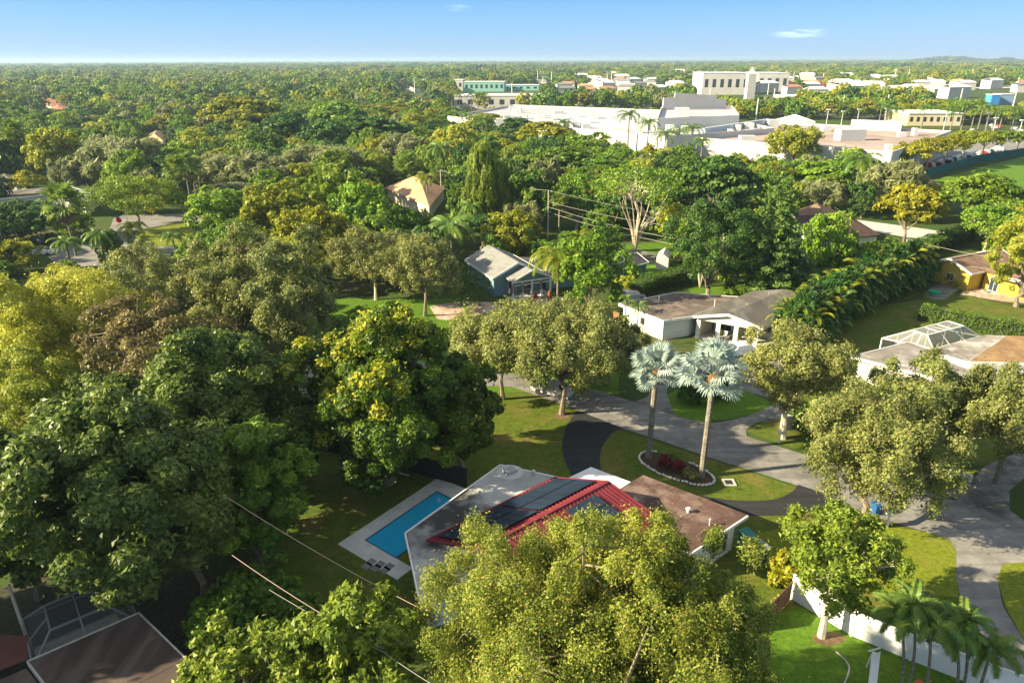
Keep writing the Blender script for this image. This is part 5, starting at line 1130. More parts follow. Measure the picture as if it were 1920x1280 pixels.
# dark shrubs under the cable
for k, (x, y, w, hh, lab) in enumerate([(430, 1190, 2.6, 3.2, 'dark green shrub beside the screen enclosure soil'), (480, 1150, 2.6, 3.6, 'dense dark shrub under the twisted cable, upper one'), (530, 1190, 2.5, 3.6, 'dense dark shrub under the twisted cable, middle one'), (580, 1240, 2.6, 3.8, 'dense dark shrub under the twisted cable, lower one'), (460, 1240, 2.0, 2.6, 'low dark shrub between the brown roof and the glossy trees')]):
    bush(lab, at(x, y), w, hh, L_MID if k != 4 else L_DARK, 'shrub', 5000, .2, 'lumpy')
# big dark mass at left
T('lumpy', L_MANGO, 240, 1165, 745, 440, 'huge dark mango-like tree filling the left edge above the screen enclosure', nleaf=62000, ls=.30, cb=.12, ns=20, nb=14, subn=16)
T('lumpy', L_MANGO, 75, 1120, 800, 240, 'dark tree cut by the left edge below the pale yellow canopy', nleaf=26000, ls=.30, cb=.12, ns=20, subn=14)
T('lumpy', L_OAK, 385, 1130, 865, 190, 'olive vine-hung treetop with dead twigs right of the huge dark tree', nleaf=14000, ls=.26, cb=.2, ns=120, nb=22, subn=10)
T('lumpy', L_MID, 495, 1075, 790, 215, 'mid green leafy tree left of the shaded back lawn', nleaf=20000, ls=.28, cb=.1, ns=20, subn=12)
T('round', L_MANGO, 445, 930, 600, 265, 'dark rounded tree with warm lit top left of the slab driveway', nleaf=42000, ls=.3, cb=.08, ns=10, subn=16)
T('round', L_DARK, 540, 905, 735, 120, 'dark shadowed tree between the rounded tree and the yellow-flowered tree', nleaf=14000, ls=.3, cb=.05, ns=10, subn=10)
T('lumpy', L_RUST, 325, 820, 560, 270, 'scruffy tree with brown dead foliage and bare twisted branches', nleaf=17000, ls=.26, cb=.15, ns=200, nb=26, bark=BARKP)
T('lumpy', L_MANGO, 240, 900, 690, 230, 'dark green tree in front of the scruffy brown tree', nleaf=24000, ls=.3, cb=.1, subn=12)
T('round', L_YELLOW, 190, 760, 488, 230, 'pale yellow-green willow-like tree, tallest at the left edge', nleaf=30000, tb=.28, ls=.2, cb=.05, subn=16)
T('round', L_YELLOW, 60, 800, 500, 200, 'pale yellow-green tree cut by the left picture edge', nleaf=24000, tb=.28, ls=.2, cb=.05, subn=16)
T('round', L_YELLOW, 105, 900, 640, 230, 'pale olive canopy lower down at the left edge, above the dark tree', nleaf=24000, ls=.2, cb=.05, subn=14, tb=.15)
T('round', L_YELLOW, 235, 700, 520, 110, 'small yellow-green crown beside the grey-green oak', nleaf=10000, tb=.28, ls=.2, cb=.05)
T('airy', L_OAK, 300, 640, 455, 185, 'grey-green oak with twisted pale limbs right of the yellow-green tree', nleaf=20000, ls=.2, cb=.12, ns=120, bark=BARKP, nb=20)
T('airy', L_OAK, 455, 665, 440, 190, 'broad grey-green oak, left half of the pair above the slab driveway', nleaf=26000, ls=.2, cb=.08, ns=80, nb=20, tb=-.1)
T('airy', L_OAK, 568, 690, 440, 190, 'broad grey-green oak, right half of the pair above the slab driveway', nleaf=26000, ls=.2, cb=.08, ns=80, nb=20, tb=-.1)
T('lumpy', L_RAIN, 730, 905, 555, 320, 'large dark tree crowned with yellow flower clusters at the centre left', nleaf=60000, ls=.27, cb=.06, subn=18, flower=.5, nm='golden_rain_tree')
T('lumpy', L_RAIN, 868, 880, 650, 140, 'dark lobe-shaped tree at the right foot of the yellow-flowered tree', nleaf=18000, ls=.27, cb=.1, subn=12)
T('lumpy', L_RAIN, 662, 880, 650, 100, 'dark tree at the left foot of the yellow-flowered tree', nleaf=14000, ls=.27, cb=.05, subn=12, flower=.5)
# oaks at the centre
T('airy', L_OAK, 943, 748, 585, 225, 'oak nearest the yellow-flowered tree with its trunk on the dry lawn', nleaf=24000, ls=.17, cb=.28, ns=70, nb=18)
T('airy', L_OAK, 1053, 776, 575, 225, 'oak with trunk in a mulch circle at the black driveway corner', nleaf=26000, ls=.17, cb=.30, ns=70, nb=18)
T('airy', L_OAK, 1138, 722, 590, 130, 'smaller oak beside the road left of the silver palms', nleaf=12000, ls=.17, cb=.25, ns=50)
T('airy', L_OAK, 1010, 700, 570, 190, 'oak crown behind the mulch-circle oak toward the blue house lawn', nleaf=18000, ls=.18, cb=.2, ns=40)
T('airy', L_OAK, 705, 562, 440, 175, 'spreading oak with pale forked trunk left of the blue house', nleaf=22000, ls=.2, cb=.3, ns=80, nb=18, bark=BARKP)
T('airy', L_OAK, 797, 592, 452, 165, 'dark-trunked oak standing left of the brick driveway', nleaf=20000, ls=.2, cb=.28, ns=80, nb=18)
T('airy', L_OAK, 1468, 822, 625, 200, 'roadside oak with forked pale trunk beside the utility cabinet', nleaf=18000, ls=.16, cb=.32, ns=80, nb=18, bark=BARKP)
T('shoots', L_OAK, 1612, 990, 735, 270, 'large sunlit oak beside the road above the blue bin', nleaf=36000, ls=.14, cb=.22, ns=90, nb=20, subn=12)
T('airy', L_OAK, 1695, 868, 668, 185, 'oak in front of the right white house wall', nleaf=24000, ls=.16, cb=.12, ns=60, nb=18)
T('shoots', L_OAK, 1868, 905, 700, 240, 'oak at the right edge over the side road', nleaf=30000, ls=.15, cb=.22, ns=60, nb=18)
T('airy', L_OAK, 1640, 860, 745, 120, 'small oak behind the large sunlit roadside oak', nleaf=12000, ls=.16, cb=.1)
T('airy', L_YOUNG, 1540, 1193, 985, 215, 'bright green young tree beside the white vinyl fence', nleaf=11000, ls=.16, cb=.42, ns=90, nb=20, bark=BARKP, tr=.2)
# trees standing just outside the left edge, whose shade falls into the picture
big_ = [o for o in col.objects if o.get('label', '').startswith('huge dark mango-like')][0]
for k, (x, y, r_) in enumerate([(-43, 27, 1), (-38, 16, 2), (-52, 14, 5)]): copy_thing(big_, (x, y, 0), r_, (1, 1, .95), 'dark mango-like tree just beyond the left picture edge', 'dark trees beyond the left edge'); PLACED.append((x, y, 7))
# shrubs near
for lab, x, y, r_, h_, mm in [('dark round shrub right of the roadside oak trunk', 1515, 808, 1.6, 2.3, L_DARK), ('green shrub below the roadside oak crown', 1550, 790, 1.8, 2.6, L_MID), ('leafy shrub on the small lawn behind the left silver palm', 1300, 752, 1.6, 1.8, L_HEDGE), ('dark shrub on the small lawn between the silver palm crowns', 1340, 742, 1.8, 2.2, L_DARK), ('round bush at the left corner of the blue house', 885, 574, 2.8, 4.8, L_DARK), ('low purple-brown shrub at the brick driveway end', 1075, 580, 1.2, 1.6, L_RUST), ('yellow-green bush at the left end of the clipped hedge', 1172, 545, 2, 2.0, L_YELLOW), ('round green bush by the annex wall', 1180, 530, 1.8, 3.2, L_BRIGHT), ('green shrub between wooden fence and lawn', 1118, 598, 1.2, 1.8, L_MID), ('dark shrub in the shade under the left pair of oaks', 640, 640, 3, 2.5, L_DARK), ('leafy banana-like clump under the left pair of oaks', 455, 690, 2.5, 3.5, L_MID),
                           ('low shrub on the shaded front lawn left of the brick drive', 690, 600, 2.5, 1.6, L_MID), ('bush at the foot of the yellow house wall', 1795, 533, 2.4, 1.5, L_YELLOW), ('yellow-flowered bush on the lawn at the young tree', 1478, 1090, 1.3, 1.8, L_GOLD)]:
    bush(lab, at(x, y), r_, h_, mm, n=2600, ls=.2)
# christmas palms
XL = ['leftmost of the five palms by the vinyl fence', 'second palm from left by the vinyl fence', 'third palm from left by the vinyl fence, yellowish centre', 'fourth palm from left by the vinyl fence', 'rightmost leaning palm by the vinyl fence', 'palm behind the leftmost two by the vinyl fence']
for k, (bx, by, tx, ty, cr) in enumerate([(1684, 1305, 1658, 1140, 1.55), (1700, 1300, 1716, 1120, 1.5), (1725, 1330, 1748, 1160, 1.5), (1786, 1320, 1788, 1170, 1.5), (1822, 1335, 1862, 1205, 1.5), (1800, 1310, 1812, 1150, 1.35)]):
    b = at(bx, by); hgt = height_at(b, ty); p = at(tx, ty, hgt); palm('xmas', b, hgt - .5, cr, 'dark green feathery ' + XL[k], lean=(max(-1.2, min(1.2, p.x - b.x)), 0), seed=k, nf=14, rz=k, cshaft=False, nm='feather_palm', group=None)
# fan palms at the back lawn edge
P('fan', 470, 985, 885, 70, 'dark green fan palm at the lawn edge, upper one', seed=1)
P('fan', 510, 1010, 918, 75, 'green fan palm overhanging the back lawn, middle one', seed=2)
P('fan', 508, 1040, 958, 75, 'fan palm with grey dead skirt overhanging the back lawn, lowest one', seed=3)
# middle distance
mid = [
 ('round', L_BRIGHT, 1105, 595, 440, 125, 'bright large-leaved tree right of the coconut palm at the blue house', .34, 8000, .1),
 ('umbrella', L_GOLD, 1693, 458, 340, 125, 'golden-brown rounded tree right of the dark brown roof', .3, 9000, .2),
 ('round', L_DARK, 1325, 560, 362, 155, 'tall dark glossy tree behind the white carport house', .26, 15000, .1),
 ('umbrella', L_DARK, 1325, 440, 288, 160, 'broad dark green tree above the glossy tree', .35, 9000, .25),
 ('round', L_BRIGHT, 1545, 530, 400, 95, 'bright green tree right of the conical pine', .3, 6000, .08),
 ('round', L_BRIGHT, 1590, 530, 452, 90, 'bright bushy tree behind the palm hedge, left one', .28, 5000, .05),
 ('round', L_BRIGHT, 1650, 520, 448, 95, 'bright bushy tree behind the palm hedge, right one', .28, 5000, .05),
 ('feather', L_GREY, 1665, 395, 302, 110, 'pale grey-green wispy tree behind the golden-brown tree', .35, 8000, .1),
 ('umbrella', L_BRIGHT, 1820, 430, 318, 135, 'bright spreading tree left of the playing field', .35, 9000, .15),
 ('umbrella', L_MID, 1843, 475, 378, 115, 'flat-topped tree behind the yellow house with orange-lit trunk', .3, 8000, .3),
 ('round', L_YELLOW, 1905, 575, 395, 125, 'pale willow-like tree at the right edge over the yellow house', .26, 14000, .1),
 ('round', L_YELLOW, 1915, 470, 385, 70, 'pale tree at the right edge above the willow-like tree', .3, 5000, .1),
 ('airy', L_YELLOW, 1482, 325, 238, 95, 'airy yellow-green tree in front of the long white wall', .4, 4500, .3),
 ('umbrella', L_MID, 1190, 470, 306, 165, 'umbrella-shaped tree with big pale bare limbs', .32, 5000, .5),
 ('feather', L_YOUNG, 908, 430, 272, 75, 'tall feathery light green casuarina-like tree', .34, 6000, .1),
 ('feather', L_YOUNG, 945, 430, 310, 45, 'shorter feathery tree beside the tall light green one', .34, 3500, .1),
 ('round', L_BRIGHT, 430, 458, 350, 135, 'bright green tree right of the three fan palms', .36, 9000, .05),
 ('round', L_GOLD, 530, 465, 348, 130, 'golden-green tree between two bright green trees', .36, 9000, .05),
 ('round', L_BRIGHT, 625, 440, 320, 130, 'bright green tree highest of the cluster left of the tan-roofed house', .36, 9000, .05),
 ('round', L_BRIGHT, 690, 465, 345, 110, 'leafy green tree directly left of the tan roof', .36, 7000, .05),
 ('round', L_GOLD, 600, 520, 385, 140, 'olive-gold tree below the bright cluster', .36, 9000, .05),
 ('round', L_MID, 700, 480, 400, 110, 'dark green tree below the tan-roofed house', .36, 7000, .05),
 ('round', L_MID, 760, 470, 385, 70, 'deep green shrubby tree in front of the tan-roofed house', .34, 5000, .05),
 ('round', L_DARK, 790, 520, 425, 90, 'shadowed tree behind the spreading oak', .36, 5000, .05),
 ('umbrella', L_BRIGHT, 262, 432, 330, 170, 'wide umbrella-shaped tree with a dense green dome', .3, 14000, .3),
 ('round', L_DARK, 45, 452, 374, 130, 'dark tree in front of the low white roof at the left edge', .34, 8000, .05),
 ('round', L_GOLD, 120, 350, 246, 95, 'golden-green rounded tree behind the tall thin fan palm', .34, 6000, .2),
 ('lumpy', L_DARK, 15, 345, 228, 85, 'dark tree at the left edge under the tall fan palm', .36, 6000, .05),
 ('feather', L_GREY, 235, 355, 258, 150, 'grey wispy tree behind the small palm row', .4, 8000, .1),
 ('feather', L_GREY, 420, 372, 288, 105, 'grey wispy tree right of the three fan palms', .4, 6000, .1),
 ('feather', L_GREY, 500, 375, 292, 120, 'grey wispy tree, middle of the grey row', .4, 6500, .1),
 ('feather', L_GREY, 615, 355, 272, 150, 'pale grey feathery tree, largest of the grey row', .4, 9000, .1),
 ('feather', L_GREY, 765, 320, 254, 110, 'grey-olive wispy tree left of the light green casuarina-like tree', .4, 6500, .1),
 ('feather', L_GREY, 430, 395, 345, 130, 'low reddish-grey scrubby tree behind the bright tree', .35, 4000, .0),
 ('round', L_YELLOW, 850, 320, 236, 80, 'bright yellow-green tree above the grey wispy tree', .36, 5000, .05),
 ('umbrella', L_GOLD, 455, 262, 172, 150, 'large golden-green spreading tree, highest in the dark belt', .45, 7000, .1),
 ('umbrella', L_DARK, 540, 285, 205, 120, 'dark spreading tree right of the golden-green one', .45, 6000, .1),
 ('umbrella', L_MID, 640, 262, 185, 110, 'green dome tree in the dark belt left of the mall', .45, 6000, .1),
 ('umbrella', L_DARK, 700, 285, 210, 150, 'deep dark wide tree directly above the pale feathery tree', .45, 7000, .05),
 ('umbrella', L_GOLD, 730, 235, 190, 130, 'golden domed tree just left of the white mall roof', .45, 6000, .1),
 ('lumpy', L_DARK, 620, 300, 222, 110, 'dark lumpy tree above the tan-roofed house', .45, 6000, .05),
 ('lumpy', L_MID, 500, 320, 240, 95, 'dark green tree above the grey row', .4, 5000, .05),
 ('round', L_YELLOW, 365, 315, 245, 75, 'bright green crown above the grey wispy tree', .38, 4000, .1),
 ('umbrella', L_DARK, 240, 235, 190, 95, 'dark domed tree near the small red-roofed houses', .45, 5000, .1),
 ('umbrella', L_DARK, 150, 235, 196, 80, 'dark tree just below the red-roofed houses', .45, 4000, .1),
 ('round', L_YELLOW, 195, 270, 225, 60, 'yellow-green crown left of the tan roofed cottage', .4, 3000, .05),
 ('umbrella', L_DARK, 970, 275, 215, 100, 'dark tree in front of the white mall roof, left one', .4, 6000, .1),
 ('umbrella', L_GOLD, 910, 262, 208, 95, 'olive tree with round top in front of the white mall roof', .4, 6000, .1),
 ('umbrella', L_GOLD, 1020, 292, 222, 120, 'olive-gold wide tree in front of the rooftop units', .4, 7000, .1),
 ('umbrella', L_MID, 1050, 345, 265, 130, 'green flat-topped tree below the olive-gold wide tree', .38, 7000, .1),
 ('umbrella', L_MID, 1130, 350, 285, 130, 'dark green spreading tree above the bare-limbed tree', .38, 7000, .1),
 ('round', L_MID, 1000, 430, 318, 100, 'green tree right of the light casuarina-like tree', .36, 6000, .05),
 ('round', L_MID, 1080, 430, 320, 90, 'rounded dark tree directly left of the bare limbs', .36, 6000, .05),
 ('round', L_MID, 870, 420, 335, 60, 'brownish green tree behind the banana plants', .34, 4000, .05),
 ('round', L_GOLD, 960, 492, 395, 100, 'yellowish shrubby tree behind the blue house roof', .34, 7000, .05),
 ('round', L_BRIGHT, 1075, 475, 435, 70, 'bright foliage behind the coconut palm', .3, 3500, .05),
 ('round', L_MID, 930, 500, 440, 60, 'green shrubby tree touching the blue house roof ridge', .3, 4000, .05),
 ('round', L_MID, 1250, 445, 360, 80, 'green tree between the bare-limbed tree and the tall dark tree', .34, 5000, .05),
 ('round', L_MID, 1290, 500, 400, 80, 'green tree left of the tall dark glossy tree', .34, 5000, .05),
 ('round', L_MID, 1420, 395, 320, 75, 'bushy tree left of the conical pine tip', .36, 4500, .1),
 ('umbrella', L_BRIGHT, 1540, 365, 292, 110, 'bright green tree below the white wall end', .38, 6000, .1),
 ('umbrella', L_GOLD, 1440, 365, 300, 90, 'olive-golden tree below the airy tree at the white wall', .38, 5000, .1),
 ('round', L_BRIGHT, 1590, 335, 278, 60, 'bright rounded tree against the right end of the white wall', .36, 3500, .1),
 ('feather', L_GREY, 1530, 400, 340, 90, 'greyish wispy tree beside the conical pine', .36, 4500, .1),
 ('round', L_BRIGHT, 1580, 440, 395, 40, 'small bright tree in front of the dark brown roof', .3, 2500, .1),
 ('round', L_MID, 1390, 560, 520, 90, 'low dark shrubbery behind the carport house roof', .3, 4000, .0),
 ('round', L_MID, 1540, 560, 505, 60, 'dark leafy shrub left of the palm hedge', .3, 3500, .0),
 ('round', L_GOLD, 35, 515, 448, 85, 'bush topped with orange flowers at the left edge', .34, 5000, .05),
 ('round', L_MID, 215, 500, 430, 50, 'dark leafy palm-like clump left of the road sign', .3, 3000, .05),
 ('round', L_BRIGHT, 385, 500, 438, 75, 'bright green bushes beside the left street', .32, 4500, .0),
 ('round', L_BRIGHT, 130, 520, 490, 50, 'yellow-green bush below the big shaggy palm', .32, 2500, .0),
]
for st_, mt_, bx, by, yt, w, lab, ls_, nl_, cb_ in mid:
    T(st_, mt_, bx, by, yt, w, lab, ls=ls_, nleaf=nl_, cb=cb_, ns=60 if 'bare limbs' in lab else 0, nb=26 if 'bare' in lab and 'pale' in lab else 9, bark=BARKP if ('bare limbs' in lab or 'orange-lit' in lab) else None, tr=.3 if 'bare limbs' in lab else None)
T('conifer', L_PINE, 1436, 560, 300, 135, 'tall conical pine with tiered branches above the carport house', nm='conical_pine', nleaf=44000, ls=.27, cb=.02, nb=0, ns=0)
# bare white limbs poking out in front of the umbrella tree
b = at(1190, 470); m = MB(); rg = random.Random(5)
for k in range(9):
    a = -2.6 + k * .3; e = Vector((math.cos(a) * rg.uniform(3, 7), -abs(math.sin(a)) * 5 - 1, rg.uniform(8, 13))); m.tube([(0, -.2, .2), (e.x * .25, e.y * .35, 4.5), (e.x * .65, e.y * .8, e.z * .7), (e.x, e.y, e.z)], [.22, .15, .10, .04], 6)
    m.tube([(e.x * .65, e.y * .8, e.z * .7), (e.x * .5 - 1, e.y, e.z * .85), (e.x * .3 - 1.5, e.y - .5, e.z)], [.09, .06, .03], 5)
for o in col.objects:
    if o.get('label', '').startswith('umbrella-shaped tree with big pale'): obj('bare_limb', m.mesh('bare_limb', BARKP), o)
# palms of the middle distance
for args in [
 ('fan', 68, 347, 230, 46, 'tall thin fan palm at the far left with slender grey trunk'), ('fan', 348, 422, 296, 50, 'left one of three tall fan palms beside the umbrella-shaped tree'), ('fan', 362, 402, 292, 50, 'middle one of three tall fan palms beside the umbrella-shaped tree'), ('fan', 372, 390, 298, 46, 'right one of three tall fan palms beside the umbrella-shaped tree'),
 ('fan', 143, 480, 350, 84, 'big shaggy fan palm with hanging dead leaves at left'), ('fan', 1048, 442, 362, 34, 'fan palm with brown dead skirt right of the brown power pole'), ('fan', 765, 345, 294, 55, 'fan palm with rounded crown behind the tan roof'),
 ('royal', 1175, 305, 212, 50, 'tallest royal palm in front of the mall roof'), ('royal', 1211, 310, 228, 48, 'second royal palm right of the tallest one'), ('royal', 1243, 318, 248, 52, 'lower royal palm between the second and the white wall'), ('royal', 1292, 305, 238, 50, 'royal palm against the left corner of the white wall'), ('royal', 1268, 300, 243, 40, 'slender royal palm left of the white wall corner'),
 ('royal', 905, 285, 222, 42, 'royal palm right of the yellow-green tree'), ('royal', 862, 270, 212, 34, 'royal palm between mall roof and yellow-green tree'), ('royal', 1055, 285, 228, 42, 'royal palm below the rooftop units'), ('royal', 1312, 320, 262, 40, 'royal palm rightmost beside the white wall'),
 ('coconut', 1597, 388, 284, 74, 'coconut palm with wide drooping crown right of the grey wispy tree'), ('yellow', 1497, 400, 340, 40, 'small yellowish palm beside the conical pine'), ('coconut', 830, 345, 262, 62, 'coconut palm above the power pole'), ('yellow', 803, 392, 322, 52, 'yellow-tinged coconut palm at the tan-roofed house'), ('yellow', 730, 345, 316, 28, 'small yellow palm left of the tan roof'),
 ('coconut', 848, 495, 398, 105, 'dark drooping coconut palm left of the blue house roof'), ('yellow', 1045, 580, 462, 120, 'yellow-fronded coconut palm at the right corner of the blue house'), ('coconut', 885, 440, 375, 50, 'palm with tall upright fronds behind the drooping palm'), ('yellow', 870, 460, 412, 45, 'golden palm beside the drooping palm'),
 ('xmas', 165, 352, 312, 24, 'leftmost palm of the small row by the left white roof'), ('xmas', 178, 352, 314, 24, 'second palm of the small row by the left white roof'), ('xmas', 191, 350, 314, 24, 'third palm of the small row by the left white roof'), ('xmas', 207, 348, 322, 24, 'last palm of the small row by the left white roof'), ('xmas', 225, 350, 325, 26, 'palm behind the dome of the umbrella-shaped tree'),
 ('coconut', 200, 505, 425, 62, 'small palm cluster left of the green street palm'), ('yellow', 255, 468, 415, 55, 'yellowish street palm near the red road sign'), ('coconut', 135, 505, 440, 60, 'palm growing at the foot of the big shaggy palm'), ('coconut', 330, 480, 432, 45, 'low palm beside the street corner'), ('xmas', 1192, 650, 575, 40, 'small palm against the white wing wall, right one'), ('xmas', 1170, 625, 560, 30, 'small palm against the white wing wall, left one'),
 ('yellow', 1105, 475, 428, 38, 'left slim palm behind the bright large-leaved tree'), ('yellow', 1085, 480, 436, 36, 'slim golden palm just right of the coconut palm crown'), ('royal', 655, 205, 168, 22, 'bluish palm in the belt left of the mall'),
 ('yellow', 1700, 345, 305, 26, 'small bright palm at the corner of the green windscreen fence')]:
    P(*args, **({'lean': (-2.6, 0)} if args[1] == 68 else {}))
for k, (x, y) in enumerate([(833, 208), (848, 207), (862, 208), (884, 208), (897, 210), (908, 210)]):
    P('royal', x, y, 176, 24, 'royal palm in the row before the white building by the mall, ' + ['first from left', 'second from left', 'third from left', 'fourth from left', 'fifth from left', 'rightmost'][k], group='royal palms before the white building')
for k, x in enumerate([1645, 1660, 1675, 1820, 1832, 1846, 1860, 1872, 1800, 1726, 1895, 1780]):
    P('royal', x, 245 + (k % 3) * 3, 196 + (k % 4) * 4, 30, 'royal palm by the car park, ' + ['thin one above the wall', 'one above the wall middle', 'one above the wall right', 'leftmost in front', 'left of centre', 'in the centre', 'right of centre', 'right in front', 'low one at left', 'lone one by the yellow facade', 'by the picture edge', 'before the yellow facade'][k], group='royal palms by the car park')
for k, x in enumerate([110, 122, 135, 150, 178, 205, 215, 222, 232, 262, 280, 288, 296, 305, 60, 40, 330, 250]):
    P('royal', x, 205 + (k * 7 % 5) * 3, 160 + (k * 5 % 7) * 3, 22, 'tall palm in the distant palm grove at left', group='palms of the distant grove at left')
# traveller's palm and banana
def banana(label, b, H, n, sc, mat_key='banana', nm='banana_plant', cat='plant', stems=True):
    t = thing(nm, label, cat, b); PLACED.append((b[0], b[1], 1.5)); m = MB()
    for k in range(5): a = k * 1.3; m.tube([(0, 0, 0), (math.cos(a) * .7, math.sin(a) * .35, H * .6)], [.10, .07], 6)
    if stems: obj('stems', m.mesh('stems', BARKP), t)
    for i in range(n): obj('leaf', frond_mesh((mat_key, i % 2)), t, (math.cos(i * 1.3) * .6, math.sin(i * 1.3) * .4, H * (.5 + .06 * (i % 4))), (0, -R(10 - 12 * (i % 3)), i * 2.4), (sc,) * 3)
banana('cluster of white-stemmed traveller palms in front of the tall dark tree', at(1312, 538), 5, 16, 1.0, 'banana', 'traveller_palm')
banana('yellow banana-like shrub left of the dark shrubbery', at(1356, 548), 3.5, 16, .9, 'banana', 'banana_plant', stems=False)
banana('bright banana plants beside the transformer pole', at(850, 450), 5, 16, 1.3, 'banana', stems=False)
banana('upright bright green plume plant above the drooping palm', at(843, 470), 4.5, 12, 1.3, 'banana', stems=False)

# ---------------------------------------------------------------- other houses
TERR = pm('terracotta_roofing', (.42, .17, .10), (.50, .22, .14), .8, .9); TANRF = pm('tan_roofing', (.50, .29, .17), (.58, .35, .21), .5, .9, c3=(.45, .26, .15), scale3=.3); DBR = pm('dark_brown_shingles', (.055, .032, .028), (.085, .05, .043), .8, .9); WROOF = pm('white_roofing_far', (.70, .70, .71), (.78, .78, .79), .2, .8)
def hip(label, px, zr, mat, wall, ze=2.9, group=None, nm='house', hipped=True, wins=3):
    p = [V2(at(*q, ze)) for q in px]; h = house(nm, label, p, group); c = sum(p, Vector((0, 0))) / 4
    L01, L12 = (p[1] - p[0]).length, (p[2] - p[1]).length
    if L01 < L12: p = p[1:] + p[:1]; L01, L12 = L12, L01
    k = min(.45, L12 / L01 / 2) if hipped else 0.0; m0, m1 = (p[0] + p[3]) / 2, (p[1] + p[2]) / 2; r0, r1 = m0.lerp(m1, k), m1.lerp(m0, k)
    v = lambda q, z: (q.x, q.y, z)
    part('roof_slope', MB().slab([v(p[0], ze), v(p[1], ze), v(r1, zr), v(r0, zr)], .15), mat, h); part('roof_slope', MB().slab([v(p[2], ze), v(p[3], ze), v(r0, zr), v(r1, zr)], .15), mat, h)
    if hipped: part('hip_slope', MB().slab([v(p[3], ze), v(p[0], ze), v(r0, zr)], .15), mat, h); part('hip_slope', MB().slab([v(p[1], ze), v(p[2], ze), v(r1, zr)], .15), mat, h)
    w = inset(p, .5); part('wall', MB().prism(w, 0, ze - .16), wall, h)
    d = sorted(range(4), key=lambda i: (w[i] + w[(i + 1) % 4]).y)[0]
    for i in range(wins): window(h, w[d], w[(d + 1) % 4], 1 + i * 3.2, 1.3, 1, 1.2)
    return h
hip('tan-roofed house standing among the trees above the blue house', [(722, 352), (805, 388), (835, 352), (775, 330)], 5.6, TANRF, CREAM)
hip('long dark brown roofed house behind the conical pine, left wing', [(1395, 412), (1470, 415), (1480, 396), (1410, 396)], 4.6, DBR, CREAM)
hip('dark brown roofed house between bright tree and golden-brown tree', [(1535, 452), (1652, 440), (1605, 412), (1490, 404)], 5.4, DBR, CREAM)
hip('reddish brown ridge roof just right of the conical pine', [(1490, 404), (1560, 410), (1570, 396), (1500, 392)], 5.0, SHB, CREAM)
hip('red tile roofed house far left, larger one', [(48, 196), (100, 197), (108, 187), (60, 185)], 6.5, TERR, CREAM, 4)
hip('smaller red tile roof below the larger one far left', [(92, 206), (125, 205), (122, 196), (100, 196)], 5.5, TERR, CREAM, 4)
hip('small pink-tan roofed cottage in the woods above the grey row', [(272, 262), (308, 266), (312, 252), (282, 250)], 5, TANRF, CREAM)
hip('brown roof corner at the left edge above the white flat roof', [(-20, 345), (52, 347), (40, 332), (-20, 330)], 4.4, BROWNFL, CREAM)
lf = [V2(at(-40, 366, 3.2)), V2(at(110, 352, 3.2)), V2(at(150, 346, 3.2)), V2(at(-40, 352, 3.2))]
h = house('flat_white_house', 'low house with long flat roof and white edge at the left', [lf[0], lf[1], lf[2], lf[3]]); flat(h, [V2(at(-40, 362, 3.2)), V2(at(128, 349, 3.2)), V2(at(160, 358, 3.2)), V2(at(-40, 376, 3.2))], 3.2, GREYRF, WALLW)
h = house('garage', 'small building with pale blue metal roof right of the long flat roof', [V2(at(100, 370, 3)), V2(at(160, 384, 3)), V2(at(182, 358, 3)), V2(at(130, 356, 3))]); part('roof', MB().slab([at(98, 368, 3), at(160, 386, 3), at(184, 359, 3.8), at(140, 356, 3.8)], .12), pm('pale_blue_metal', (.5, .58, .66), None, rough=.5), h); part('wall', MB().prism([V2(at(102, 368, 3)), V2(at(158, 383, 3)), V2(at(180, 360, 3)), V2(at(136, 357, 3))], 0, 2.85), WALLW, h)
car('white car beside the low wall at the left street', at(78, 478), .2, CARW); car('dark parked car under the dark tree at left', at(60, 462), .3, CARD)
# patio umbrella / small pool behind norfolk pine
t = obj('plunge_pool', MB().cyl((0, 0), 2.2, 0, .9, 20).mesh('plunge_pool', pm('turquoise', (.01, .28, .26), None, rough=.2)), None, at(1412, 497)); tagp(t, 'small round turquoise pool left of the conical pine', 'swimming pool')
# playing field windscreen
GRN = pm('dark_teal_windscreen', (.008, .085, .085), (.012, .11, .10), .5, .8)
fence('windscreen_fence', 'dark teal windscreen fence along the playing field', [at(1736, 334), at(1830, 306), at(1925, 290), at(2100, 272)], 2.6, GRN, DARKM, 3.2, pw_=.08)
# row of parking trees
for k, (x, y, w, yt) in enumerate([(1700, 328, 80, 268), (1735, 322, 70, 258), (1768, 314, 75, 254), (1802, 308, 70, 244), (1838, 302, 66, 246), (1872, 296, 60, 244), (1905, 291, 56, 246), (1672, 330, 45, 282)]):
    T('umbrella', L_GOLD if k < 5 else L_MID, x, y, yt, w, 'golden-green bare-stemmed tree in the car park row, ' + ['first from left', 'second', 'third', 'fourth', 'fifth', 'sixth', 'seventh by the edge', 'small one at the left end'][k], ls=.42, nleaf=5000, cb=.45, ns=0, nb=14, bark=BARKP, group='car park trees behind the windscreen fence')

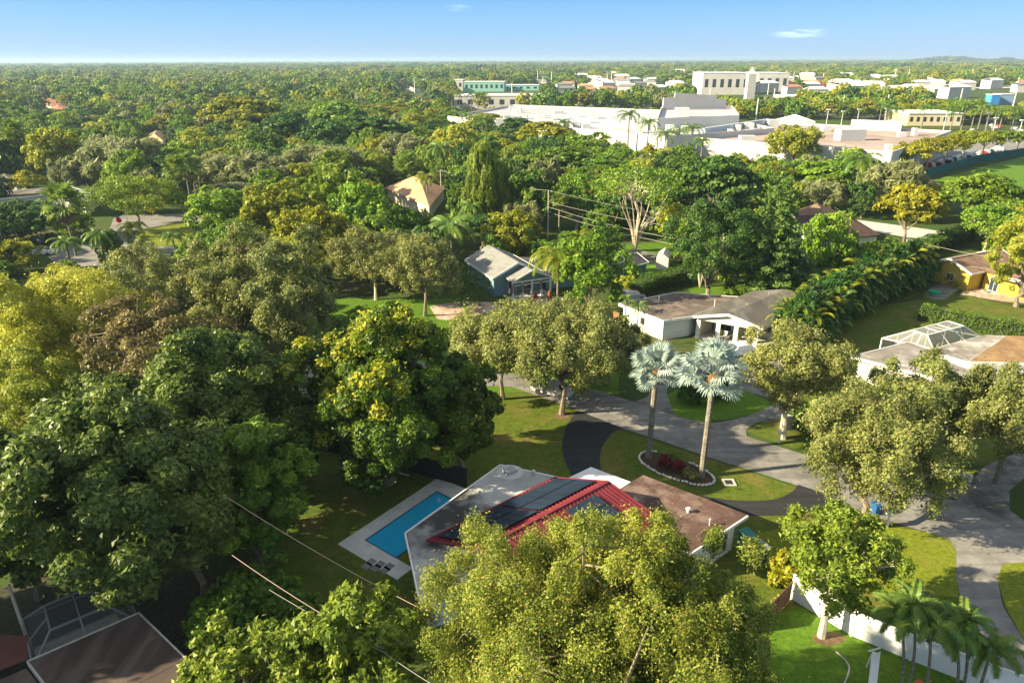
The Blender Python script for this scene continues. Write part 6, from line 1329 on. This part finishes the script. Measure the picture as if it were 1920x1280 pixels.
# ---------------------------------------------------------------- mall and far buildings
MALLW = pm('mall_white_wall', (.50, .48, .45), (.58, .56, .53), .1, .8); MALLR = pm('mall_white_roof', (.40, .40, .45), (.52, .52, .57), .12, .8, c3=(.30, .28, .31), scale3=.05, stretch=(.1, (.3, 1, 1)))
MALLB = pm('mall_brown_roof', (.27, .20, .18), (.34, .26, .23), .1, .9, c3=(.40, .33, .30), scale3=.06)
UNIT = pm('rooftop_unit_metal', (.66, .66, .65), (.58, .58, .57), 1, .6); UNITD = pm('dark_louvre', (.05, .05, .055), None)
def big(nm, label, px, z, roofm, wallm, par=1.2, cat='building'):
    p = [V2(at(*q, z)) for q in px]; h = house(nm, label, p, cat=cat); c = sum(p, Vector((0, 0))) / len(p)
    part('roof', MB().prism(inset(p, .4), 0, z - .02), roofm, h)
    for i in range(len(p)):
        a, b_ = p[i], p[(i + 1) % len(p)]; part('parapet_wall', MB().beam((*a, (z + par) / 2), (*b_, (z + par) / 2), .4, z + par), wallm, h)
    return h
def runit(h, x, y, z, s, rz=0):
    c = at(x, y, z); u = part('rooftop_unit', MB().box((c.x, c.y, z + s[2] / 2), s, rz), UNIT, h); part('louvre', MB().box((c.x + (s[0] / 2 + .03) * math.cos(rz), c.y + (s[0] / 2 + .03) * math.sin(rz), z + s[2] / 2), (.06, s[1] * .8, s[2] * .7), rz), UNITD, u)
h = big('store_building', 'long white-walled store with brown flat roof left of the car park', [(1307, 263), (1672, 290), (1782, 250), (1440, 232)], 7.5, MALLB, MALLW, .9)
runit(h, 1592, 263, 7.5, (9, 4, 3.6), .12); runit(h, 1548, 246, 7.5, (3, 3, 2)); runit(h, 1665, 284, 7.5, (1.6, 2, 2)); runit(h, 1714, 254, 7.5, (1.5, 2, 2.5)); runit(h, 1400, 266, 7.5, (5, 3, 2)); runit(h, 1690, 256, 7.5, (2.5, 2, 1.4)); runit(h, 1447, 240, 7.5, (4, 3, 3.2)); runit(h, 1402, 246, 7.5, (3.5, 3, 3)); runit(h, 1383, 250, 7.5, (1.5, 2, 3)); runit(h, 1368, 253, 7.5, (2, 2, 2))
part('stepped_parapet', MB().beam(at(1595, 243, 7.5) + Vector((0, .6, 1.6)), at(1690, 247, 7.5) + Vector((0, .6, 1.6)), .6, 4.2), MALLW, h)
h = big('mall_building', 'large mall block with white roof crowded by rooftop units', [(840, 222), (1250, 262), (1450, 245), (1290, 212), (960, 200)], 8.5, MALLR, MALLW, 1.0)
rg = random.Random(11)
for k in range(46):
    x = rg.uniform(940, 1290); y = 207 + (x - 940) * .04 + rg.uniform(0, 1) ** 1.2 * 34; runit(h, x, y, 8.5, (rg.uniform(1.6, 4.5), rg.uniform(1.6, 3.5), rg.uniform(1.2, 2.8)), rg.choice([0, .1, -.1]))
part('clerestory', MB().beam(at(1318, 252, 8.5) + Vector((0, 0, 1)), at(1440, 233, 8.5) + Vector((0, 0, 1)), 1.5, 2.2), pm('blue_grey_metal', (.38, .43, .48), None), h)
h = big('anchor_store', 'tall plain white block with stepped parapet on the mall roof', [(1232, 228), (1385, 222), (1372, 203), (1240, 206)], 11.5, MALLR, MALLW, 1.2)
a, b_ = at(1242, 207, 11.5), at(1360, 204, 11.5); part('stepped_parapet', MB().beam((a.x, a.y, 14.8), (b_.x, b_.y, 13.6), .8, 4.2), MALLW, h); a, b_ = at(1262, 207, 11.5), at(1340, 205, 11.5); part('stepped_parapet', MB().beam((a.x, a.y - .5, 18.0), (b_.x, b_.y - .5, 16.6), .8, 2.0), MALLW, h)
runit(h, 1278, 219, 11.5, (5, 4, 3.5))
def simple(nm, label, x0, x1, ybase, ytop, depth, wall, roof, wins=0, rows=1, group=None, rz=0.0, bandmat=None, cat='building'):
    a, b_ = at(x0, ybase), at(x1, ybase); e = (V2(b_) - V2(a)); L = e.length; e.normalize(); n_ = Vector((-e.y, e.x)); H = max(2.5, height_at((a + b_) / 2, ytop)); p = [V2(a), V2(b_), V2(b_) + n_ * depth, V2(a) + n_ * depth]
    h = thing(nm, label, cat, (*(V2(a)), 0), 0, group); c = sum(p, Vector((0, 0))) / 4
    for i in range(7):
        for j in range(4): q = p[0].lerp(p[1], i / 6).lerp(p[3].lerp(p[2], i / 6), j / 3); PLACED.append((q.x, q.y, 4))
    part('wall', MB().prism(p, 0, H), wall, h); part('roof', MB().prism(inset(p, -.3), H, H + .4), roof, h)
    for r_ in range(rows):
        for i in range(wins):
            s0 = (i + .3) / wins * L; ww = L / wins * .45; z0 = H * (r_ + .35) / rows; q0 = V2(a) + e * s0 - n_ * .05; q1 = q0 + e * ww
            part('window', MB().add([(*q0, z0), (*q1, z0), (*q1, z0 + H / rows * .38), (*q0, z0 + H / rows * .38)], [(0, 1, 2, 3)]), GLASS, h)
    return h, p, H
simple('white_building', 'white building behind the row of six royal palms', 852, 1010, 205, 180, 30, MALLW, WROOF, 8, 1)
simple('shop_building', 'white flat shop right of the royal palm row', 1000, 1150, 198, 184, 25, MALLW, WROOF, 6, 1)
simple('shop_building', 'low cream-walled shop with striped front beyond the mall roof', 1145, 1235, 188, 178, 20, CREAM, WROOF, 5, 1)
simple('teal_building', 'pale teal office with window band beyond the mall', 870, 945, 172, 154, 25, pm('teal_wall', (.25, .50, .42), None), WROOF, 8, 1)
simple('teal_building', 'lower teal wing right of the pale teal office', 930, 1010, 170, 160, 20, pm('teal_wall', (.25, .50, .42), None), WROOF, 6, 1)
simple('white_block', 'plain white block left of the pale teal office', 828, 868, 170, 150, 20, MALLW, WROOF, 4, 1)
h, p, H = simple('office_building', 'white office with arched windows left of the white steeple', 1315, 1402, 178, 138, 60, MALLW, WROOF, 6, 1)
h, p, H = simple('office_building', 'office with dark glass bays right of the white steeple', 1418, 1476, 172, 138, 60, MALLW, WROOF, 4, 1)
simple('low_annex', 'low grey-roofed annex in front of the arched office', 1308, 1365, 172, 157, 30, pm('pale_grey_wall', (.5, .5, .5), None), WROOF, 0)
b = at(1404, 186); Hs = height_at(b, 126); wS = metres(b, 15, 15); t = thing('steeple', 'white pointed steeple tower standing before the office', 'steeple', b); PLACED.append((b.x, b.y, 8))
obj('shaft', MB().box((0, 0, Hs * .40), (wS, wS, Hs * .8)).mesh('shaft', MALLW), t); m = MB(); m.add([(-wS * .36, -wS * .36, Hs * .8), (wS * .36, -wS * .36, Hs * .8), (wS * .36, wS * .36, Hs * .8), (-wS * .36, wS * .36, Hs * .8), (0, 0, Hs)], [(0, 1, 4), (1, 2, 4), (2, 3, 4), (3, 0, 4)]); obj('spire', m.mesh('spire', WHITE), t)
simple('curved_roof_building', 'wide low building with pale curved roof among the car park trees', 1470, 1575, 196, 182, 30, pm('grey_wall', (.3, .33, .36), None), WROOF, 5)
simple('billboard_building', 'building with bright blue panel at the far right', 1856, 1872, 198, 179, 8, pm('bright_blue_panel', (.05, .24, .62), None), WROOF); simple('billboard_building', 'pale blue striped facade beside the bright blue panel', 1872, 1898, 197, 178, 10, pm('pale_blue_panel', (.25, .38, .58), None), WROOF)
simple('yellow_facade_building', 'low building with yellow and cream facade behind the store', 1700, 1800, 236, 214, 25, pm('pale_yellow_wall', (.72, .55, .25), (.75, .68, .50), .06, .8), WROOF, 8)
simple('red_building', 'red-walled building among trees beyond the steeple', 1515, 1545, 163, 152, 20, pm('red_wall', (.45, .10, .06), None), TERR, 2)
def tent(label, x0, x1, yb, yt, mat, nm='tent'):
    a, b_ = at(x0, yb), at(x1, yb); H = height_at((a + b_) / 2, yt); e = V2(b_) - V2(a); n_ = Vector((-e.y, e.x)); p = [V2(a), V2(b_), V2(b_) + n_ * .6, V2(a) + n_ * .6]; c = sum(p, Vector((0, 0))) / 4; t = thing(nm, label, 'tent', (*c, 0)); PLACED.append((c.x, c.y, 10)); m = MB()
    part('wall', MB().prism(p, 0, H * .4), mat, t)
    for i in range(4): part('roof_slope', MB().slab([(*p[i], H * .4), (*p[(i + 1) % 4], H * .4), (*c, H)], .05), mat, t)
tent('white peaked tent roof left of the mall', 752, 778, 172, 161, WHITE); tent('smaller white peaked tent beside the first', 780, 796, 173, 166, WHITE); tent('large white tented canopy behind the store wall', 1462, 1528, 236, 216, WHITE)
# scattered far houses
rg = random.Random(21); hm = {}
def far_house(x, y, w, d, hgt, roofm, wallm, key, label, group):
    t = thing('distant_house', label, 'house', (x, y, 0), rg.uniform(-.6, .6), group); PLACED.append((x, y, w * .6))
    if key not in hm:
        m = MB().box((0, 0, hgt / 2), (w, d, hgt)); r_ = MB(); r_.slab([(-w / 2 - .5, -d / 2 - .5, hgt), (w / 2 + .5, -d / 2 - .5, hgt), (w / 2 - d * .3, 0, hgt + d * .2), (-w / 2 + d * .3, 0, hgt + d * .2)], .2); r_.slab([(-w / 2 - .5, d / 2 + .5, hgt), (w / 2 + .5, d / 2 + .5, hgt), (w / 2 - d * .3, 0, hgt + d * .2), (-w / 2 + d * .3, 0, hgt + d * .2)], .2)
        hm[key] = (m.mesh('wall', wallm), r_.mesh('roof', roofm))
    obj('wall', hm[key][0], t); obj('roof', hm[key][1], t)
kinds = [(16, 10, 4.2, TERR, CREAM, 'terracotta-roofed'), (18, 11, 4.5, WROOF, MALLW, 'white-roofed'), (24, 12, 6, WROOF, MALLW, 'larger white'), (15, 10, 4.2, TANRF, CREAM, 'tan-roofed'), (17, 10, 4.4, SHING, MALLW, 'grey-roofed')]
FARH = []
for k in range(620):
    if len(FARH) > 270: break
    px = rg.uniform(980, 1930) if rg.random() < .86 else rg.uniform(-10, 1000); py = 119 + rg.random() ** 1.3 * 66
    if px < 1000: py = 118 + rg.random() * 14
    b = at(px, py); ki = rg.choice([0, 1, 1, 2, 2, 3, 4]); w, d, hg, rm, wm_, nm_ = kinds[ki]; s = 1
    if any((b.x - q[0]) ** 2 + (b.y - q[1]) ** 2 < (q[2] + 9) ** 2 for q in PLACED[-1900:]): continue
    FARH.append((b.x, b.y)); far_house(b.x, b.y, w, d, hg + (3.5 if b.y > 600 else 0), rm, wm_, ki + (10 if b.y > 600 else 0), 'distant %s house showing between far treetops' % nm_, 'distant %s houses' % nm_)
# poles far
pc_ = {}
def far_pole(px, py, H, arms, label, group, r=.25):
    b = at(px, py); key = (H, arms)
    if key not in pc_:
        m = MB().tube([(0, 0, 0), (0, 0, H)], [r * 1.5, r], 6)
        for a in range(arms): m.beam((-2, 0, H - 1 - a * 1.5), (2, 0, H - 1 - a * 1.5), .22, .22)
        pc_[key] = m.mesh('utility_pole', POLEW)
    tagp(obj('utility_pole', pc_[key], None, b, (0, 0, rg.uniform(-.5, .5)), (1 + max(0, (b.y - 300) / 900),) * 2 + (1,)), label, 'utility pole', group)
for px, py, H, ar in [(778, 175, 16, 0), (795, 172, 14, 1), (1008, 164, 20, 0), (1034, 164, 19, 0), (1018, 170, 14, 0), (1146, 158, 18, 1), (1138, 160, 15, 0), (1272, 152, 14, 0), (1282, 150, 17, 0), (1486, 160, 18, 0), (1472, 152, 16, 0), (1543, 152, 12, 0), (1675, 160, 20, 2), (1700, 160, 20, 2), (1728, 160, 14, 0), (1820, 152, 17, 0), (1862, 152, 18, 0), (1737, 198, 12, 0), (1677, 196, 12, 0), (1896, 212, 15, 0), (1660, 215, 12, 0), (1417, 225, 12, 0), (1372, 215, 10, 0), (1500, 198, 10, 0), (1578, 212, 11, 0), (960, 186, 14, 1), (720, 158, 14, 0), (727, 140, 14, 0), (23, 152, 18, 0), (121, 157, 17, 0), (144, 162, 19, 0), (202, 140, 16, 0), (281, 140, 14, 0), (377, 150, 16, 0), (500, 150, 12, 0), (510, 150, 12, 0), (575, 203, 9, 0), (560, 155, 12, 0), (788, 228, 9, 0), (1180, 148, 12, 0), (1100, 150, 12, 0), (660, 150, 12, 0), (680, 160, 10, 0), (900, 148, 12, 0), (1330, 190, 10, 0), (1450, 190, 10, 0), (1438, 188, 14, 0), (1240, 140, 12, 0), (1340, 135, 12, 0), (1420, 133, 14, 0), (1615, 150, 12, 0), (1760, 170, 12, 0), (1800, 190, 10, 0), (1905, 170, 14, 0), (850, 150, 12, 0)]:
    g = 'thin pale poles above the far treetops, ' + ('left side' if px < 700 else 'middle' if px < 1300 else 'right side')
    far_pole(px, py, H, ar, 'thin pale pole rising above the far treetops, ' + ('with crossarms, ' if ar else '') + ('left side' if px < 700 else 'middle' if px < 1300 else 'right side'), g + (' with crossarms' if ar else ''))
# car park lamps
lm = MB().tube([(0, 0, 0), (0, 0, 9)], [.14, .1], 6).box((0, 0, 9.1), (1.8, .8, .35)).mesh('car_park_lamp', WHITE)
for k, (px, py) in enumerate([(1548, 240), (1575, 245), (1605, 240), (1656, 238), (1845, 250), (1858, 262), (1768, 246), (1906, 268), (1290, 258)]):
    tagp(obj('car_park_lamp', lm, None, at(px, py)), 'white twin-head car park lamp near the store roof and palms', 'lamp post', 'car park lamps')
cm = MB().box((0, 0, .55), (4.4, 1.8, .7)).box((-.2, 0, 1.1), (2.3, 1.6, .55))
cms = [cm.mesh('parked_car', k) for k in (CARW, CARG, CARD, CARR)]
for k in range(46):
    px = 1740 + k * 4.6 + rg.uniform(-1, 1); py = 316 - k * 1.15 + rg.uniform(-4, 0)
    if k >= 30: px = rg.uniform(1815, 1925); py = rg.uniform(228, 262)
    ci = rg.randrange(4); tagp(obj('parked_car', cms[ci], None, at(px, py), (0, 0, rg.choice([1.2, 1.3]))), 'tiny %s car in the car park beyond the windscreen fence' % ['white', 'silver', 'dark', 'red'][ci], 'car', '%s cars in the far car park' % ['white', 'silver', 'dark', 'red'][ci])

# ---------------------------------------------------------------- fill trees (wooded neighbourhood), sharing a few crown meshes
PROTO = []
pk = [('round', L_MID, 'rounded mid green'), ('umbrella', L_DARK, 'wide dark green'), ('lumpy', L_DARK, 'lumpy dark green'), ('round', L_BRIGHT, 'bright green rounded'), ('feather', L_GREY, 'grey-green wispy'), ('umbrella', L_GOLD, 'golden-olive spreading'), ('umbrella', L_MID, 'green flat-topped'), ('round', L_YELLOW, 'yellow-green bushy')]
def ymix(f):  # palette by zone
    return f
for i, (st_, mt_, nm_) in enumerate(pk):
    v_ = []
    for s in range(3):
        me, C, r_, S = crown_mesh('crown', 500 + i * 10 + s, 4.6, 9.0, .12 if st_ in ('round', 'lumpy', 'feather') else .3, st_, 4600, .40, mt_, 0, 9)
        tm = trunk_mesh('trunk', i, 4.6, 9.0, .15, C, S, .24, BARK, 7, 0, seg=5); v_.append((me, tm))
    PROTO.append((v_, nm_))
LOD = []
for i, (st_, mt_, nm_) in enumerate(pk):
    me, C, r_, S = crown_mesh('crown', 900 + i, 4.6, 9.0, .05, st_, 900, .85, mt_, 0, 7); LOD.append(me)
PROTECT = [  # photo boxes that must stay in view, with the distance of what they show
 (1170, 440, 1290, 480, 118), (1480, 390, 1655, 450, 150), (722, 328, 830, 395, 168), (1305, 225, 1780, 290, 290), (945, 200, 1460, 247, 400), (1230, 190, 1390, 215, 420), (845, 175, 1240, 200, 500), (1305, 122, 1480, 180, 900), (865, 150, 1010, 175, 850), (45, 183, 110, 200, 500), (90, 196, 125, 206, 500), (272, 248, 312, 268, 330),
 (0, 345, 182, 385, 165), (1735, 285, 1925, 350, 240), (215, 405, 370, 480, 140), (60, 455, 190, 505, 130), (870, 455, 1030, 570, 108), (1150, 470, 1290, 560, 115), (1735, 455, 1925, 600, 115), (1640, 420, 1810, 470, 150), (1440, 210, 1790, 245, 330), (1700, 205, 1930, 262, 380), (1850, 174, 1905, 200, 600), (1290, 470, 1440, 560, 105), (1500, 540, 1925, 700, 100), (1750, 160, 1925, 185, 900), (750, 158, 800, 175, 800),
 (1150, 560, 1500, 680, 95), (560, 560, 1160, 760, 80), (1020, 355, 1036, 450, 140)]
def ok_view(b, Rr, H):
    x0, yb = project((b[0] - Rr, b[1], 0)); x1, _ = project((b[0] + Rr, b[1], 0)); _, yt = project((b[0], b[1], H * .95))
    for px0, py0, px1, py1, d in PROTECT:
        if b[1] < d - 3 and x1 > px0 and x0 < px1 and yt < py1 and yb > py0: return False
    return True
grid = {}
def near_ok(x, y, r):
    gx, gy = int(x // 12), int(y // 12)
    for i in (-1, 0, 1):
        for j in (-1, 0, 1):
            for q in grid.get((gx + i, gy + j), ()):
                if (q[0] - x) ** 2 + (q[1] - y) ** 2 < (q[2] + r) ** 2: return False
    return True
def add_grid(x, y, r): grid.setdefault((int(x // 12), int(y // 12)), []).append((x, y, r))
for q in PLACED: add_grid(q[0], q[1], min(q[2], 11))
rg = random.Random(77)
EXCL = []
def zone_ok(x, y):
    px, py = project((x, y, 0))
    if y > 420: return True
    # open ground: lawns, roads, field, parking
    for poly in OPEN:
        c = False; n = len(poly)
        for i in range(n):
            x1, y1 = poly[i]; x2, y2 = poly[(i + 1) % n]
            if (y1 > py) != (y2 > py) and px < (x2 - x1) * (py - y1) / (y2 - y1) + x1: c = not c
        if c: return False
    return True
OPEN = [[(560, 560), (1000, 540), (1300, 540), (1500, 640), (1990, 640), (2300, 1000), (2200, 1400), (-100, 1400), (-100, 1000), (300, 1000), (560, 760)], [(1730, 520), (2100, 540), (2100, 680), (1700, 620)], [(1735, 340), (1925, 285), (2400, 250), (2400, 400), (1830, 352)], [(1690, 330), (1700, 262), (2100, 225), (2300, 260), (1925, 292)], [(200, 405), (420, 398), (420, 420), (380, 480), (200, 480)], [(60, 455), (200, 455), (200, 505), (60, 505)], [(930, 262), (1300, 268), (1300, 205), (830, 205), (830, 225)], [(1300, 300), (1680, 300), (1790, 240), (1300, 210)], [(1480, 395), (1810, 437), (1800, 455), (1480, 415)]]
nt = 0; counts = [0] * len(pk); WOOD = [[] for _ in pk]; NEARW = [[] for _ in pk]
def pick(px, y):
    if px > 1350 and y > 230: w = [3, 2, 1, 3, 1, 7, 3, 4]
    elif px < 1000 and y > 300: w = [5, 4, 4, 2, 2, 2, 6, 2]
    elif y > 180: w = [4, 4, 3, 3, 2, 4, 5, 2]
    else: w = [5, 3, 3, 4, 2, 2, 2, 2]
    return rg.choices(range(8), w)[0]
t1 = time.time()
BLK = set()
for hx, hy in FARH:
    w_ = 12 if hy < 1500 else 18; d_ = 50 + hy * .08
    for i in range(int((hx - w_) // 12), int((hx + w_) // 12) + 1):
        for j in range(int((hy - d_) // 12), int((hy + w_) // 12) + 1): BLK.add((i, j))
FILLN = 0
for ring0, ring1, sp, tries in ((70, 160, 5.6, 5000), (160, 300, 6.6, 9000), (300, 480, 7.8, 16000), (480, 900, 10, 26000), (900, 1800, 16, 30000), (1800, 4000, 30, 26000), (4000, 11000, 62, 26000)):
    for k in range(tries):
        y = math.sqrt(rg.uniform(ring0 ** 2, ring1 ** 2)); x = rg.uniform(-.80, .80) * (y + 20)
        r = sp * .5 * rg.uniform(.8, 1.15)
        g_ = 12
        if ring0 < 900:
            if not near_ok(x, y, r): continue
        px, py = project((x, y, 0))
        if px < -90 or px > 2010: continue
        if not zone_ok(x, y): continue
        i = pick(px, y); sc = r * 2 / 9.2 * rg.uniform(1.15, 1.45); hgt = 9 * sc * rg.uniform(.85, 1.1) if y < 900 else (rg.uniform(8, 13) + (rg.random() < .12) * rg.uniform(3, 9 if y > 1800 else 5))
        if y > 150 and px < 1000: hgt *= 1.12
        if (int(x // 12), int(y // 12)) in BLK: continue
        if y < 900 and not ok_view((x, y), 4.6 * sc, hgt): continue
        add_grid(x, y, r) if ring0 < 900 else None
        if FILLN < 190:
            v_, nm_ = PROTO[i]; me, tm = v_[rg.randrange(3)]
            zn = ('on the left' if px < 640 else 'in the middle' if px < 1280 else 'on the right'); dn = 'near the houses' if y < 160 else 'in the wooded belt'
            t = thing('broadleaf_tree', '%s tree %s, %s' % (nm_, dn, zn), 'tree', (x, y, 0), rg.uniform(0, 6.28), '%s trees %s, %s' % (nm_, dn, zn)); t.scale = (sc, sc, hgt / 9)
            obj('crown', me, t); obj('trunk', tm, t); counts[i] += 1; FILLN += 1
        else: (NEARW if y < 420 else WOOD)[i].append((x, y, rg.uniform(0, 6.28), sc, hgt / 9))
print('fill', FILLN, [len(w) for w in WOOD], round(time.time() - t1, 1))
# mound with trees on the right horizon: points raised
for k in range(900):
    px = rg.uniform(1560, 2000); f = (px - 1560) / 440; y = rg.uniform(5200, 5900); x = (px - 960) / FPX * y * 1.08
    hz = 34 * math.exp(-((px - 1665) / 55) ** 2) + 22 * math.exp(-((px - 1755) / 16) ** 2) + 20 * math.exp(-((px - 1815) / 30) ** 2) + 12
    WOOD[rg.choice([1, 2, 5])].append((x, y, rg.uniform(0, 6), 6 + 4 * rg.random(), (hz + rg.uniform(-3, 3)) / 9))
def gn_instancer(name, pts, proto_me, label):
    me = bpy.data.meshes.new(name); a = np.array(pts, dtype=np.float32); n = len(a)
    me.vertices.add(n); co = np.zeros((n, 3), np.float32); co[:, :2] = a[:, :2]; me.vertices.foreach_set('co', co.ravel())
    at1 = me.attributes.new('turn', 'FLOAT', 'POINT'); at1.data.foreach_set('value', a[:, 2]); at2 = me.attributes.new('size', 'FLOAT_VECTOR', 'POINT')
    sv = np.stack([a[:, 3], a[:, 3], a[:, 4]], 1).astype(np.float32); at2.data.foreach_set('vector', sv.ravel())
    o = obj(name, me); tagp(o, label, 'woodland', None, 'stuff')
    po = bpy.data.objects.new(name + '_source', proto_me)
    ng = bpy.data.node_groups.new(name, 'GeometryNodeTree'); ng.interface.new_socket('Geometry', in_out='INPUT', socket_type='NodeSocketGeometry'); ng.interface.new_socket('Geometry', in_out='OUTPUT', socket_type='NodeSocketGeometry')
    n_ = ng.nodes; gi = n_.new('NodeGroupInput'); go = n_.new('NodeGroupOutput'); ip = n_.new('GeometryNodeInstanceOnPoints'); oi = n_.new('GeometryNodeObjectInfo'); oi.inputs['Object'].default_value = po
    tr = n_.new('GeometryNodeInputNamedAttribute'); tr.data_type = 'FLOAT'; tr.inputs['Name'].default_value = 'turn'; sz = n_.new('GeometryNodeInputNamedAttribute'); sz.data_type = 'FLOAT_VECTOR'; sz.inputs['Name'].default_value = 'size'
    cx = n_.new('ShaderNodeCombineXYZ'); ng.links.new(tr.outputs[0], cx.inputs[2]); ng.links.new(gi.outputs[0], ip.inputs['Points']); ng.links.new(oi.outputs['Geometry'], ip.inputs['Instance']); ng.links.new(cx.outputs[0], ip.inputs['Rotation']); ng.links.new(sz.outputs[0], ip.inputs['Scale']); ng.links.new(ip.outputs[0], go.inputs[0])
    md = o.modifiers.new('scatter', 'NODES'); md.node_group = ng; return o
for i, (st_, mt_, nm_) in enumerate(pk):
    if WOOD[i]: gn_instancer('distant_woodland', WOOD[i], LOD[i], 'far-off wood of %s treetops reaching to the horizon' % nm_)
    if NEARW[i]: gn_instancer('wooded_belt', NEARW[i], PROTO[i][0][1][0], 'middle-distance canopy of %s treetops behind the houses' % nm_)

# ---------------------------------------------------------------- air
hz = MB().box((0, 6970, 29), (28400, 14200, 60))
hm_ = bpy.data.materials.new('haze'); hm_.use_nodes = True; n_ = hm_.node_tree.nodes; n_.clear(); o_ = n_.new('ShaderNodeOutputMaterial'); pv = n_.new('ShaderNodeVolumePrincipled')
pv.inputs['Color'].default_value = (.55, .75, 1.0, 1); pv.inputs['Density'].default_value = .00013; pv.inputs['Anisotropy'].default_value = .2; hm_.node_tree.links.new(pv.outputs[0], o_.inputs['Volume'])
tagp(obj('haze', hz.mesh('haze', hm_)), kind='stuff')
open('/tmp/stat.txt', 'w').write('leaf tris %d objects %d time %.1f' % (TRIS, len(bpy.data.objects), time.time() - T0)) if False else None
print('leaf tris', TRIS, 'objects', len(bpy.data.objects), 'time', round(time.time() - T0, 1))
